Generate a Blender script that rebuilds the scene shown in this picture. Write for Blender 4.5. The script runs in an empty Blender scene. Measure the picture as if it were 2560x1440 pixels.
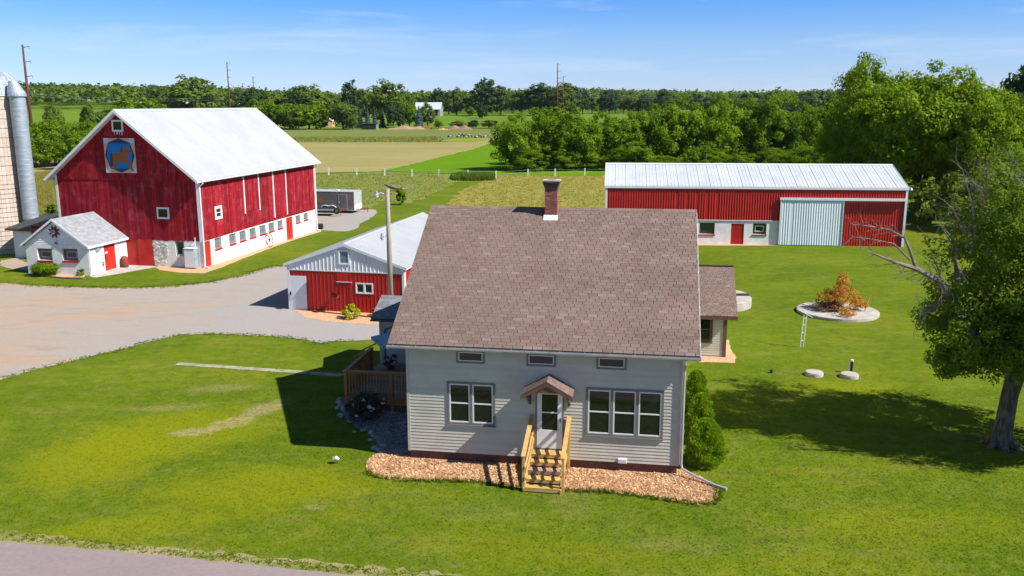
import bpy, math, random
import numpy as np
from mathutils import Vector, Matrix
rad = math.radians
scene = bpy.context.scene
col = scene.collection

# ---------------------------------------------------------------- camera, sky, sun, exposure
cam_d = bpy.data.cameras.new('camera'); cam = bpy.data.objects.new('camera', cam_d); col.objects.link(cam)
cam_d.sensor_width = 36.0; cam_d.lens = 36.0*2197.8/2560.0; cam_d.clip_start = 0.1; cam_d.clip_end = 12000
cam.location = (0, 0, 11.993)
cam.rotation_euler = (Matrix.Rotation(rad(90-11.834), 4, 'X') @ Matrix.Rotation(rad(-0.145), 4, 'Z')).to_euler()
scene.camera = cam

SUN_AZ, SUN_EL = 113.2, 45.0          # degrees clockwise from the view direction, degrees above the horizon
world = bpy.data.worlds.new('World'); scene.world = world; world.use_nodes = True
wn, wl = world.node_tree.nodes, world.node_tree.links
wn.clear()
sky = wn.new('ShaderNodeTexSky'); sky.sky_type = 'NISHITA'; sky.sun_disc = False
sky.sun_elevation = rad(SUN_EL); sky.sun_rotation = rad(SUN_AZ)
sky.altitude = 200; sky.air_density = 1.0; sky.dust_density = 0.0; sky.ozone_density = 3.0
wtc = wn.new('ShaderNodeTexCoord'); wmap = wn.new('ShaderNodeMapping'); wmap.inputs['Scale'].default_value = (1.6, 1.6, 16)
wnoi = wn.new('ShaderNodeTexNoise'); wnoi.inputs['Scale'].default_value = 2.2; wnoi.inputs['Detail'].default_value = 7; wnoi.inputs['Roughness'].default_value = .62
wnoi.inputs['Distortion'].default_value = .5
wr = wn.new('ShaderNodeMapRange'); wr.inputs[1].default_value = .51; wr.inputs[2].default_value = .85; wr.inputs[3].default_value = 0; wr.inputs[4].default_value = .62
wmix = wn.new('ShaderNodeMix'); wmix.data_type = 'RGBA'; wmix.inputs[7].default_value = (4.6, 5.1, 5.9, 1)
whs = wn.new('ShaderNodeHueSaturation'); whs.inputs['Saturation'].default_value = 1.0; whs.inputs['Value'].default_value = 1.0
wbg = wn.new('ShaderNodeBackground'); wbg.inputs['Strength'].default_value = .10
wout = wn.new('ShaderNodeOutputWorld')
wl.new(wtc.outputs['Generated'], wmap.inputs[0]); wl.new(wmap.outputs[0], wnoi.inputs[0]); wl.new(wnoi.outputs[0], wr.inputs[0])
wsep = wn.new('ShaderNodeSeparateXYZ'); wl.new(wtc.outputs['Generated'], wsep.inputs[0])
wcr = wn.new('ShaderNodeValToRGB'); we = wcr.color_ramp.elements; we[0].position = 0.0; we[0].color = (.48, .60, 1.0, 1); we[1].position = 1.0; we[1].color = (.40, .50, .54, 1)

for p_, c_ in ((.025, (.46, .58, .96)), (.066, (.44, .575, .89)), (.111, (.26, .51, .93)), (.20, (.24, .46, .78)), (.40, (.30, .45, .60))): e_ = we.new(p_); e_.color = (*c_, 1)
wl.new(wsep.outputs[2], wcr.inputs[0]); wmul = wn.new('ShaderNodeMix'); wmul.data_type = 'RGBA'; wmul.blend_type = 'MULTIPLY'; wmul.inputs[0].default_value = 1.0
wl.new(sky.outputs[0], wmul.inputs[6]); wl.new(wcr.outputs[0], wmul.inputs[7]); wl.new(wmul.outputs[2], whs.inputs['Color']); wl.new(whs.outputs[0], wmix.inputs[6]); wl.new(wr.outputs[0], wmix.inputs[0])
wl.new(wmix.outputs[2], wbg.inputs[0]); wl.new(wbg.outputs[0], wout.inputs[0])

sun_d = bpy.data.lights.new('sun', 'SUN'); sun_d.energy = 4.95; sun_d.angle = rad(.53); sun_d.color = (1, .955, .88)
sun = bpy.data.objects.new('sun', sun_d); col.objects.link(sun)
sdir = Vector((math.sin(rad(SUN_AZ))*math.cos(rad(SUN_EL)), math.cos(rad(SUN_AZ))*math.cos(rad(SUN_EL)), math.sin(rad(SUN_EL))))
sun.rotation_euler = sdir.to_track_quat('Z', 'Y').to_euler()
vs = scene.view_settings
vs.view_transform = 'Standard'; vs.look = 'None'; vs.exposure = 0.72; vs.gamma = 1.0; vs.use_curve_mapping = False
scene.cycles.max_bounces = 6; scene.cycles.diffuse_bounces = 3; scene.cycles.transparent_max_bounces = 8

# ---------------------------------------------------------------- helpers
rng = random.Random(7)

def lin(r, g, b):
    f = lambda c: (c/255/12.92) if c/255 <= .04045 else ((c/255+.055)/1.055)**2.4
    return (f(r), f(g), f(b))

def nodemat(name):
    m = bpy.data.materials.new(name); m.use_nodes = True
    n, l = m.node_tree.nodes, m.node_tree.links
    n.clear()
    out = n.new('ShaderNodeOutputMaterial')
    return m, n, l, out

def noise(n, l, vec, scale, detail=4, rough=.55, dist=0.0):
    t = n.new('ShaderNodeTexNoise'); t.inputs['Scale'].default_value = scale; t.inputs['Detail'].default_value = detail
    t.inputs['Roughness'].default_value = rough; t.inputs['Distortion'].default_value = dist
    if vec is not None: l.new(vec, t.inputs[0])
    return t.outputs[0]

def ramp(n, l, fac, a, b, lo=0.0, hi=1.0):
    r = n.new('ShaderNodeMapRange'); l.new(fac, r.inputs[0])
    r.inputs[1].default_value = a; r.inputs[2].default_value = b; r.inputs[3].default_value = lo; r.inputs[4].default_value = hi
    return r.outputs[0]

def mixc(n, l, fac, a, b, mode='MIX'):
    m = n.new('ShaderNodeMix'); m.data_type = 'RGBA'; m.blend_type = mode
    for i, v in ((0, fac), (6, a), (7, b)):
        if hasattr(v, 'is_output'): l.new(v, m.inputs[i])
        elif isinstance(v, (int, float)): m.inputs[i].default_value = v
        else: m.inputs[i].default_value = (*v, 1)
    return m.outputs[2]

def math_(n, l, op, a, b=0.0):
    m = n.new('ShaderNodeMath'); m.operation = op
    for i, v in ((0, a), (1, b)):
        if hasattr(v, 'is_output'): l.new(v, m.inputs[i])
        else: m.inputs[i].default_value = v
    return m.outputs[0]

def surf(name, c1, c2=None, rough=.7, spec=.3, metal=0.0, nscale=3.0, stretch=(1, 1, 1), fine=40.0, fine_amt=.15, bump=.0, bscale=60.0,
         stain=None, stain_amt=0.0, stain_scale=.6, shade=0.0, contrast=(.35, .65), worldpos=True, rot=0.0):
    """a weathered surface: two tones mixed by noise, fine grain, optional stains, optional per-piece shade"""
    m, n, l, out = nodemat(name)
    if worldpos:
        g = n.new('ShaderNodeNewGeometry'); src = g.outputs['Position']
    else:
        g = n.new('ShaderNodeTexCoord'); src = g.outputs['Object']
    mp = n.new('ShaderNodeMapping'); mp.inputs['Scale'].default_value = stretch; mp.inputs['Rotation'].default_value = (0, 0, rot)
    l.new(src, mp.inputs[0]); v = mp.outputs[0]
    c2 = c2 or tuple(x*.8 for x in c1)
    c = mixc(n, l, ramp(n, l, noise(n, l, v, nscale, 5), *contrast), c1, c2)
    if fine_amt:
        f = ramp(n, l, noise(n, l, v, fine, 3), .3, .7, 1-fine_amt, 1+fine_amt)
        cc = n.new('ShaderNodeCombineColor')
        for i in range(3): l.new(f, cc.inputs[i])
        c = mixc(n, l, 1.0, c, cc.outputs[0], 'MULTIPLY')
    if stain:
        s = ramp(n, l, noise(n, l, src, stain_scale, 6, .65), .5, .75, 0, stain_amt)
        c = mixc(n, l, s, c, stain)
    if shade:
        a = n.new('ShaderNodeAttribute'); a.attribute_name = 'shade'
        f = ramp(n, l, a.outputs['Fac'], 0, 1, 1-shade, 1+shade)
        cc = n.new('ShaderNodeCombineColor')
        for i in range(3): l.new(f, cc.inputs[i])
        c = mixc(n, l, 1.0, c, cc.outputs[0], 'MULTIPLY')
    b = n.new('ShaderNodeBsdfPrincipled'); l.new(c, b.inputs['Base Color'])
    b.inputs['Roughness'].default_value = rough; b.inputs['Specular IOR Level'].default_value = spec; b.inputs['Metallic'].default_value = metal
    if bump:
        bp = n.new('ShaderNodeBump'); bp.inputs['Strength'].default_value = bump; bp.inputs['Distance'].default_value = .02
        l.new(noise(n, l, v, bscale, 4, .6), bp.inputs['Height']); l.new(bp.outputs[0], b.inputs['Normal'])
    l.new(b.outputs[0], out.inputs[0])
    return m

def leafmat(name, c1, c2, trans=.35, c3=None):
    """leaves: colour varies by clump (attribute), partly translucent"""
    m, n, l, out = nodemat(name)
    a = n.new('ShaderNodeAttribute'); a.attribute_name = 'shade'
    oi = n.new('ShaderNodeObjectInfo')
    f = math_(n, l, 'ADD', math_(n, l, 'MULTIPLY', a.outputs['Fac'], .75), math_(n, l, 'MULTIPLY', oi.outputs['Random'], .25))
    c = mixc(n, l, f, c1, c2)
    if c3:
        g = n.new('ShaderNodeNewGeometry')
        c = mixc(n, l, ramp(n, l, noise(n, l, g.outputs['Position'], .35, 3), .5, .68, 0, .7), c, c3)
    d = n.new('ShaderNodeBsdfPrincipled'); l.new(c, d.inputs['Base Color']); d.inputs['Roughness'].default_value = .6; d.inputs['Specular IOR Level'].default_value = .08
    t = n.new('ShaderNodeBsdfTranslucent')
    ct = mixc(n, l, 1.0, c, (1.4, 1.25, .4), 'MULTIPLY'); l.new(ct, t.inputs[0])
    mx = n.new('ShaderNodeMixShader'); mx.inputs[0].default_value = trans
    l.new(d.outputs[0], mx.inputs[1]); l.new(t.outputs[0], mx.inputs[2]); l.new(mx.outputs[0], out.inputs[0])
    return m

class MB:
    """collects geometry and links it as ONE mesh object"""
    def __init__(s): s.v = []; s.f = []; s.m = []; s.sh = []
    def add(s, vs, fs, mi=0, shade=.5):
        o = len(s.v); s.v += [tuple(p) for p in vs]
        for f in fs: s.f.append(tuple(i+o for i in f)); s.m.append(mi); s.sh.append(shade)
    def box(s, x0, x1, y0, y1, z0, z1, mi=0, shade=.5, T=None):
        x0, x1 = min(x0, x1), max(x0, x1); y0, y1 = min(y0, y1), max(y0, y1); z0, z1 = min(z0, z1), max(z0, z1)
        p = [(x0, y0, z0), (x1, y0, z0), (x1, y1, z0), (x0, y1, z0), (x0, y0, z1), (x1, y0, z1), (x1, y1, z1), (x0, y1, z1)]
        if T: p = [T(*q) for q in p]
        s.add(p, [(0, 3, 2, 1), (4, 5, 6, 7), (0, 1, 5, 4), (1, 2, 6, 5), (2, 3, 7, 6), (3, 0, 4, 7)], mi, shade)
    def prism(s, poly, h0, h1, T, mi=0, shade=.5):
        """poly of 2D points swept from h0 to h1, T(a, b, h) -> point"""
        n = len(poly); p = [T(a, b, h0) for a, b in poly]+[T(a, b, h1) for a, b in poly]
        s.add(p, [tuple(range(n-1, -1, -1)), tuple(range(n, 2*n))]+[(i, (i+1) % n, n+(i+1) % n, n+i) for i in range(n)], mi, shade)
    def tube(s, pts, rs, n=8, mi=0, shade=.5, caps=True):
        pts = [Vector(p) for p in pts]
        if not hasattr(rs, '__len__'): rs = [rs]*len(pts)
        rings = []; up = None
        for i, p in enumerate(pts):
            d = (pts[min(i+1, len(pts)-1)]-pts[max(i-1, 0)]).normalized()
            if up is None: up = Vector((1, 0, 0)) if abs(d.x) < .9 else Vector((0, 1, 0))
            a = d.cross(up).normalized(); b = d.cross(a); up = -b if b.dot(up) < 0 else b
            up = (up-d*up.dot(d)).normalized(); a = d.cross(up)
            rings.append([p+(a*math.cos(t)+up*math.sin(t))*rs[i] for t in [2*math.pi*k/n for k in range(n)]])
        vs = [q for r in rings for q in r]; fs = []
        for i in range(len(pts)-1):
            for k in range(n): fs.append((i*n+k, i*n+(k+1) % n, (i+1)*n+(k+1) % n, (i+1)*n+k))
        if caps: fs += [tuple(range(n-1, -1, -1)), tuple((len(pts)-1)*n+k for k in range(n))]
        s.add(vs, fs, mi, shade)
    def lathe(s, prof, c, n=24, mi=0, a0=0, a1=2*math.pi, shade=.5):
        full = abs(a1-a0-2*math.pi) < 1e-6; k = n if full else n+1
        vs = [(c[0]+r*math.cos(a0+(a1-a0)*i/n), c[1]+r*math.sin(a0+(a1-a0)*i/n), c[2]+z) for r, z in prof for i in range(k)]
        fs = [(j*k+i, j*k+(i+1) % k, (j+1)*k+(i+1) % k, (j+1)*k+i) for j in range(len(prof)-1) for i in range(n if full else n)]
        s.add(vs, fs, mi, shade)
    def sheet(s, pts, mi=0, shade=.5): s.add(pts, [tuple(range(len(pts)))], mi, shade)
    def mesh(s, name, mats, smooth=False):
        me = bpy.data.meshes.new(name); me.from_pydata(s.v, [], s.f)
        for m in (mats if isinstance(mats, (list, tuple)) else [mats]): me.materials.append(m)
        me.polygons.foreach_set('material_index', s.m)
        at = me.attributes.new('shade', 'FLOAT', 'FACE'); at.data.foreach_set('value', s.sh)
        if smooth: me.polygons.foreach_set('use_smooth', [True]*len(s.f))
        me.update(); return me
    def build(s, name, mats, parent=None, loc=None, smooth=False, rz=0.0):
        return link(name, s.mesh(name, mats, smooth), parent, loc, rz)

def link(name, me, parent=None, loc=None, rz=0.0):
    o = bpy.data.objects.new(name, me); col.objects.link(o)
    if parent is not None: o.parent = parent
    if loc is not None: o.location = loc
    if rz: o.rotation_euler = (0, 0, rz)
    return o

def tag(o, label, cat, group=None):
    o['label'] = label; o['category'] = cat
    if group: o['group'] = group
    return o

def thing(name, label, cat, loc=(0, 0, 0), rz=0.0, group=None):
    o = bpy.data.objects.new(name, None); col.objects.link(o); o.location = loc; o.rotation_euler = (0, 0, rz)
    o.empty_display_size = .3
    return tag(o, label, cat, group)

def struct(o): o['kind'] = 'structure'; return o
def stuff(o): o['kind'] = 'stuff'; return o

def copy_thing(root, loc, rz=0.0, scale=None, label=None, group=None):
    r = root.copy(); col.objects.link(r); r.location = loc; r.rotation_euler = (0, 0, rz)
    if scale: r.scale = scale if hasattr(scale, '__len__') else (scale,)*3
    if label: r['label'] = label
    if group: r['group'] = group
    for ch in list(root.children):
        c = ch.copy(); col.objects.link(c); c.parent = r
        for g in list(ch.children):
            d = g.copy(); col.objects.link(d); d.parent = c
    return r

def meshnp(name, V, F, mats, shade=None, mi=None, smooth=False):
    """fast mesh from numpy arrays, all faces with the same number of corners"""
    me = bpy.data.meshes.new(name); nv, nf, k = len(V), len(F), F.shape[1]
    me.vertices.add(nv); me.vertices.foreach_set('co', np.ascontiguousarray(V, dtype=np.float32).ravel())
    me.loops.add(nf*k); me.loops.foreach_set('vertex_index', F.astype(np.int32).ravel())
    me.polygons.add(nf); me.polygons.foreach_set('loop_start', np.arange(0, nf*k, k, dtype=np.int32))
    for m in (mats if isinstance(mats, (list, tuple)) else [mats]): me.materials.append(m)
    if mi is not None: me.polygons.foreach_set('material_index', mi.astype(np.int32))
    if shade is not None:
        at = me.attributes.new('shade', 'FLOAT', 'FACE'); at.data.foreach_set('value', shade.astype(np.float32))
    me.update(calc_edges=True)
    if smooth: me.polygons.foreach_set('use_smooth', np.ones(nf, dtype=bool))
    return me

def sm(a, b, x):
    t = np.clip((x-a)/(b-a), 0, 1); return t*t*(3-2*t)

def terrain(x, y):
    """flat farmyard, fields rising gently beyond 350 m, wooded hills beyond 800 m"""
    d = np.hypot(x, y); az = np.arctan2(x, y)
    h = 4.0*sm(440, 720, d)
    h = h+6.5*sm(-.18, -.36, az)*sm(450, 950, d)
    hill = 8+3.0*np.sin(az*9+1.2)+2.0*np.sin(az*23)-5*np.exp(-((az+.2)/.07)**2)
    return h+hill*sm(720, 1500, d)

# ---------------------------------------------------------------- materials
M = {}
M['siding'] = surf('siding_paint', (.54, .51, .435), (.48, .455, .385), rough=.55, nscale=1.2, fine=25, fine_amt=.05, bump=.05, bscale=30, stain=(.36, .34, .29), stain_amt=.25, stain_scale=.9, shade=.05)
M['trimgrey'] = surf('greige_trim', (.19, .175, .165), (.16, .15, .14), rough=.5, fine_amt=.06)
M['cornertrim'] = surf('corner_trim', (.46, .44, .41), (.40, .385, .36), rough=.5, fine_amt=.06)
M['white'] = surf('white_paint', (.78, .79, .80), (.70, .71, .72), rough=.5, nscale=1.5, fine_amt=.05, stain=(.5, .48, .44), stain_amt=.3, stain_scale=1.3)
M['vinyl'] = surf('white_vinyl', (.74, .76, .78), (.70, .72, .75), rough=.35, fine_amt=.03)
M['whitewash'] = surf('whitewashed_block', (.78, .78, .77), (.68, .68, .68), rough=.85, nscale=2.2, fine=18, fine_amt=.08, bump=.35, bscale=9, stain=(.42, .39, .33), stain_amt=.5, stain_scale=.8)
M['rubble'] = surf('whitewashed_rubble', (.62, .60, .56), (.36, .33, .28), rough=.95, nscale=5, fine=15, fine_amt=.2, bump=1.0, bscale=7, contrast=(.45, .65))
M['barnred'] = surf('barn_red_boards', (.31, .012, .024), (.21, .008, .014), rough=.7, spec=.15, nscale=2.6, stretch=(4, 4, .3), fine=30, fine_amt=.25, bump=.3, bscale=40, stain=(.42, .09, .11), stain_amt=.55, stain_scale=1.4, shade=.32, contrast=(.4, .6))
M['redpaint'] = surf('bright_red_paint', (.48, .022, .014), (.40, .016, .010), rough=.5, nscale=2, fine_amt=.1, stain=(.55, .12, .10), stain_amt=.2)
M['metalred'] = surf('red_steel_siding', (.42, .013, .011), (.36, .010, .009), rough=.38, spec=.4, nscale=1.2, fine_amt=.05, stain=(.30, .03, .025), stain_amt=.3, shade=.06)
M['metalwhite'] = surf('white_steel_siding', (.72, .75, .78), (.66, .69, .73), rough=.4, fine_amt=.03, shade=.05)
M['slidewhite'] = surf('pale_blue_white_steel', (.68, .75, .80), (.63, .71, .77), rough=.42, fine_amt=.04, shade=.06)
M['roofwhite'] = surf('white_steel_roof', (.40, .41, .425), (.36, .372, .39), rough=.45, nscale=.5, stretch=(1, 1, .3), fine=3, fine_amt=.03, shade=.025, stain=(.33, .33, .335), stain_amt=.3, stain_scale=.25)
M['roofgalv'] = surf('galvanised_roof', (.50, .52, .56), (.44, .46, .50), rough=.5, nscale=.5, fine=2.5, fine_amt=.05, stain=(.42, .42, .44), stain_amt=.35, stain_scale=.5, shade=.03)
M['galv'] = surf('galvanised_steel', (.42, .48, .54), (.30, .35, .41), rough=.45, metal=.35, nscale=1.4, stretch=(1, 1, 4), fine=20, fine_amt=.1, shade=.12)
M['gutter'] = surf('aluminium_gutter', (.50, .50, .50), (.40, .40, .41), rough=.35, metal=.3, fine_amt=.05)
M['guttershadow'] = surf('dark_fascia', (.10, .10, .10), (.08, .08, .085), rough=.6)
M['found'] = surf('foundation_paint', (.17, .075, .055), (.12, .055, .045), rough=.85, nscale=4, fine_amt=.2, bump=.3)
M['brown'] = surf('brown_trim', (.15, .085, .06), (.11, .06, .045), rough=.6, fine_amt=.12)
M['conc'] = surf('concrete', (.46, .43, .39), (.36, .33, .30), rough=.9, nscale=2.5, fine=30, fine_amt=.1, bump=.2, stain=(.22, .20, .17), stain_amt=.5, stain_scale=1.8)
M['stave'] = surf('silo_stave_concrete', (.54, .45, .37), (.46, .38, .32), rough=.9, nscale=.8, stretch=(1, 1, .4), fine=20, fine_amt=.1, bump=.2, stain=(.58, .52, .46), stain_amt=.6, stain_scale=.35, shade=.08)
M['hoop'] = surf('rusty_hoop', (.12, .09, .07), (.16, .14, .12), rough=.7)
M['slate'] = surf('grey_shingle', (.30, .31, .33), (.23, .24, .26), rough=.85, nscale=3, fine=30, fine_amt=.2, shade=.15, stain=(.36, .36, .36), stain_amt=.3)
M['slatedark'] = surf('slate_grey_shingle', (.20, .215, .23), (.16, .17, .185), rough=.85, fine=30, fine_amt=.2, shade=.18)
M['darkroof'] = surf('black_roll_roofing', (.05, .055, .06), (.035, .04, .045), rough=.7, fine_amt=.2)
M['lumber'] = surf('new_yellow_lumber', (.58, .37, .13), (.48, .29, .09), rough=.65, nscale=4, stretch=(1, 1, 1), fine=30, fine_amt=.1, shade=.1)
M['oldlumber'] = surf('weathered_tread', (.40, .25, .18), (.32, .20, .14), rough=.75, fine_amt=.15)
M['cedar'] = surf('stained_cedar', (.38, .17, .06), (.29, .13, .05), rough=.65, nscale=4, fine_amt=.15, shade=.15)
M['deck'] = surf('deck_boards', (.32, .22, .19), (.24, .165, .14), rough=.75, fine_amt=.15, shade=.2)
M['wood'] = surf('grey_pole_wood', (.36, .32, .27), (.24, .21, .18), rough=.85, nscale=3, stretch=(6, 6, .4), fine=20, fine_amt=.2, bump=.3)
M['corten'] = surf('rust_brown_steel_pole', (.13, .045, .028), (.09, .03, .02), rough=.8, nscale=.5, fine_amt=.1)
M['black'] = surf('black_plastic', (.02, .02, .022), (.03, .03, .03), rough=.5)
M['dark'] = surf('dark_interior', (.012, .013, .014), (.02, .02, .02), rough=.8)
M['rubber'] = surf('tyre_rubber', (.025, .025, .027), (.035, .035, .035), rough=.8)
M['bark'] = surf('tree_bark', (.17, .14, .11), (.07, .055, .045), rough=.95, nscale=3, stretch=(3, 3, .7), fine=12, fine_amt=.25, bump=1, bscale=12, contrast=(.4, .6))
M['deadwood'] = surf('dead_grey_wood', (.24, .20, .175), (.13, .105, .09), rough=.9, fine_amt=.2)
M['bush_twig'] = surf('dark_twig', (.11, .08, .06), (.07, .05, .04), rough=.9)
M['trailer'] = surf('dull_trailer_skin', (.22, .20, .20), (.17, .155, .155), rough=.4, metal=.3, nscale=1, fine_amt=.08, stain=(.30, .16, .12), stain_amt=.25, stain_scale=.9)
M['trailerend'] = surf('pale_trailer_nose', (.42, .44, .46), (.36, .38, .40), rough=.45, fine_amt=.06)
M['rockgrey'] = surf('landscape_rock', (.34, .33, .33), (.22, .21, .21), rough=.95, fine_amt=.2, shade=.3)
M['pinkdirt'] = surf('sandy_pile', (.36, .22, .15), (.29, .17, .12), rough=.95, fine=3, fine_amt=.15, nscale=.3)
M['browndirt'] = surf('brown_soil_pile', (.26, .15, .11), (.20, .12, .09), rough=.95, fine=3, fine_amt=.2, nscale=.3)
M['umbrella'] = surf('blue_grey_canvas', (.22, .30, .38), (.19, .27, .35), rough=.8, fine_amt=.06)
M['yellowleaf'] = leafmat('yellow_shrub_leaf', (.42, .40, .02), (.26, .33, .015), .3)
M['petalred'] = surf('red_petals', (.65, .015, .01), (.5, .02, .02), rough=.6)
M['petalyellow'] = surf('yellow_petals', (.7, .4, .02), (.6, .3, .02), rough=.6)
M['petalwhite'] = surf('pale_petals', (.55, .5, .55), (.45, .4, .45), rough=.6)
M['rustred'] = surf('rust_red_steel', (.24, .05, .035), (.16, .04, .03), rough=.7, fine_amt=.2)
M['cowwhite'] = surf('white_hide', (.62, .60, .56), (.56, .54, .5), rough=.9)
M['cowblack'] = surf('black_hide', (.025, .022, .02), (.035, .03, .03), rough=.8)
M['qblue'] = surf('quilt_bright_blue', (.01, .19, .52), (.01, .16, .46), rough=.5, fine_amt=.03)
M['qdark'] = surf('quilt_dark_blue', (.008, .05, .19), (.008, .04, .16), rough=.5, fine_amt=.03)
M['qorange'] = surf('quilt_burnt_orange', (.34, .10, .02), (.30, .085, .02), rough=.5, fine_amt=.03)
M['qpeach'] = surf('quilt_peach', (.72, .40, .24), (.66, .36, .21), rough=.5, fine_amt=.03)
M['qlilac'] = surf('quilt_pale_lilac', (.60, .60, .72), (.55, .55, .66), rough=.5, fine_amt=.03)
M['transfer'] = surf('faded_orange_print', (.50, .16, .08), (.40, .14, .08), rough=.5)
M['glassdark'] = surf('dark_glass_block', (.055, .075, .07), (.03, .04, .04), rough=.15, spec=.6, nscale=6, fine_amt=.1)
M['glassblock'] = surf('grey_glass_block', (.20, .23, .23), (.12, .14, .14), rough=.2, spec=.5, nscale=6, fine_amt=.1)

def glassmat(name, tint, rough=.04):
    m, n, l, out = nodemat(name)
    b = n.new('ShaderNodeBsdfPrincipled'); b.inputs['Base Color'].default_value = (*tint, 1); b.inputs['Roughness'].default_value = rough
    b.inputs['Specular IOR Level'].default_value = .6
    g = n.new('ShaderNodeNewGeometry'); bp = n.new('ShaderNodeBump'); bp.inputs['Strength'].default_value = .03
    l.new(noise(n, l, g.outputs['Position'], 1.5, 2), bp.inputs['Height']); l.new(bp.outputs[0], b.inputs['Normal'])
    l.new(b.outputs[0], out.inputs[0]); return m
M['glass'] = glassmat('window_glass', (.012, .015, .014))
M['lampglass'] = glassmat('lamp_glass', (.55, .68, .72), .15)

def shinglemat(name, palette, darker=.55):
    """asphalt shingle: colour of each tab picked from a palette by its own shade value"""
    m, n, l, out = nodemat(name)
    a = n.new('ShaderNodeAttribute'); a.attribute_name = 'shade'
    cr = n.new('ShaderNodeValToRGB'); cr.color_ramp.interpolation = 'CONSTANT'
    e = cr.color_ramp.elements
    while len(e) < len(palette): e.new(.5)
    for i, c in enumerate(palette): e[i].position = i/len(palette); e[i].color = (*c, 1)
    l.new(a.outputs['Fac'], cr.inputs[0])
    g = n.new('ShaderNodeNewGeometry')
    f = ramp(n, l, noise(n, l, g.outputs['Position'], 45, 3, .7), .25, .75, .78, 1.22)
    f2 = ramp(n, l, noise(n, l, g.outputs['Position'], .55, 4), .3, .7, .88, 1.08)
    cc = n.new('ShaderNodeCombineColor'); ff = math_(n, l, 'MULTIPLY', f, f2)
    for i in range(3): l.new(ff, cc.inputs[i])
    c = mixc(n, l, 1.0, cr.outputs[0], cc.outputs[0], 'MULTIPLY')
    b = n.new('ShaderNodeBsdfPrincipled'); l.new(c, b.inputs['Base Color']); b.inputs['Roughness'].default_value = .88; b.inputs['Specular IOR Level'].default_value = .2
    bp = n.new('ShaderNodeBump'); bp.inputs['Strength'].default_value = .4; bp.inputs['Distance'].default_value = .006
    l.new(noise(n, l, g.outputs['Position'], 90, 3), bp.inputs['Height']); l.new(bp.outputs[0], b.inputs['Normal'])
    l.new(b.outputs[0], out.inputs[0]); return m
SH = [(.186, .130, .107), (.176, .121, .099), (.200, .143, .119), (.160, .104, .086), (.186, .134, .114), (.222, .162, .136), (.174, .124, .106), (.190, .128, .106)]
M['shingle'] = shinglemat('brown_roof_shingle', SH)
M['underlay'] = surf('shingle_joint', (.045, .032, .028), (.035, .026, .022), rough=.95)
M['brick'] = surf('chimney_brick', (.36, .12, .085), (.24, .065, .05), rough=.9, nscale=14, fine=50, fine_amt=.2, bump=.6, bscale=30, stain=(.40, .26, .22), stain_amt=.5, stain_scale=3, shade=.35)
M['sootbrick'] = surf('sooty_chimney_brick', (.075, .055, .05), (.12, .06, .05), rough=.95, nscale=10, fine=40, fine_amt=.3, bump=.6, shade=.3)
M['mortar'] = surf('mortar', (.50, .43, .39), (.38, .32, .29), rough=.95)

# ---------------------------------------------------------------- ground
def ell(n, l, px, py, cx, cy, rx, ry, ang, edge, jitter):
    """soft elliptical mask on the ground, its edge broken up by noise"""
    c, s = math.cos(rad(ang)), math.sin(rad(ang))
    dx = math_(n, l, 'SUBTRACT', px, cx); dy = math_(n, l, 'SUBTRACT', py, cy)
    u = math_(n, l, 'ADD', math_(n, l, 'MULTIPLY', dx, c/rx), math_(n, l, 'MULTIPLY', dy, s/rx))
    v = math_(n, l, 'ADD', math_(n, l, 'MULTIPLY', dx, -s/ry), math_(n, l, 'MULTIPLY', dy, c/ry))
    d = math_(n, l, 'SQRT', math_(n, l, 'ADD', math_(n, l, 'MULTIPLY', u, u), math_(n, l, 'MULTIPLY', v, v)))
    d = math_(n, l, 'ADD', d, jitter)
    return ramp(n, l, d, 1+edge, 1-edge)

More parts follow.
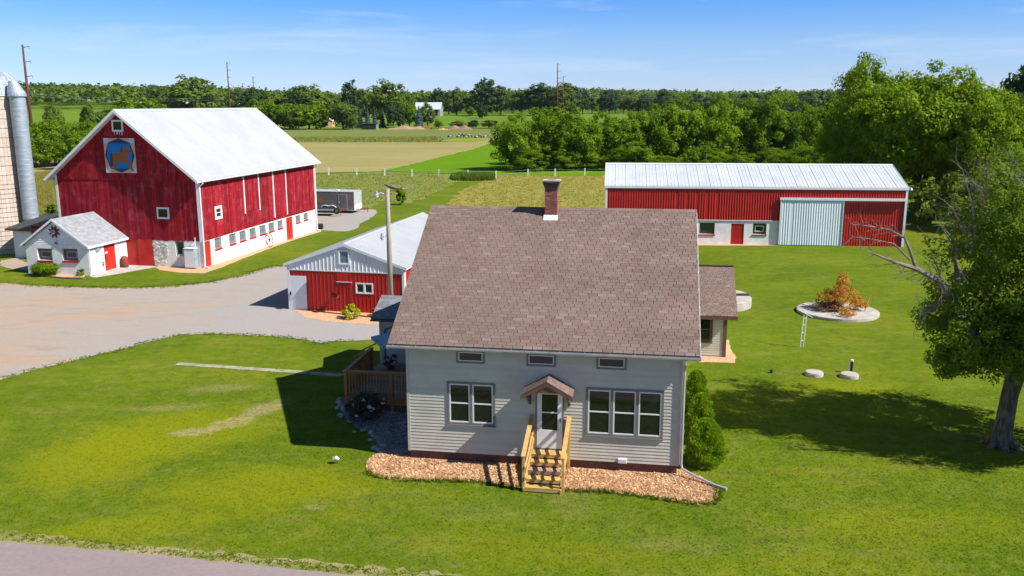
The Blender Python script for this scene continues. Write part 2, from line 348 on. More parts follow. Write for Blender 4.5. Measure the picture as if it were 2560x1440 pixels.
def grassmat(name='lawn_grass', blades=False):
    m, n, l, out = nodemat(name)
    g = n.new('ShaderNodeNewGeometry'); P = g.outputs['Position']
    sp = n.new('ShaderNodeSeparateXYZ'); l.new(P, sp.inputs[0]); px, py = sp.outputs[0], sp.outputs[1]
    mp = n.new('ShaderNodeMapping'); mp.inputs['Scale'].default_value = (.55, 1.5, 1); mp.inputs['Rotation'].default_value = (0, 0, rad(8)); l.new(P, mp.inputs[0]); ST = mp.outputs[0]
    big = noise(n, l, P, .16, 5, .6, .4); mid = noise(n, l, ST, 1.1, 5, .65); fine = noise(n, l, P, 9, 5, .75); vf = noise(n, l, P, 34, 4, .8)
    c = mixc(n, l, ramp(n, l, big, .38, .64), (.084, .130, .006), (.150, .178, .010))
    c = mixc(n, l, ramp(n, l, mid, .42, .62, 0, .55), c, (.080, .132, .004))
    c = mixc(n, l, ramp(n, l, noise(n, l, ST, .6, 6, .7, .6), .50, .74, 0, .65), c, (.185, .182, .040))
    c = mixc(n, l, ramp(n, l, noise(n, l, P, 2.4, 6, .75, .3), .52, .66, 0, .55), c, (.195, .205, .045))
    c = mixc(n, l, ramp(n, l, noise(n, l, P, 1.7, 6, .75, .3), .34, .50, .6, 0), c, (.050, .094, .010))
    mw = n.new('ShaderNodeMapping'); mw.inputs['Rotation'].default_value = (0, 0, rad(9)); mw.inputs['Scale'].default_value = (.05, 1.15, 1); l.new(P, mw.inputs[0])
    c = mixc(n, l, ramp(n, l, noise(n, l, mw.outputs[0], 1.0, 2, .4), .42, .58, 0, .22), c, (.075, .120, .008))
    # clover-yellow patches, dry patches
    jit = math_(n, l, 'MULTIPLY', math_(n, l, 'SUBTRACT', noise(n, l, P, .9, 6, .7), .5), 1.5)
    jit2 = math_(n, l, 'MULTIPLY', math_(n, l, 'SUBTRACT', noise(n, l, P, 2.6, 6, .75), .5), 2.6)
    for (cx, cy, rx, ry, a, amt) in (PATCH_Y):
        c = mixc(n, l, math_(n, l, 'MULTIPLY', ell(n, l, px, py, cx, cy, rx, ry, a, .35, jit), amt), c, (.190, .208, .006))
    for (cx, cy, rx, ry, a, amt) in (PATCH_D):
        c = mixc(n, l, math_(n, l, 'MULTIPLY', math_(n, l, 'MULTIPLY', ell(n, l, px, py, cx, cy, rx, ry, a, .3, jit2), amt), ramp(n, l, noise(n, l, P, 5.5, 5, .8), .38, .6, .1, 1)), c, (.32, .25, .135))
    f = math_(n, l, 'MULTIPLY', ramp(n, l, fine, .25, .75, .86, 1.14), ramp(n, l, vf, .25, .75, .84, 1.16))
    cc = n.new('ShaderNodeCombineColor')
    for i in range(3): l.new(f, cc.inputs[i])
    c = mixc(n, l, 1.0, c, cc.outputs[0], 'MULTIPLY')
    if blades:
        a = n.new('ShaderNodeAttribute'); a.attribute_name = 'shade'; q = n.new('ShaderNodeCombineColor'); f = ramp(n, l, a.outputs['Fac'], 0, 1, .95, 1.45)
        for i in range(3): l.new(f, q.inputs[i])
        c = mixc(n, l, 1.0, c, q.outputs[0], 'MULTIPLY')
        d = n.new('ShaderNodeBsdfDiffuse'); t = n.new('ShaderNodeBsdfTranslucent'); x = n.new('ShaderNodeMixShader'); x.inputs[0].default_value = .35
        l.new(c, d.inputs[0]); l.new(c, t.inputs[0]); l.new(d.outputs[0], x.inputs[1]); l.new(t.outputs[0], x.inputs[2]); l.new(x.outputs[0], out.inputs[0]); return m
    b = n.new('ShaderNodeBsdfPrincipled'); l.new(c, b.inputs['Base Color']); b.inputs['Roughness'].default_value = .9; b.inputs['Specular IOR Level'].default_value = .02
    bp = n.new('ShaderNodeBump'); bp.inputs['Strength'].default_value = .25; bp.inputs['Distance'].default_value = .04
    hh = math_(n, l, 'ADD', vf, math_(n, l, 'MULTIPLY', fine, 1.5)); l.new(hh, bp.inputs['Height']); l.new(bp.outputs[0], b.inputs['Normal'])
    l.new(b.outputs[0], out.inputs[0]); return m
PATCH_Y = [(-12.5, 31.2, 3.3, 2.4, 25, .68), (-14.6, 28.6, 2.2, 2.6, 0, .7), (-8.0, 26.2, 3.1, 1.7, 8, .65), (-11.0, 23.6, 3.0, .7, 10, .5), (14.0, 36.0, 2.6, 1.2, 0, .45), (15.8, 32.6, 2.6, .8, 0, .5), (1, 22.0, 4, .8, -10, .25), (12.0, 23.5, 3.5, 1.2, 0, .3)]
PATCH_D = [(-10.0, 33.6, .55, 1.2, -30, .9), (-10.9, 32.0, .9, .5, 35, .9), (-11.9, 31.1, .8, .4, 10, .9), (-12.6, 36.3, 1.5, .5, 10, .4), (-14.0, 33.8, 1.6, .4, 10, .35), (1.8, 25.0, .6, 1.0, 0, .2), (-6.0, 24.8, .35, .2, 0, .5), (-5.2, 46.0, 1.6, .7, -10, .45),
           (-13.3, 56.5, 1.2, 4.0, 15, .5), (-1, 24.4, 1.6, .5, -8, .12), (4.6, 22.5, 1.8, .6, -8, .10)]
M['walk'] = surf('old_walk_concrete', (.36, .33, .25), (.20, .21, .09), rough=.95, nscale=2.5, fine=20, fine_amt=.2, contrast=(.42, .62))
M['grass'] = grassmat(); M['lawnblade'] = grassmat('lawn_blades', True)

def fieldmat(name, ca, cb, cc_, s1=.05, s2=.5, st=(1, 1, 1), rot=0.0):
    m, n, l, out = nodemat(name)
    g = n.new('ShaderNodeNewGeometry'); P = g.outputs['Position']
    mp = n.new('ShaderNodeMapping'); mp.inputs['Scale'].default_value = st; mp.inputs['Rotation'].default_value = (0, 0, rot); l.new(P, mp.inputs[0])
    c = mixc(n, l, ramp(n, l, noise(n, l, mp.outputs[0], s1, 6, .65, .3), .35, .65), ca, cb)
    c = mixc(n, l, ramp(n, l, noise(n, l, mp.outputs[0], s2, 6, .75), .45, .7, 0, .8), c, cc_)
    f = ramp(n, l, noise(n, l, P, 3.5, 5, .8), .25, .75, .84, 1.16); q = n.new('ShaderNodeCombineColor')
    for i in range(3): l.new(f, q.inputs[i])
    c = mixc(n, l, 1.0, c, q.outputs[0], 'MULTIPLY')
    b = n.new('ShaderNodeBsdfPrincipled'); l.new(c, b.inputs['Base Color']); b.inputs['Roughness'].default_value = .95; b.inputs['Specular IOR Level'].default_value = .02
    bp = n.new('ShaderNodeBump'); bp.inputs['Strength'].default_value = .3; bp.inputs['Distance'].default_value = .12
    l.new(noise(n, l, P, 2.5, 5, .8), bp.inputs['Height']); l.new(bp.outputs[0], b.inputs['Normal'])
    l.new(b.outputs[0], out.inputs[0]); return m
M['hay'] = fieldmat('mown_hay_field', (.245, .215, .080), (.310, .265, .115), (.185, .190, .055), .03, .35, (.5, 2, 1), .1)
M['crop'] = fieldmat('green_crop', (.085, .185, .004), (.105, .205, .005), (.13, .215, .007), .05, .5)
M['pasture'] = fieldmat('rough_pasture', (.150, .180, .045), (.115, .155, .035), (.20, .195, .08), .04, .3, (.4, 2, 1))
M['meadow'] = fieldmat('unmown_meadow', (.105, .170, .025), (.170, .205, .045), (.27, .195, .075), .12, .7)
M['gold'] = fieldmat('golden_meadow', (.25, .215, .055), (.165, .205, .035), (.31, .225, .065), .10, .6)
M['farfield'] = fieldmat('far_green_field', (.095, .180, .012), (.125, .20, .016), (.13, .17, .04), .01, .08)
M['brightpasture'] = fieldmat('bright_pasture', (.17, .23, .02), (.20, .24, .025), (.22, .23, .04), .04, .3)

# the ground: one polar sheet out to the horizon, fine near the farmyard
NR, NA = 150, 220
rr = np.concatenate([np.linspace(2, 330, 24), np.geomspace(340, 2500, NR-24)])
aa = np.linspace(-math.pi, math.pi, NA+1)
X = rr[:, None]*np.sin(aa)[None, :]; Y = rr[:, None]*np.cos(aa)[None, :]
Z = terrain(X, Y)
V = np.stack([X, Y, Z], -1).reshape(-1, 3); V = np.vstack([V, [[0, 0, 0]]])
i, j = np.meshgrid(np.arange(NR-1), np.arange(NA), indexing='ij')
Fq = np.stack([i*(NA+1)+j, (i+1)*(NA+1)+j, (i+1)*(NA+1)+j+1, i*(NA+1)+j+1], -1).reshape(-1, 4)[:, ::-1]
Fc = np.stack([np.full(NA, NR*(NA+1)), np.arange(NA), np.arange(NA)+1, np.full(NA, NR*(NA+1))], -1)
cen = V[Fq].mean(1); dist = np.hypot(cen[:, 0], cen[:, 1])
mi = np.where(dist > 470, 1, 0)
gm = bpy.data.meshes.new('ground')
gm.from_pydata(V.tolist(), [], Fq.tolist()+[(NR*(NA+1), k+1, k) for k in range(NA)])
gm.materials.append(M['grass']); gm.materials.append(M['farfield'])
gm.polygons.foreach_set('material_index', list(mi)+[0]*NA); gm.polygons.foreach_set('use_smooth', [True]*(len(Fq)+NA)); gm.update()
struct(link('ground', gm))

def rough_edge(poly, step, amp, seed, closed=True):
    """subdivide an outline and push its points about so that it reads as a worn edge"""
    r = random.Random(seed); out = []
    n = len(poly)
    for k in range(n):
        a = Vector(poly[k]); b = Vector(poly[(k+1) % n]); d = b-a; m = max(1, int(d.length/step)); nn = Vector((-d.y, d.x)).normalized() if d.length else Vector((0, 0))
        for q in range(m):
            p = a+d*(q/m); j = amp*(.6*math.sin((k*7+q)*1.7)+r.uniform(-1, 1))*.6
            out.append((p.x+nn.x*j, p.y+nn.y*j))
    return out

def smooth_poly(poly, it=2):
    for _ in range(it):
        o = []
        for k in range(len(poly)):
            a, b = poly[k], poly[(k+1) % len(poly)]
            o += [(a[0]*.75+b[0]*.25, a[1]*.75+b[1]*.25), (a[0]*.25+b[0]*.75, a[1]*.25+b[1]*.75)]
        poly = o
    return poly

def flat(name, poly, z, mat, step=.5, amp=.08, seed=1, smoothit=0, kind='structure'):
    if smoothit: poly = smooth_poly(poly, smoothit)
    p = rough_edge(poly, step, amp, seed) if amp else poly
    from mathutils.geometry import tessellate_polygon
    pts = [Vector((a, b, z)) for a, b in p]
    tris = tessellate_polygon([pts])
    me = bpy.data.meshes.new(name); fs = []
    for t in tris:
        a, b, c = (pts[k] for k in t)
        fs.append(t if (b-a).cross(c-a).z > 0 else t[::-1])
    me.from_pydata([tuple(q) for q in pts], [], fs); me.materials.append(mat); me.update()
    o = link(name, me); o['kind'] = kind; return o

def gravelmat(name, ca, cb, cs, fine=60, famt=.16, big=.25, greyside=None):
    m, n, l, out = nodemat(name)
    g = n.new('ShaderNodeNewGeometry'); P = g.outputs['Position']
    mp = n.new('ShaderNodeMapping'); mp.inputs['Scale'].default_value = (.4, 1.4, 1); mp.inputs['Rotation'].default_value = (0, 0, rad(-20)); l.new(P, mp.inputs[0])
    c = mixc(n, l, ramp(n, l, noise(n, l, mp.outputs[0], big, 5, .6, .5), .42, .60), ca, cb)
    c = mixc(n, l, ramp(n, l, noise(n, l, mp.outputs[0], .9, 6, .7), .52, .75, 0, .7), c, cs)
    if greyside:
        sx_ = n.new('ShaderNodeSeparateXYZ'); l.new(P, sx_.inputs[0]); jj = math_(n, l, 'MULTIPLY', noise(n, l, P, .18, 5, .6), 14.0)
        c = mixc(n, l, ramp(n, l, math_(n, l, 'ADD', sx_.outputs[0], jj), -16, -8, 0, .8), c, greyside)
    f = math_(n, l, 'MULTIPLY', ramp(n, l, noise(n, l, P, fine, 4, .8), .25, .75, 1-famt, 1+famt), ramp(n, l, noise(n, l, P, 6, 5, .7), .3, .7, .92, 1.08))
    q = n.new('ShaderNodeCombineColor')
    for i in range(3): l.new(f, q.inputs[i])
    c = mixc(n, l, 1.0, c, q.outputs[0], 'MULTIPLY')
    b = n.new('ShaderNodeBsdfPrincipled'); l.new(c, b.inputs['Base Color']); b.inputs['Roughness'].default_value = .95; b.inputs['Specular IOR Level'].default_value = .1
    bp = n.new('ShaderNodeBump'); bp.inputs['Strength'].default_value = .4; bp.inputs['Distance'].default_value = .02
    l.new(noise(n, l, P, 25, 5, .8), bp.inputs['Height']); l.new(bp.outputs[0], b.inputs['Normal'])
    l.new(b.outputs[0], out.inputs[0]); return m
M['gravel'] = gravelmat('driveway_gravel', (.325, .285, .25), (.37, .27, .20), (.25, .19, .145), famt=.22, greyside=(.30, .29, .285))
M['asphalt'] = gravelmat('old_asphalt', (.265, .212, .205), (.245, .195, .188), (.285, .23, .215), 70, .14, .15)
M['dryedge'] = gravelmat('dry_verge', (.30, .25, .13), (.15, .17, .03), (.34, .29, .17), 20, .3, .8)
M['chips'] = surf('wood_chip_mulch', (.48, .27, .145), (.60, .37, .21), rough=.95, nscale=7, fine=40, fine_amt=.25, bump=1, bscale=25, stain=(.34, .20, .12), stain_amt=.5, stain_scale=2.0)
M['chip_pieces'] = surf('wood_chips', (.64, .40, .22), (.44, .24, .125), rough=.9, nscale=1.6, fine_amt=.1, shade=.5)
M['greybed'] = surf('grey_rock_bed', (.25, .245, .25), (.16, .155, .15), rough=.95, nscale=9, fine=25, fine_amt=.4, bump=1, bscale=18)

ROAD = [(-21.23, 24.25), (-14.39, 22.70), (-9.58, 21.88), (-4.18, 20.86), (0.18, 20.12), (5.05, 19.38), (11.87, 18.35), (22, 16.3), (70, 8.5), (70, -20), (-40, -20), (-40, 20)]
flat('verge', [(-21.59, 24.70), (-14.77, 23.37), (-11.56, 22.64), (-8.59, 22.18), (-4.28, 21.38), (-1.37, 20.86), (0.19, 20.56), (12.08, 18.72), (22, 16.9), (70, 9.2), (70, 4), (-30, 5), (-40, 24)], .004, M['dryedge'], .22, .16, 5)
flat('road', ROAD, .010, M['asphalt'], .35, .05, 3)
DRIVE = [(-61.41, 60.75), (-41.24, 60.06), (-35.38, 59.57), (-33.26, 58.72), (-31.07, 58.15), (-28.16, 57.72), (-25.41, 57.55), (-22.92, 58.05), (-20.95, 59.38), (-19.68, 61.07), (-18.81, 63.49), (-18.23, 65.27), (-16.96, 65.75), (-15.56, 61.61), (-14.51, 60.14), (-6.90, 54.84), (-6.13, 48.46),
         (-6.63, 43.99), (-7.19, 44.23), (-8.29, 44.01), (-9.32, 43.94), (-9.82, 43.40), (-10.65, 44.19), (-12.24, 44.85), (-14.05, 45.27), (-15.81, 45.46), (-17.07, 45.39), (-18.17, 44.90), (-18.95, 43.72), (-19.60, 42.37), (-20.34, 41.38), (-21.42, 40.04), (-22.17, 38.96), (-22.90, 37.64), (-23.61, 35.34), (-24.63, 28.54), (-32.55, 26.94)]
flat('driveway', DRIVE, .006, M['gravel'], .5, .14, 8, smoothit=1)
flat('gravel_pad', [(-23.75, 89.51), (-18.70, 85.04), (-17.22, 84.46), (-15.69, 83.89), (-15.21, 85.82), (-15.51, 88.74), (-15.43, 91.22), (-15.21, 93.83), (-15.25, 96.60), (-15.22, 100.29), (-16.01, 101.86), (-17.55, 102.69), (-20.29, 103.56), (-25.34, 107.04), (-27.41, 103.72)], .006, M['gravel'], .6, .25, 9, smoothit=1)
# the strip of wood chips along the barn's long wall, its front corner and the milk house
flat('mulch_bed', [(-26.96, 65.22), (-26.03, 63.91), (-24.19, 62.94), (-22.33, 62.61), (-21.81, 65.15), (-21.02, 71.28), (-19.93, 77.46), (-18.35, 83.94), (-19.25, 87.62), (-20.06, 87.64), (-23.96, 68.30), (-25.22, 67.42)], .012, M['chips'], .6, .08, 11)
flat('mulch_bed', [(-34.73, 64.03), (-33.55, 62.00), (-31.87, 61.38), (-30.36, 61.21), (-31.35, 63.66), (-33.66, 64.99)], .012, M['chips'], .4, .05, 12)
flat('mulch_bed', [(15.08, 78.05), (14.52, 75.09), (17.92, 74.82), (22.89, 74.74), (23.58, 76.97), (20.44, 77.96)], .012, M['chips'], .5, .06, 13)
flat('mulch_bed', [(-12.97, 50.90), (-12.39, 49.98), (-11.82, 49.00), (-10.51, 48.23), (-9.18, 47.75), (-7.60, 47.37), (-6.36, 48.46), (-6.71, 51.25), (-9.62, 51.50), (-11.84, 51.73)], .012, M['chips'], .3, .07, 14)
flat('mulch_bed', [(9.06, 41.75), (8.85, 39.97), (9.81, 39.90), (10.47, 39.83), (10.77, 40.69), (10.93, 42.46), (11.21, 43.98), (10.55, 43.98)], .012, M['chips'], .3, .05, 15)
FRONTBED = [(-4.71, 28.98), (-4.93, 28.59), (-4.97, 28.08), (-4.85, 27.48), (-4.49, 27.02), (-3.80, 26.77), (-3.00, 26.67), (-1.96, 26.66), (-1.05, 26.57), (0.24, 26.01), (1.75, 25.89), (2.76, 25.82), (3.74, 25.59), (4.68, 25.24), (5.60, 24.90), (6.10, 24.96), (6.37, 25.34), (6.50, 25.86), (6.42, 26.40), (6.15, 26.96), (5.59, 27.48), (4.93, 28.36), (-2.64, 30.24), (-3.58, 29.49)]
flat('mulch_bed', FRONTBED, .012, M['chips'], .12, .035, 16)
GREYBED = [(-7.04, 34.70), (-6.92, 33.72), (-6.46, 32.43), (-5.96, 31.56), (-5.30, 30.94), (-4.92, 30.06), (-4.71, 28.98), (-3.50, 28.83), (-3.60, 31.05), (-4.38, 35.19), (-6.44, 35.47)]
flat('rock_bed', GREYBED, .010, M['greybed'], .12, .05, 17)
flat('dirt_apron', [(-30.07, 61.50), (-29.51, 61.20), (-28.45, 62.69), (-26.90, 65.22), (-27.44, 66.58), (-29.87, 65.93)], .008, M['conc'], .5, .08, 18)
flat('dirt_patch', [(-40.29, 68.18), (-39.08, 66.06), (-37.42, 64.71), (-35.86, 64.04), (-37.15, 66.72), (-39.73, 69.45)], .008, M['gravel'], .4, .15, 19)
# fields beyond the fence
flat('hay_field', [(-97.17, 300.95), (-60.97, 283.28), (-22.85, 283.99), (-6.18, 305.34), (-4.99, 292.10), (-10.54, 236.25), (-15.82, 207.43), (-20.11, 178.68), (-23.92, 160.63), (-47.35, 154.03), (-118.78, 156.32), (-151.03, 199.45)], .05, M['hay'], 3, .5, 21)
flat('crop_field', [(-4.99, 292.10), (-10.54, 236.25), (-15.82, 207.43), (-20.11, 178.68), (-23.92, 160.63), (-6.90, 153.61), (14.94, 149.47), (50.78, 268.42), (29.73, 299.68)], .06, M['crop'], 3, .5, 22)
flat('pasture', [(-142.85, 443.64), (-74.26, 437.50), (-7.54, 431.52), (41.00, 414.05), (30.40, 306.47), (-5.16, 301.87), (-22.61, 281.04), (-60.35, 280.34), (-96.11, 297.64)], .04, M['pasture'], 5, .9, 23)
flat('bright_strip', [(-22.68, 290.04), (-21.43, 309.80), (-5.67, 323.52), (2.97, 315.42), (-5.84, 301.92), (-12.75, 286.39)], .09, M['brightpasture'], 4, .6, 24)
# rough meadow in front of and behind the fence line
flat('meadow', [(-93.72, 130.74), (-43.93, 134.61), (-34.52, 152.74), (-23.78, 159.67), (-11.08, 153.75), (-6.75, 150.15), (-9.47, 131.00), (-11.35, 113.62), (-12.97, 107.63), (-16.33, 112.29), (-16.37, 102.67), (-19.16, 105.19), (-29.10, 110.25), (-40.28, 89.82), (-54.30, 74.67)], .03, M['meadow'], 1.2, .6, 25)
flat('meadow', [(-2.71, 152.60), (3.52, 153.28), (17.15, 151.10), (14.25, 111.57), (10.60, 88.86), (-11.43, 89.27), (-8.15, 99.38), (-7.20, 122.47)], .03, M['gold'], 1.2, .6, 26)

# ---------------------------------------------------------------- foliage
def crown(seed, radii, nclump, nleaf, leaf, clump_r, shell=.55, zcut=-.75, flat_=1.0, lobes=0):
    """leaves: many small bent faces gathered in clumps spread through an uneven crown; returns vertices, quads, shade per face"""
    r = np.random.default_rng(seed)
    rx, ry, rz = radii
    # uneven outline: radius of the crown varies with direction
    d = r.normal(size=(nclump*3, 3)); d /= np.linalg.norm(d, axis=1)[:, None]; d = d[d[:, 2] > zcut][:nclump]; n = len(d)
    k1, k2, k3 = r.normal(size=(3, 3)); ph = r.uniform(0, 6, 3)
    bump = 1+.16*np.sin(d@k1*3+ph[0])+.13*np.sin(d@k2*5+ph[1])+.07*np.sin(d@k3*9+ph[2])
    rad_ = r.uniform(0, 1, n)**(1/3.); rad_ = shell+(1-shell)*rad_
    inner = r.random(n) < .22; rad_[inner] *= .65
    C = d*(rad_*bump)[:, None]*np.array([rx, ry, rz])
    cr = clump_r*r.uniform(.65, 1.3, n)
    N = n*nleaf
    ld = r.normal(size=(N, 3)); ld /= np.linalg.norm(ld, axis=1)[:, None]
    ci = np.repeat(np.arange(n), nleaf)
    P = C[ci]+ld*(cr[ci]*r.uniform(.45, 1.05, N))[:, None]*np.array([1, 1, .75*flat_])
    nrm = ld*.9+d[ci]*.35+np.array([0, 0, .45])+r.normal(size=(N, 3))*.55
    nrm /= np.linalg.norm(nrm, axis=1)[:, None]
    t = np.cross(nrm, r.normal(size=(N, 3))); t /= np.linalg.norm(t, axis=1)[:, None]; b = np.cross(nrm, t)
    s = leaf*r.uniform(.6, 1.35, N)
    q = np.stack([P-t*s[:, None], P-b*(s*.62)[:, None]+nrm*(s*.12)[:, None], P+t*s[:, None], P+b*(s*.62)[:, None]+nrm*(s*.12)[:, None]], 1)
    V = q.reshape(-1, 3); F = np.arange(N*4).reshape(-1, 4)
    S = np.clip(r.uniform(.15, .85, n)[ci]+r.uniform(-.22, .22, N), 0, 1)
    return V, F, S

M['leaf_bright'] = leafmat('bright_leaves', (.105, .200, .008), (.255, .360, .018), .45)
M['leaf_hedge'] = leafmat('hedgerow_leaves', (.070, .150, .005), (.215, .320, .012), .42)
M['leaf_mid'] = leafmat('mid_green_leaves', (.085, .145, .020), (.150, .210, .028), .36)
M['leaf_dark'] = leafmat('dark_leaves', (.036, .074, .024), (.070, .115, .030), .26)
M['leaf_oak'] = leafmat('yard_tree_leaves', (.080, .158, .016), (.195, .275, .028), .42)
M['leaf_spruce'] = leafmat('blue_spruce_needles', (.045, .085, .075), (.085, .135, .125), .1)
M['leaf_cedar'] = leafmat('arborvitae_leaves', (.140, .255, .012), (.240, .350, .016), .35)
M['leaf_dead'] = leafmat('dead_orange_leaves', (.55, .30, .06), (.42, .20, .04), .35, c3=(.26, .14, .05))
M['leaf_shade'] = leafmat('dark_hydrangea_leaves', (.05, .06, .03), (.08, .07, .05), .2)
M['weed'] = leafmat('meadow_grass_blades', (.17, .22, .04), (.28, .28, .09), .45, c3=(.36, .26, .10))
M['weedgold'] = leafmat('golden_grass_blades', (.34, .28, .08), (.25, .27, .06), .45, c3=(.42, .28, .09))

def limbs(mb, base, tops, r0, seed, n=7, split=.45):
    r = random.Random(seed); base = Vector(base)
    for t in tops:
        t = Vector(t); a = base; mid = a.lerp(t, .5)+Vector((r.uniform(-.08, .08), r.uniform(-.08, .08), r.uniform(.0, .10)))*(t-a).length
        q = a.lerp(mid, .5)+Vector((0, 0, .04))*(t-a).length
        mb.tube([a, q, mid, t], [r0, r0*.8, r0*.55, r0*.15], n)

def make_tree(seed, H, W, leafm, nclump, nleaf, leaf, trunk_h=.28, clump=None, tr=None, rzf=None, zcut=-.75, bare=0.0):
    """meshes of one tree: trunk with limbs, crown"""
    r = random.Random(seed); rx = W/2; ch = H*(1-trunk_h*.75); rz = ch/2*.96; cz = H-rz
    V, F, S = crown(seed, (rx*.93, rx*.93, rz), nclump, nleaf, leaf, clump or W*.11, zcut=zcut); V = V+np.array([0, 0, cz-.02*H])
    cm = meshnp('crown', V, F, M[leafm], S)
    tr = tr or max(.12, H*.022); mb = MB()
    mb.tube([(0, 0, -.2), (tr*.3, 0, H*trunk_h*.5), (0, tr*.4, H*trunk_h), (tr*.5, 0, H*.55), (0, 0, H*.8)], [tr*1.35, tr, tr*.85, tr*.55, tr*.15], 8)
    tops = [(rx*.75*math.cos(a)*r.uniform(.7, 1), rx*.75*math.sin(a)*r.uniform(.7, 1), H*r.uniform(.5, .85)) for a in [k*2*math.pi/7+r.uniform(-.3, .3) for k in range(7)]]
    limbs(mb, (0, 0, H*trunk_h*.95), tops, tr*.6, seed)
    return mb.mesh('trunk', M['bark'], True), cm

def plant_tree(name, meshes, loc, label, cat, group=None, rz=0.0, scale=None):
    t = thing(name, label, cat, loc, rz, group)
    if scale: t.scale = scale
    link('trunk', meshes[0], t); link('crown', meshes[1], t)
    return t

def conifer(seed, H, W, leafm, n, leaf):
    r = np.random.default_rng(seed); N = n
    z = r.uniform(0, 1, N)**1.3; tier = .85+.25*np.sin(z*H*5.0)
    a = r.uniform(0, 2*math.pi, N); rr_ = (1-z)*W/2*tier*r.uniform(.55, 1.05, N)+.03
    P = np.stack([np.cos(a)*rr_, np.sin(a)*rr_, .06*H+z*H*.94-rr_*.15], 1)
    out = np.stack([np.cos(a), np.sin(a), np.full(N, .5)], 1)+r.normal(size=(N, 3))*.4; out /= np.linalg.norm(out, axis=1)[:, None]
    t = np.cross(out, r.normal(size=(N, 3))); t /= np.linalg.norm(t, axis=1)[:, None]; b = np.cross(out, t); s = leaf*r.uniform(.6, 1.3, N)
    q = np.stack([P-t*s[:, None], P-b*(s*.5)[:, None], P+t*s[:, None], P+b*(s*.5)[:, None]], 1)
    cm = meshnp('crown', q.reshape(-1, 3), np.arange(N*4).reshape(-1, 4), M[leafm], r.uniform(0, 1, N))
    mb = MB(); mb.tube([(0, 0, -.2), (0, 0, H*.9)], [H*.02, .02], 7)
    return mb.mesh('trunk', M['bark'], True), cm

def tufts(name, pts, h, w, mat, seed, nb=5, lean=.35, kind='stuff', label=None):
    """grass: every point carries a few upright tapering blades"""
    r = np.random.default_rng(seed); P = np.repeat(np.asarray(pts, float), nb, 0); N = len(P)
    P = P+np.concatenate([r.normal(size=(N, 2))*w*2.0, np.zeros((N, 1))], 1)
    a = r.uniform(0, 2*math.pi, N); hh = h*r.uniform(.5, 1.25, N); ww = w*r.uniform(.6, 1.3, N); la = a+math.pi/2
    u = np.stack([np.cos(a), np.sin(a), np.zeros(N)], 1); ll = lean*r.uniform(.5, 1.3, N)
    top = P+np.stack([np.cos(la)*ll*hh, np.sin(la)*ll*hh, hh], 1)
    V = np.stack([P-u*ww[:, None], P+u*ww[:, None], top], 1).reshape(-1, 3)
    F = np.arange(N*3).reshape(-1, 3)
    me = meshnp(name, V, F, mat, r.uniform(0, 1, N), smooth=True)
    o = link(name, me); o['kind'] = kind
    return o

def in_poly(x, y, poly):
    x = np.asarray(x); y = np.asarray(y); c = np.zeros(x.shape, bool); n = len(poly)
    for k in range(n):
        x1, y1 = poly[k]; x2, y2 = poly[(k+1) % n]
        if y1 == y2: continue
        t = ((y1 > y) != (y2 > y)) & (x < (x2-x1)*(y-y1)/(y2-y1)+x1); c ^= t
    return c

# ---------------------------------------------------------------- wall and window helpers
def TF(y0):      # a wall facing -y at depth y0: (u along x, n outwards, z)
    return lambda u, n, z: (u, y0-n, z)
def TR(x0):      # a wall facing +x
    return lambda u, n, z: (x0+n, u, z)
def TL(x0):      # a wall facing -x
    return lambda u, n, z: (x0-n, u, z)
def TB(y0):
    return lambda u, n, z: (u, y0+n, z)

def grid_cells(u0, u1, z0, z1, holes):
    us = sorted({u0, u1, *[min(max(h[0], u0), u1) for h in holes], *[min(max(h[1], u0), u1) for h in holes]})
    zs = sorted({z0, z1, *[min(max(h[2], z0), z1) for h in holes], *[min(max(h[3], z0), z1) for h in holes]})
    for b in range(len(zs)-1):
        run = None
        for a in range(len(us)-1):
            cu, cz = (us[a]+us[a+1])/2, (zs[b]+zs[b+1])/2
            hole = any(h[0] < cu < h[1] and h[2] < cz < h[3] for h in holes)
            if hole:
                if run: yield run
                run = None
            else: run = (run[0] if run else us[a], us[a+1], zs[b], zs[b+1])
        if run: yield run

def wall_holes(name, T, u0, u1, z0, z1, holes, n0, n1, mat, parent):
    mb = MB()
    for (a, b, c, d) in grid_cells(u0, u1, z0, z1, holes): mb.box(a, b, n0, n1, c, d, T=T)
    return mb.build(name, mat, parent)

def planks_h(T, u0, u1, z0, z1, h, holes, mat, parent, name='siding_board', thick=.022, clipf=None, lap=.012):
    """clapboards: each course is a plank of its own, thicker at its lower edge"""
    k = int(round((z1-z0)/h)); h = (z1-z0)/k
    for i in range(k):
        a, b = z0+i*h, z0+(i+1)*h
        c = (a+b)/2
        segs = [(u0, u1)] if clipf is None else [clipf(c)]
        for hh in holes:
            if hh[2] < c < hh[3]:
                ns = []
                for s0, s1 in segs:
                    if hh[1] <= s0 or hh[0] >= s1: ns.append((s0, s1)); continue
                    if hh[0] > s0: ns.append((s0, hh[0]))
                    if hh[1] < s1: ns.append((hh[1], s1))
                segs = ns
        for s0, s1 in segs:
            if s1-s0 < .03: continue
            mb = MB(); sh = rng.random()
            poly = [(.001, a), (thick, a), (thick*.95, a+.01), (.006, b+lap*.0), (.001, b)]
            mb.prism(poly, s0, s1, lambda n, z, u: T(u, n, z), 0, sh)
            mb.build(name, mat, parent)

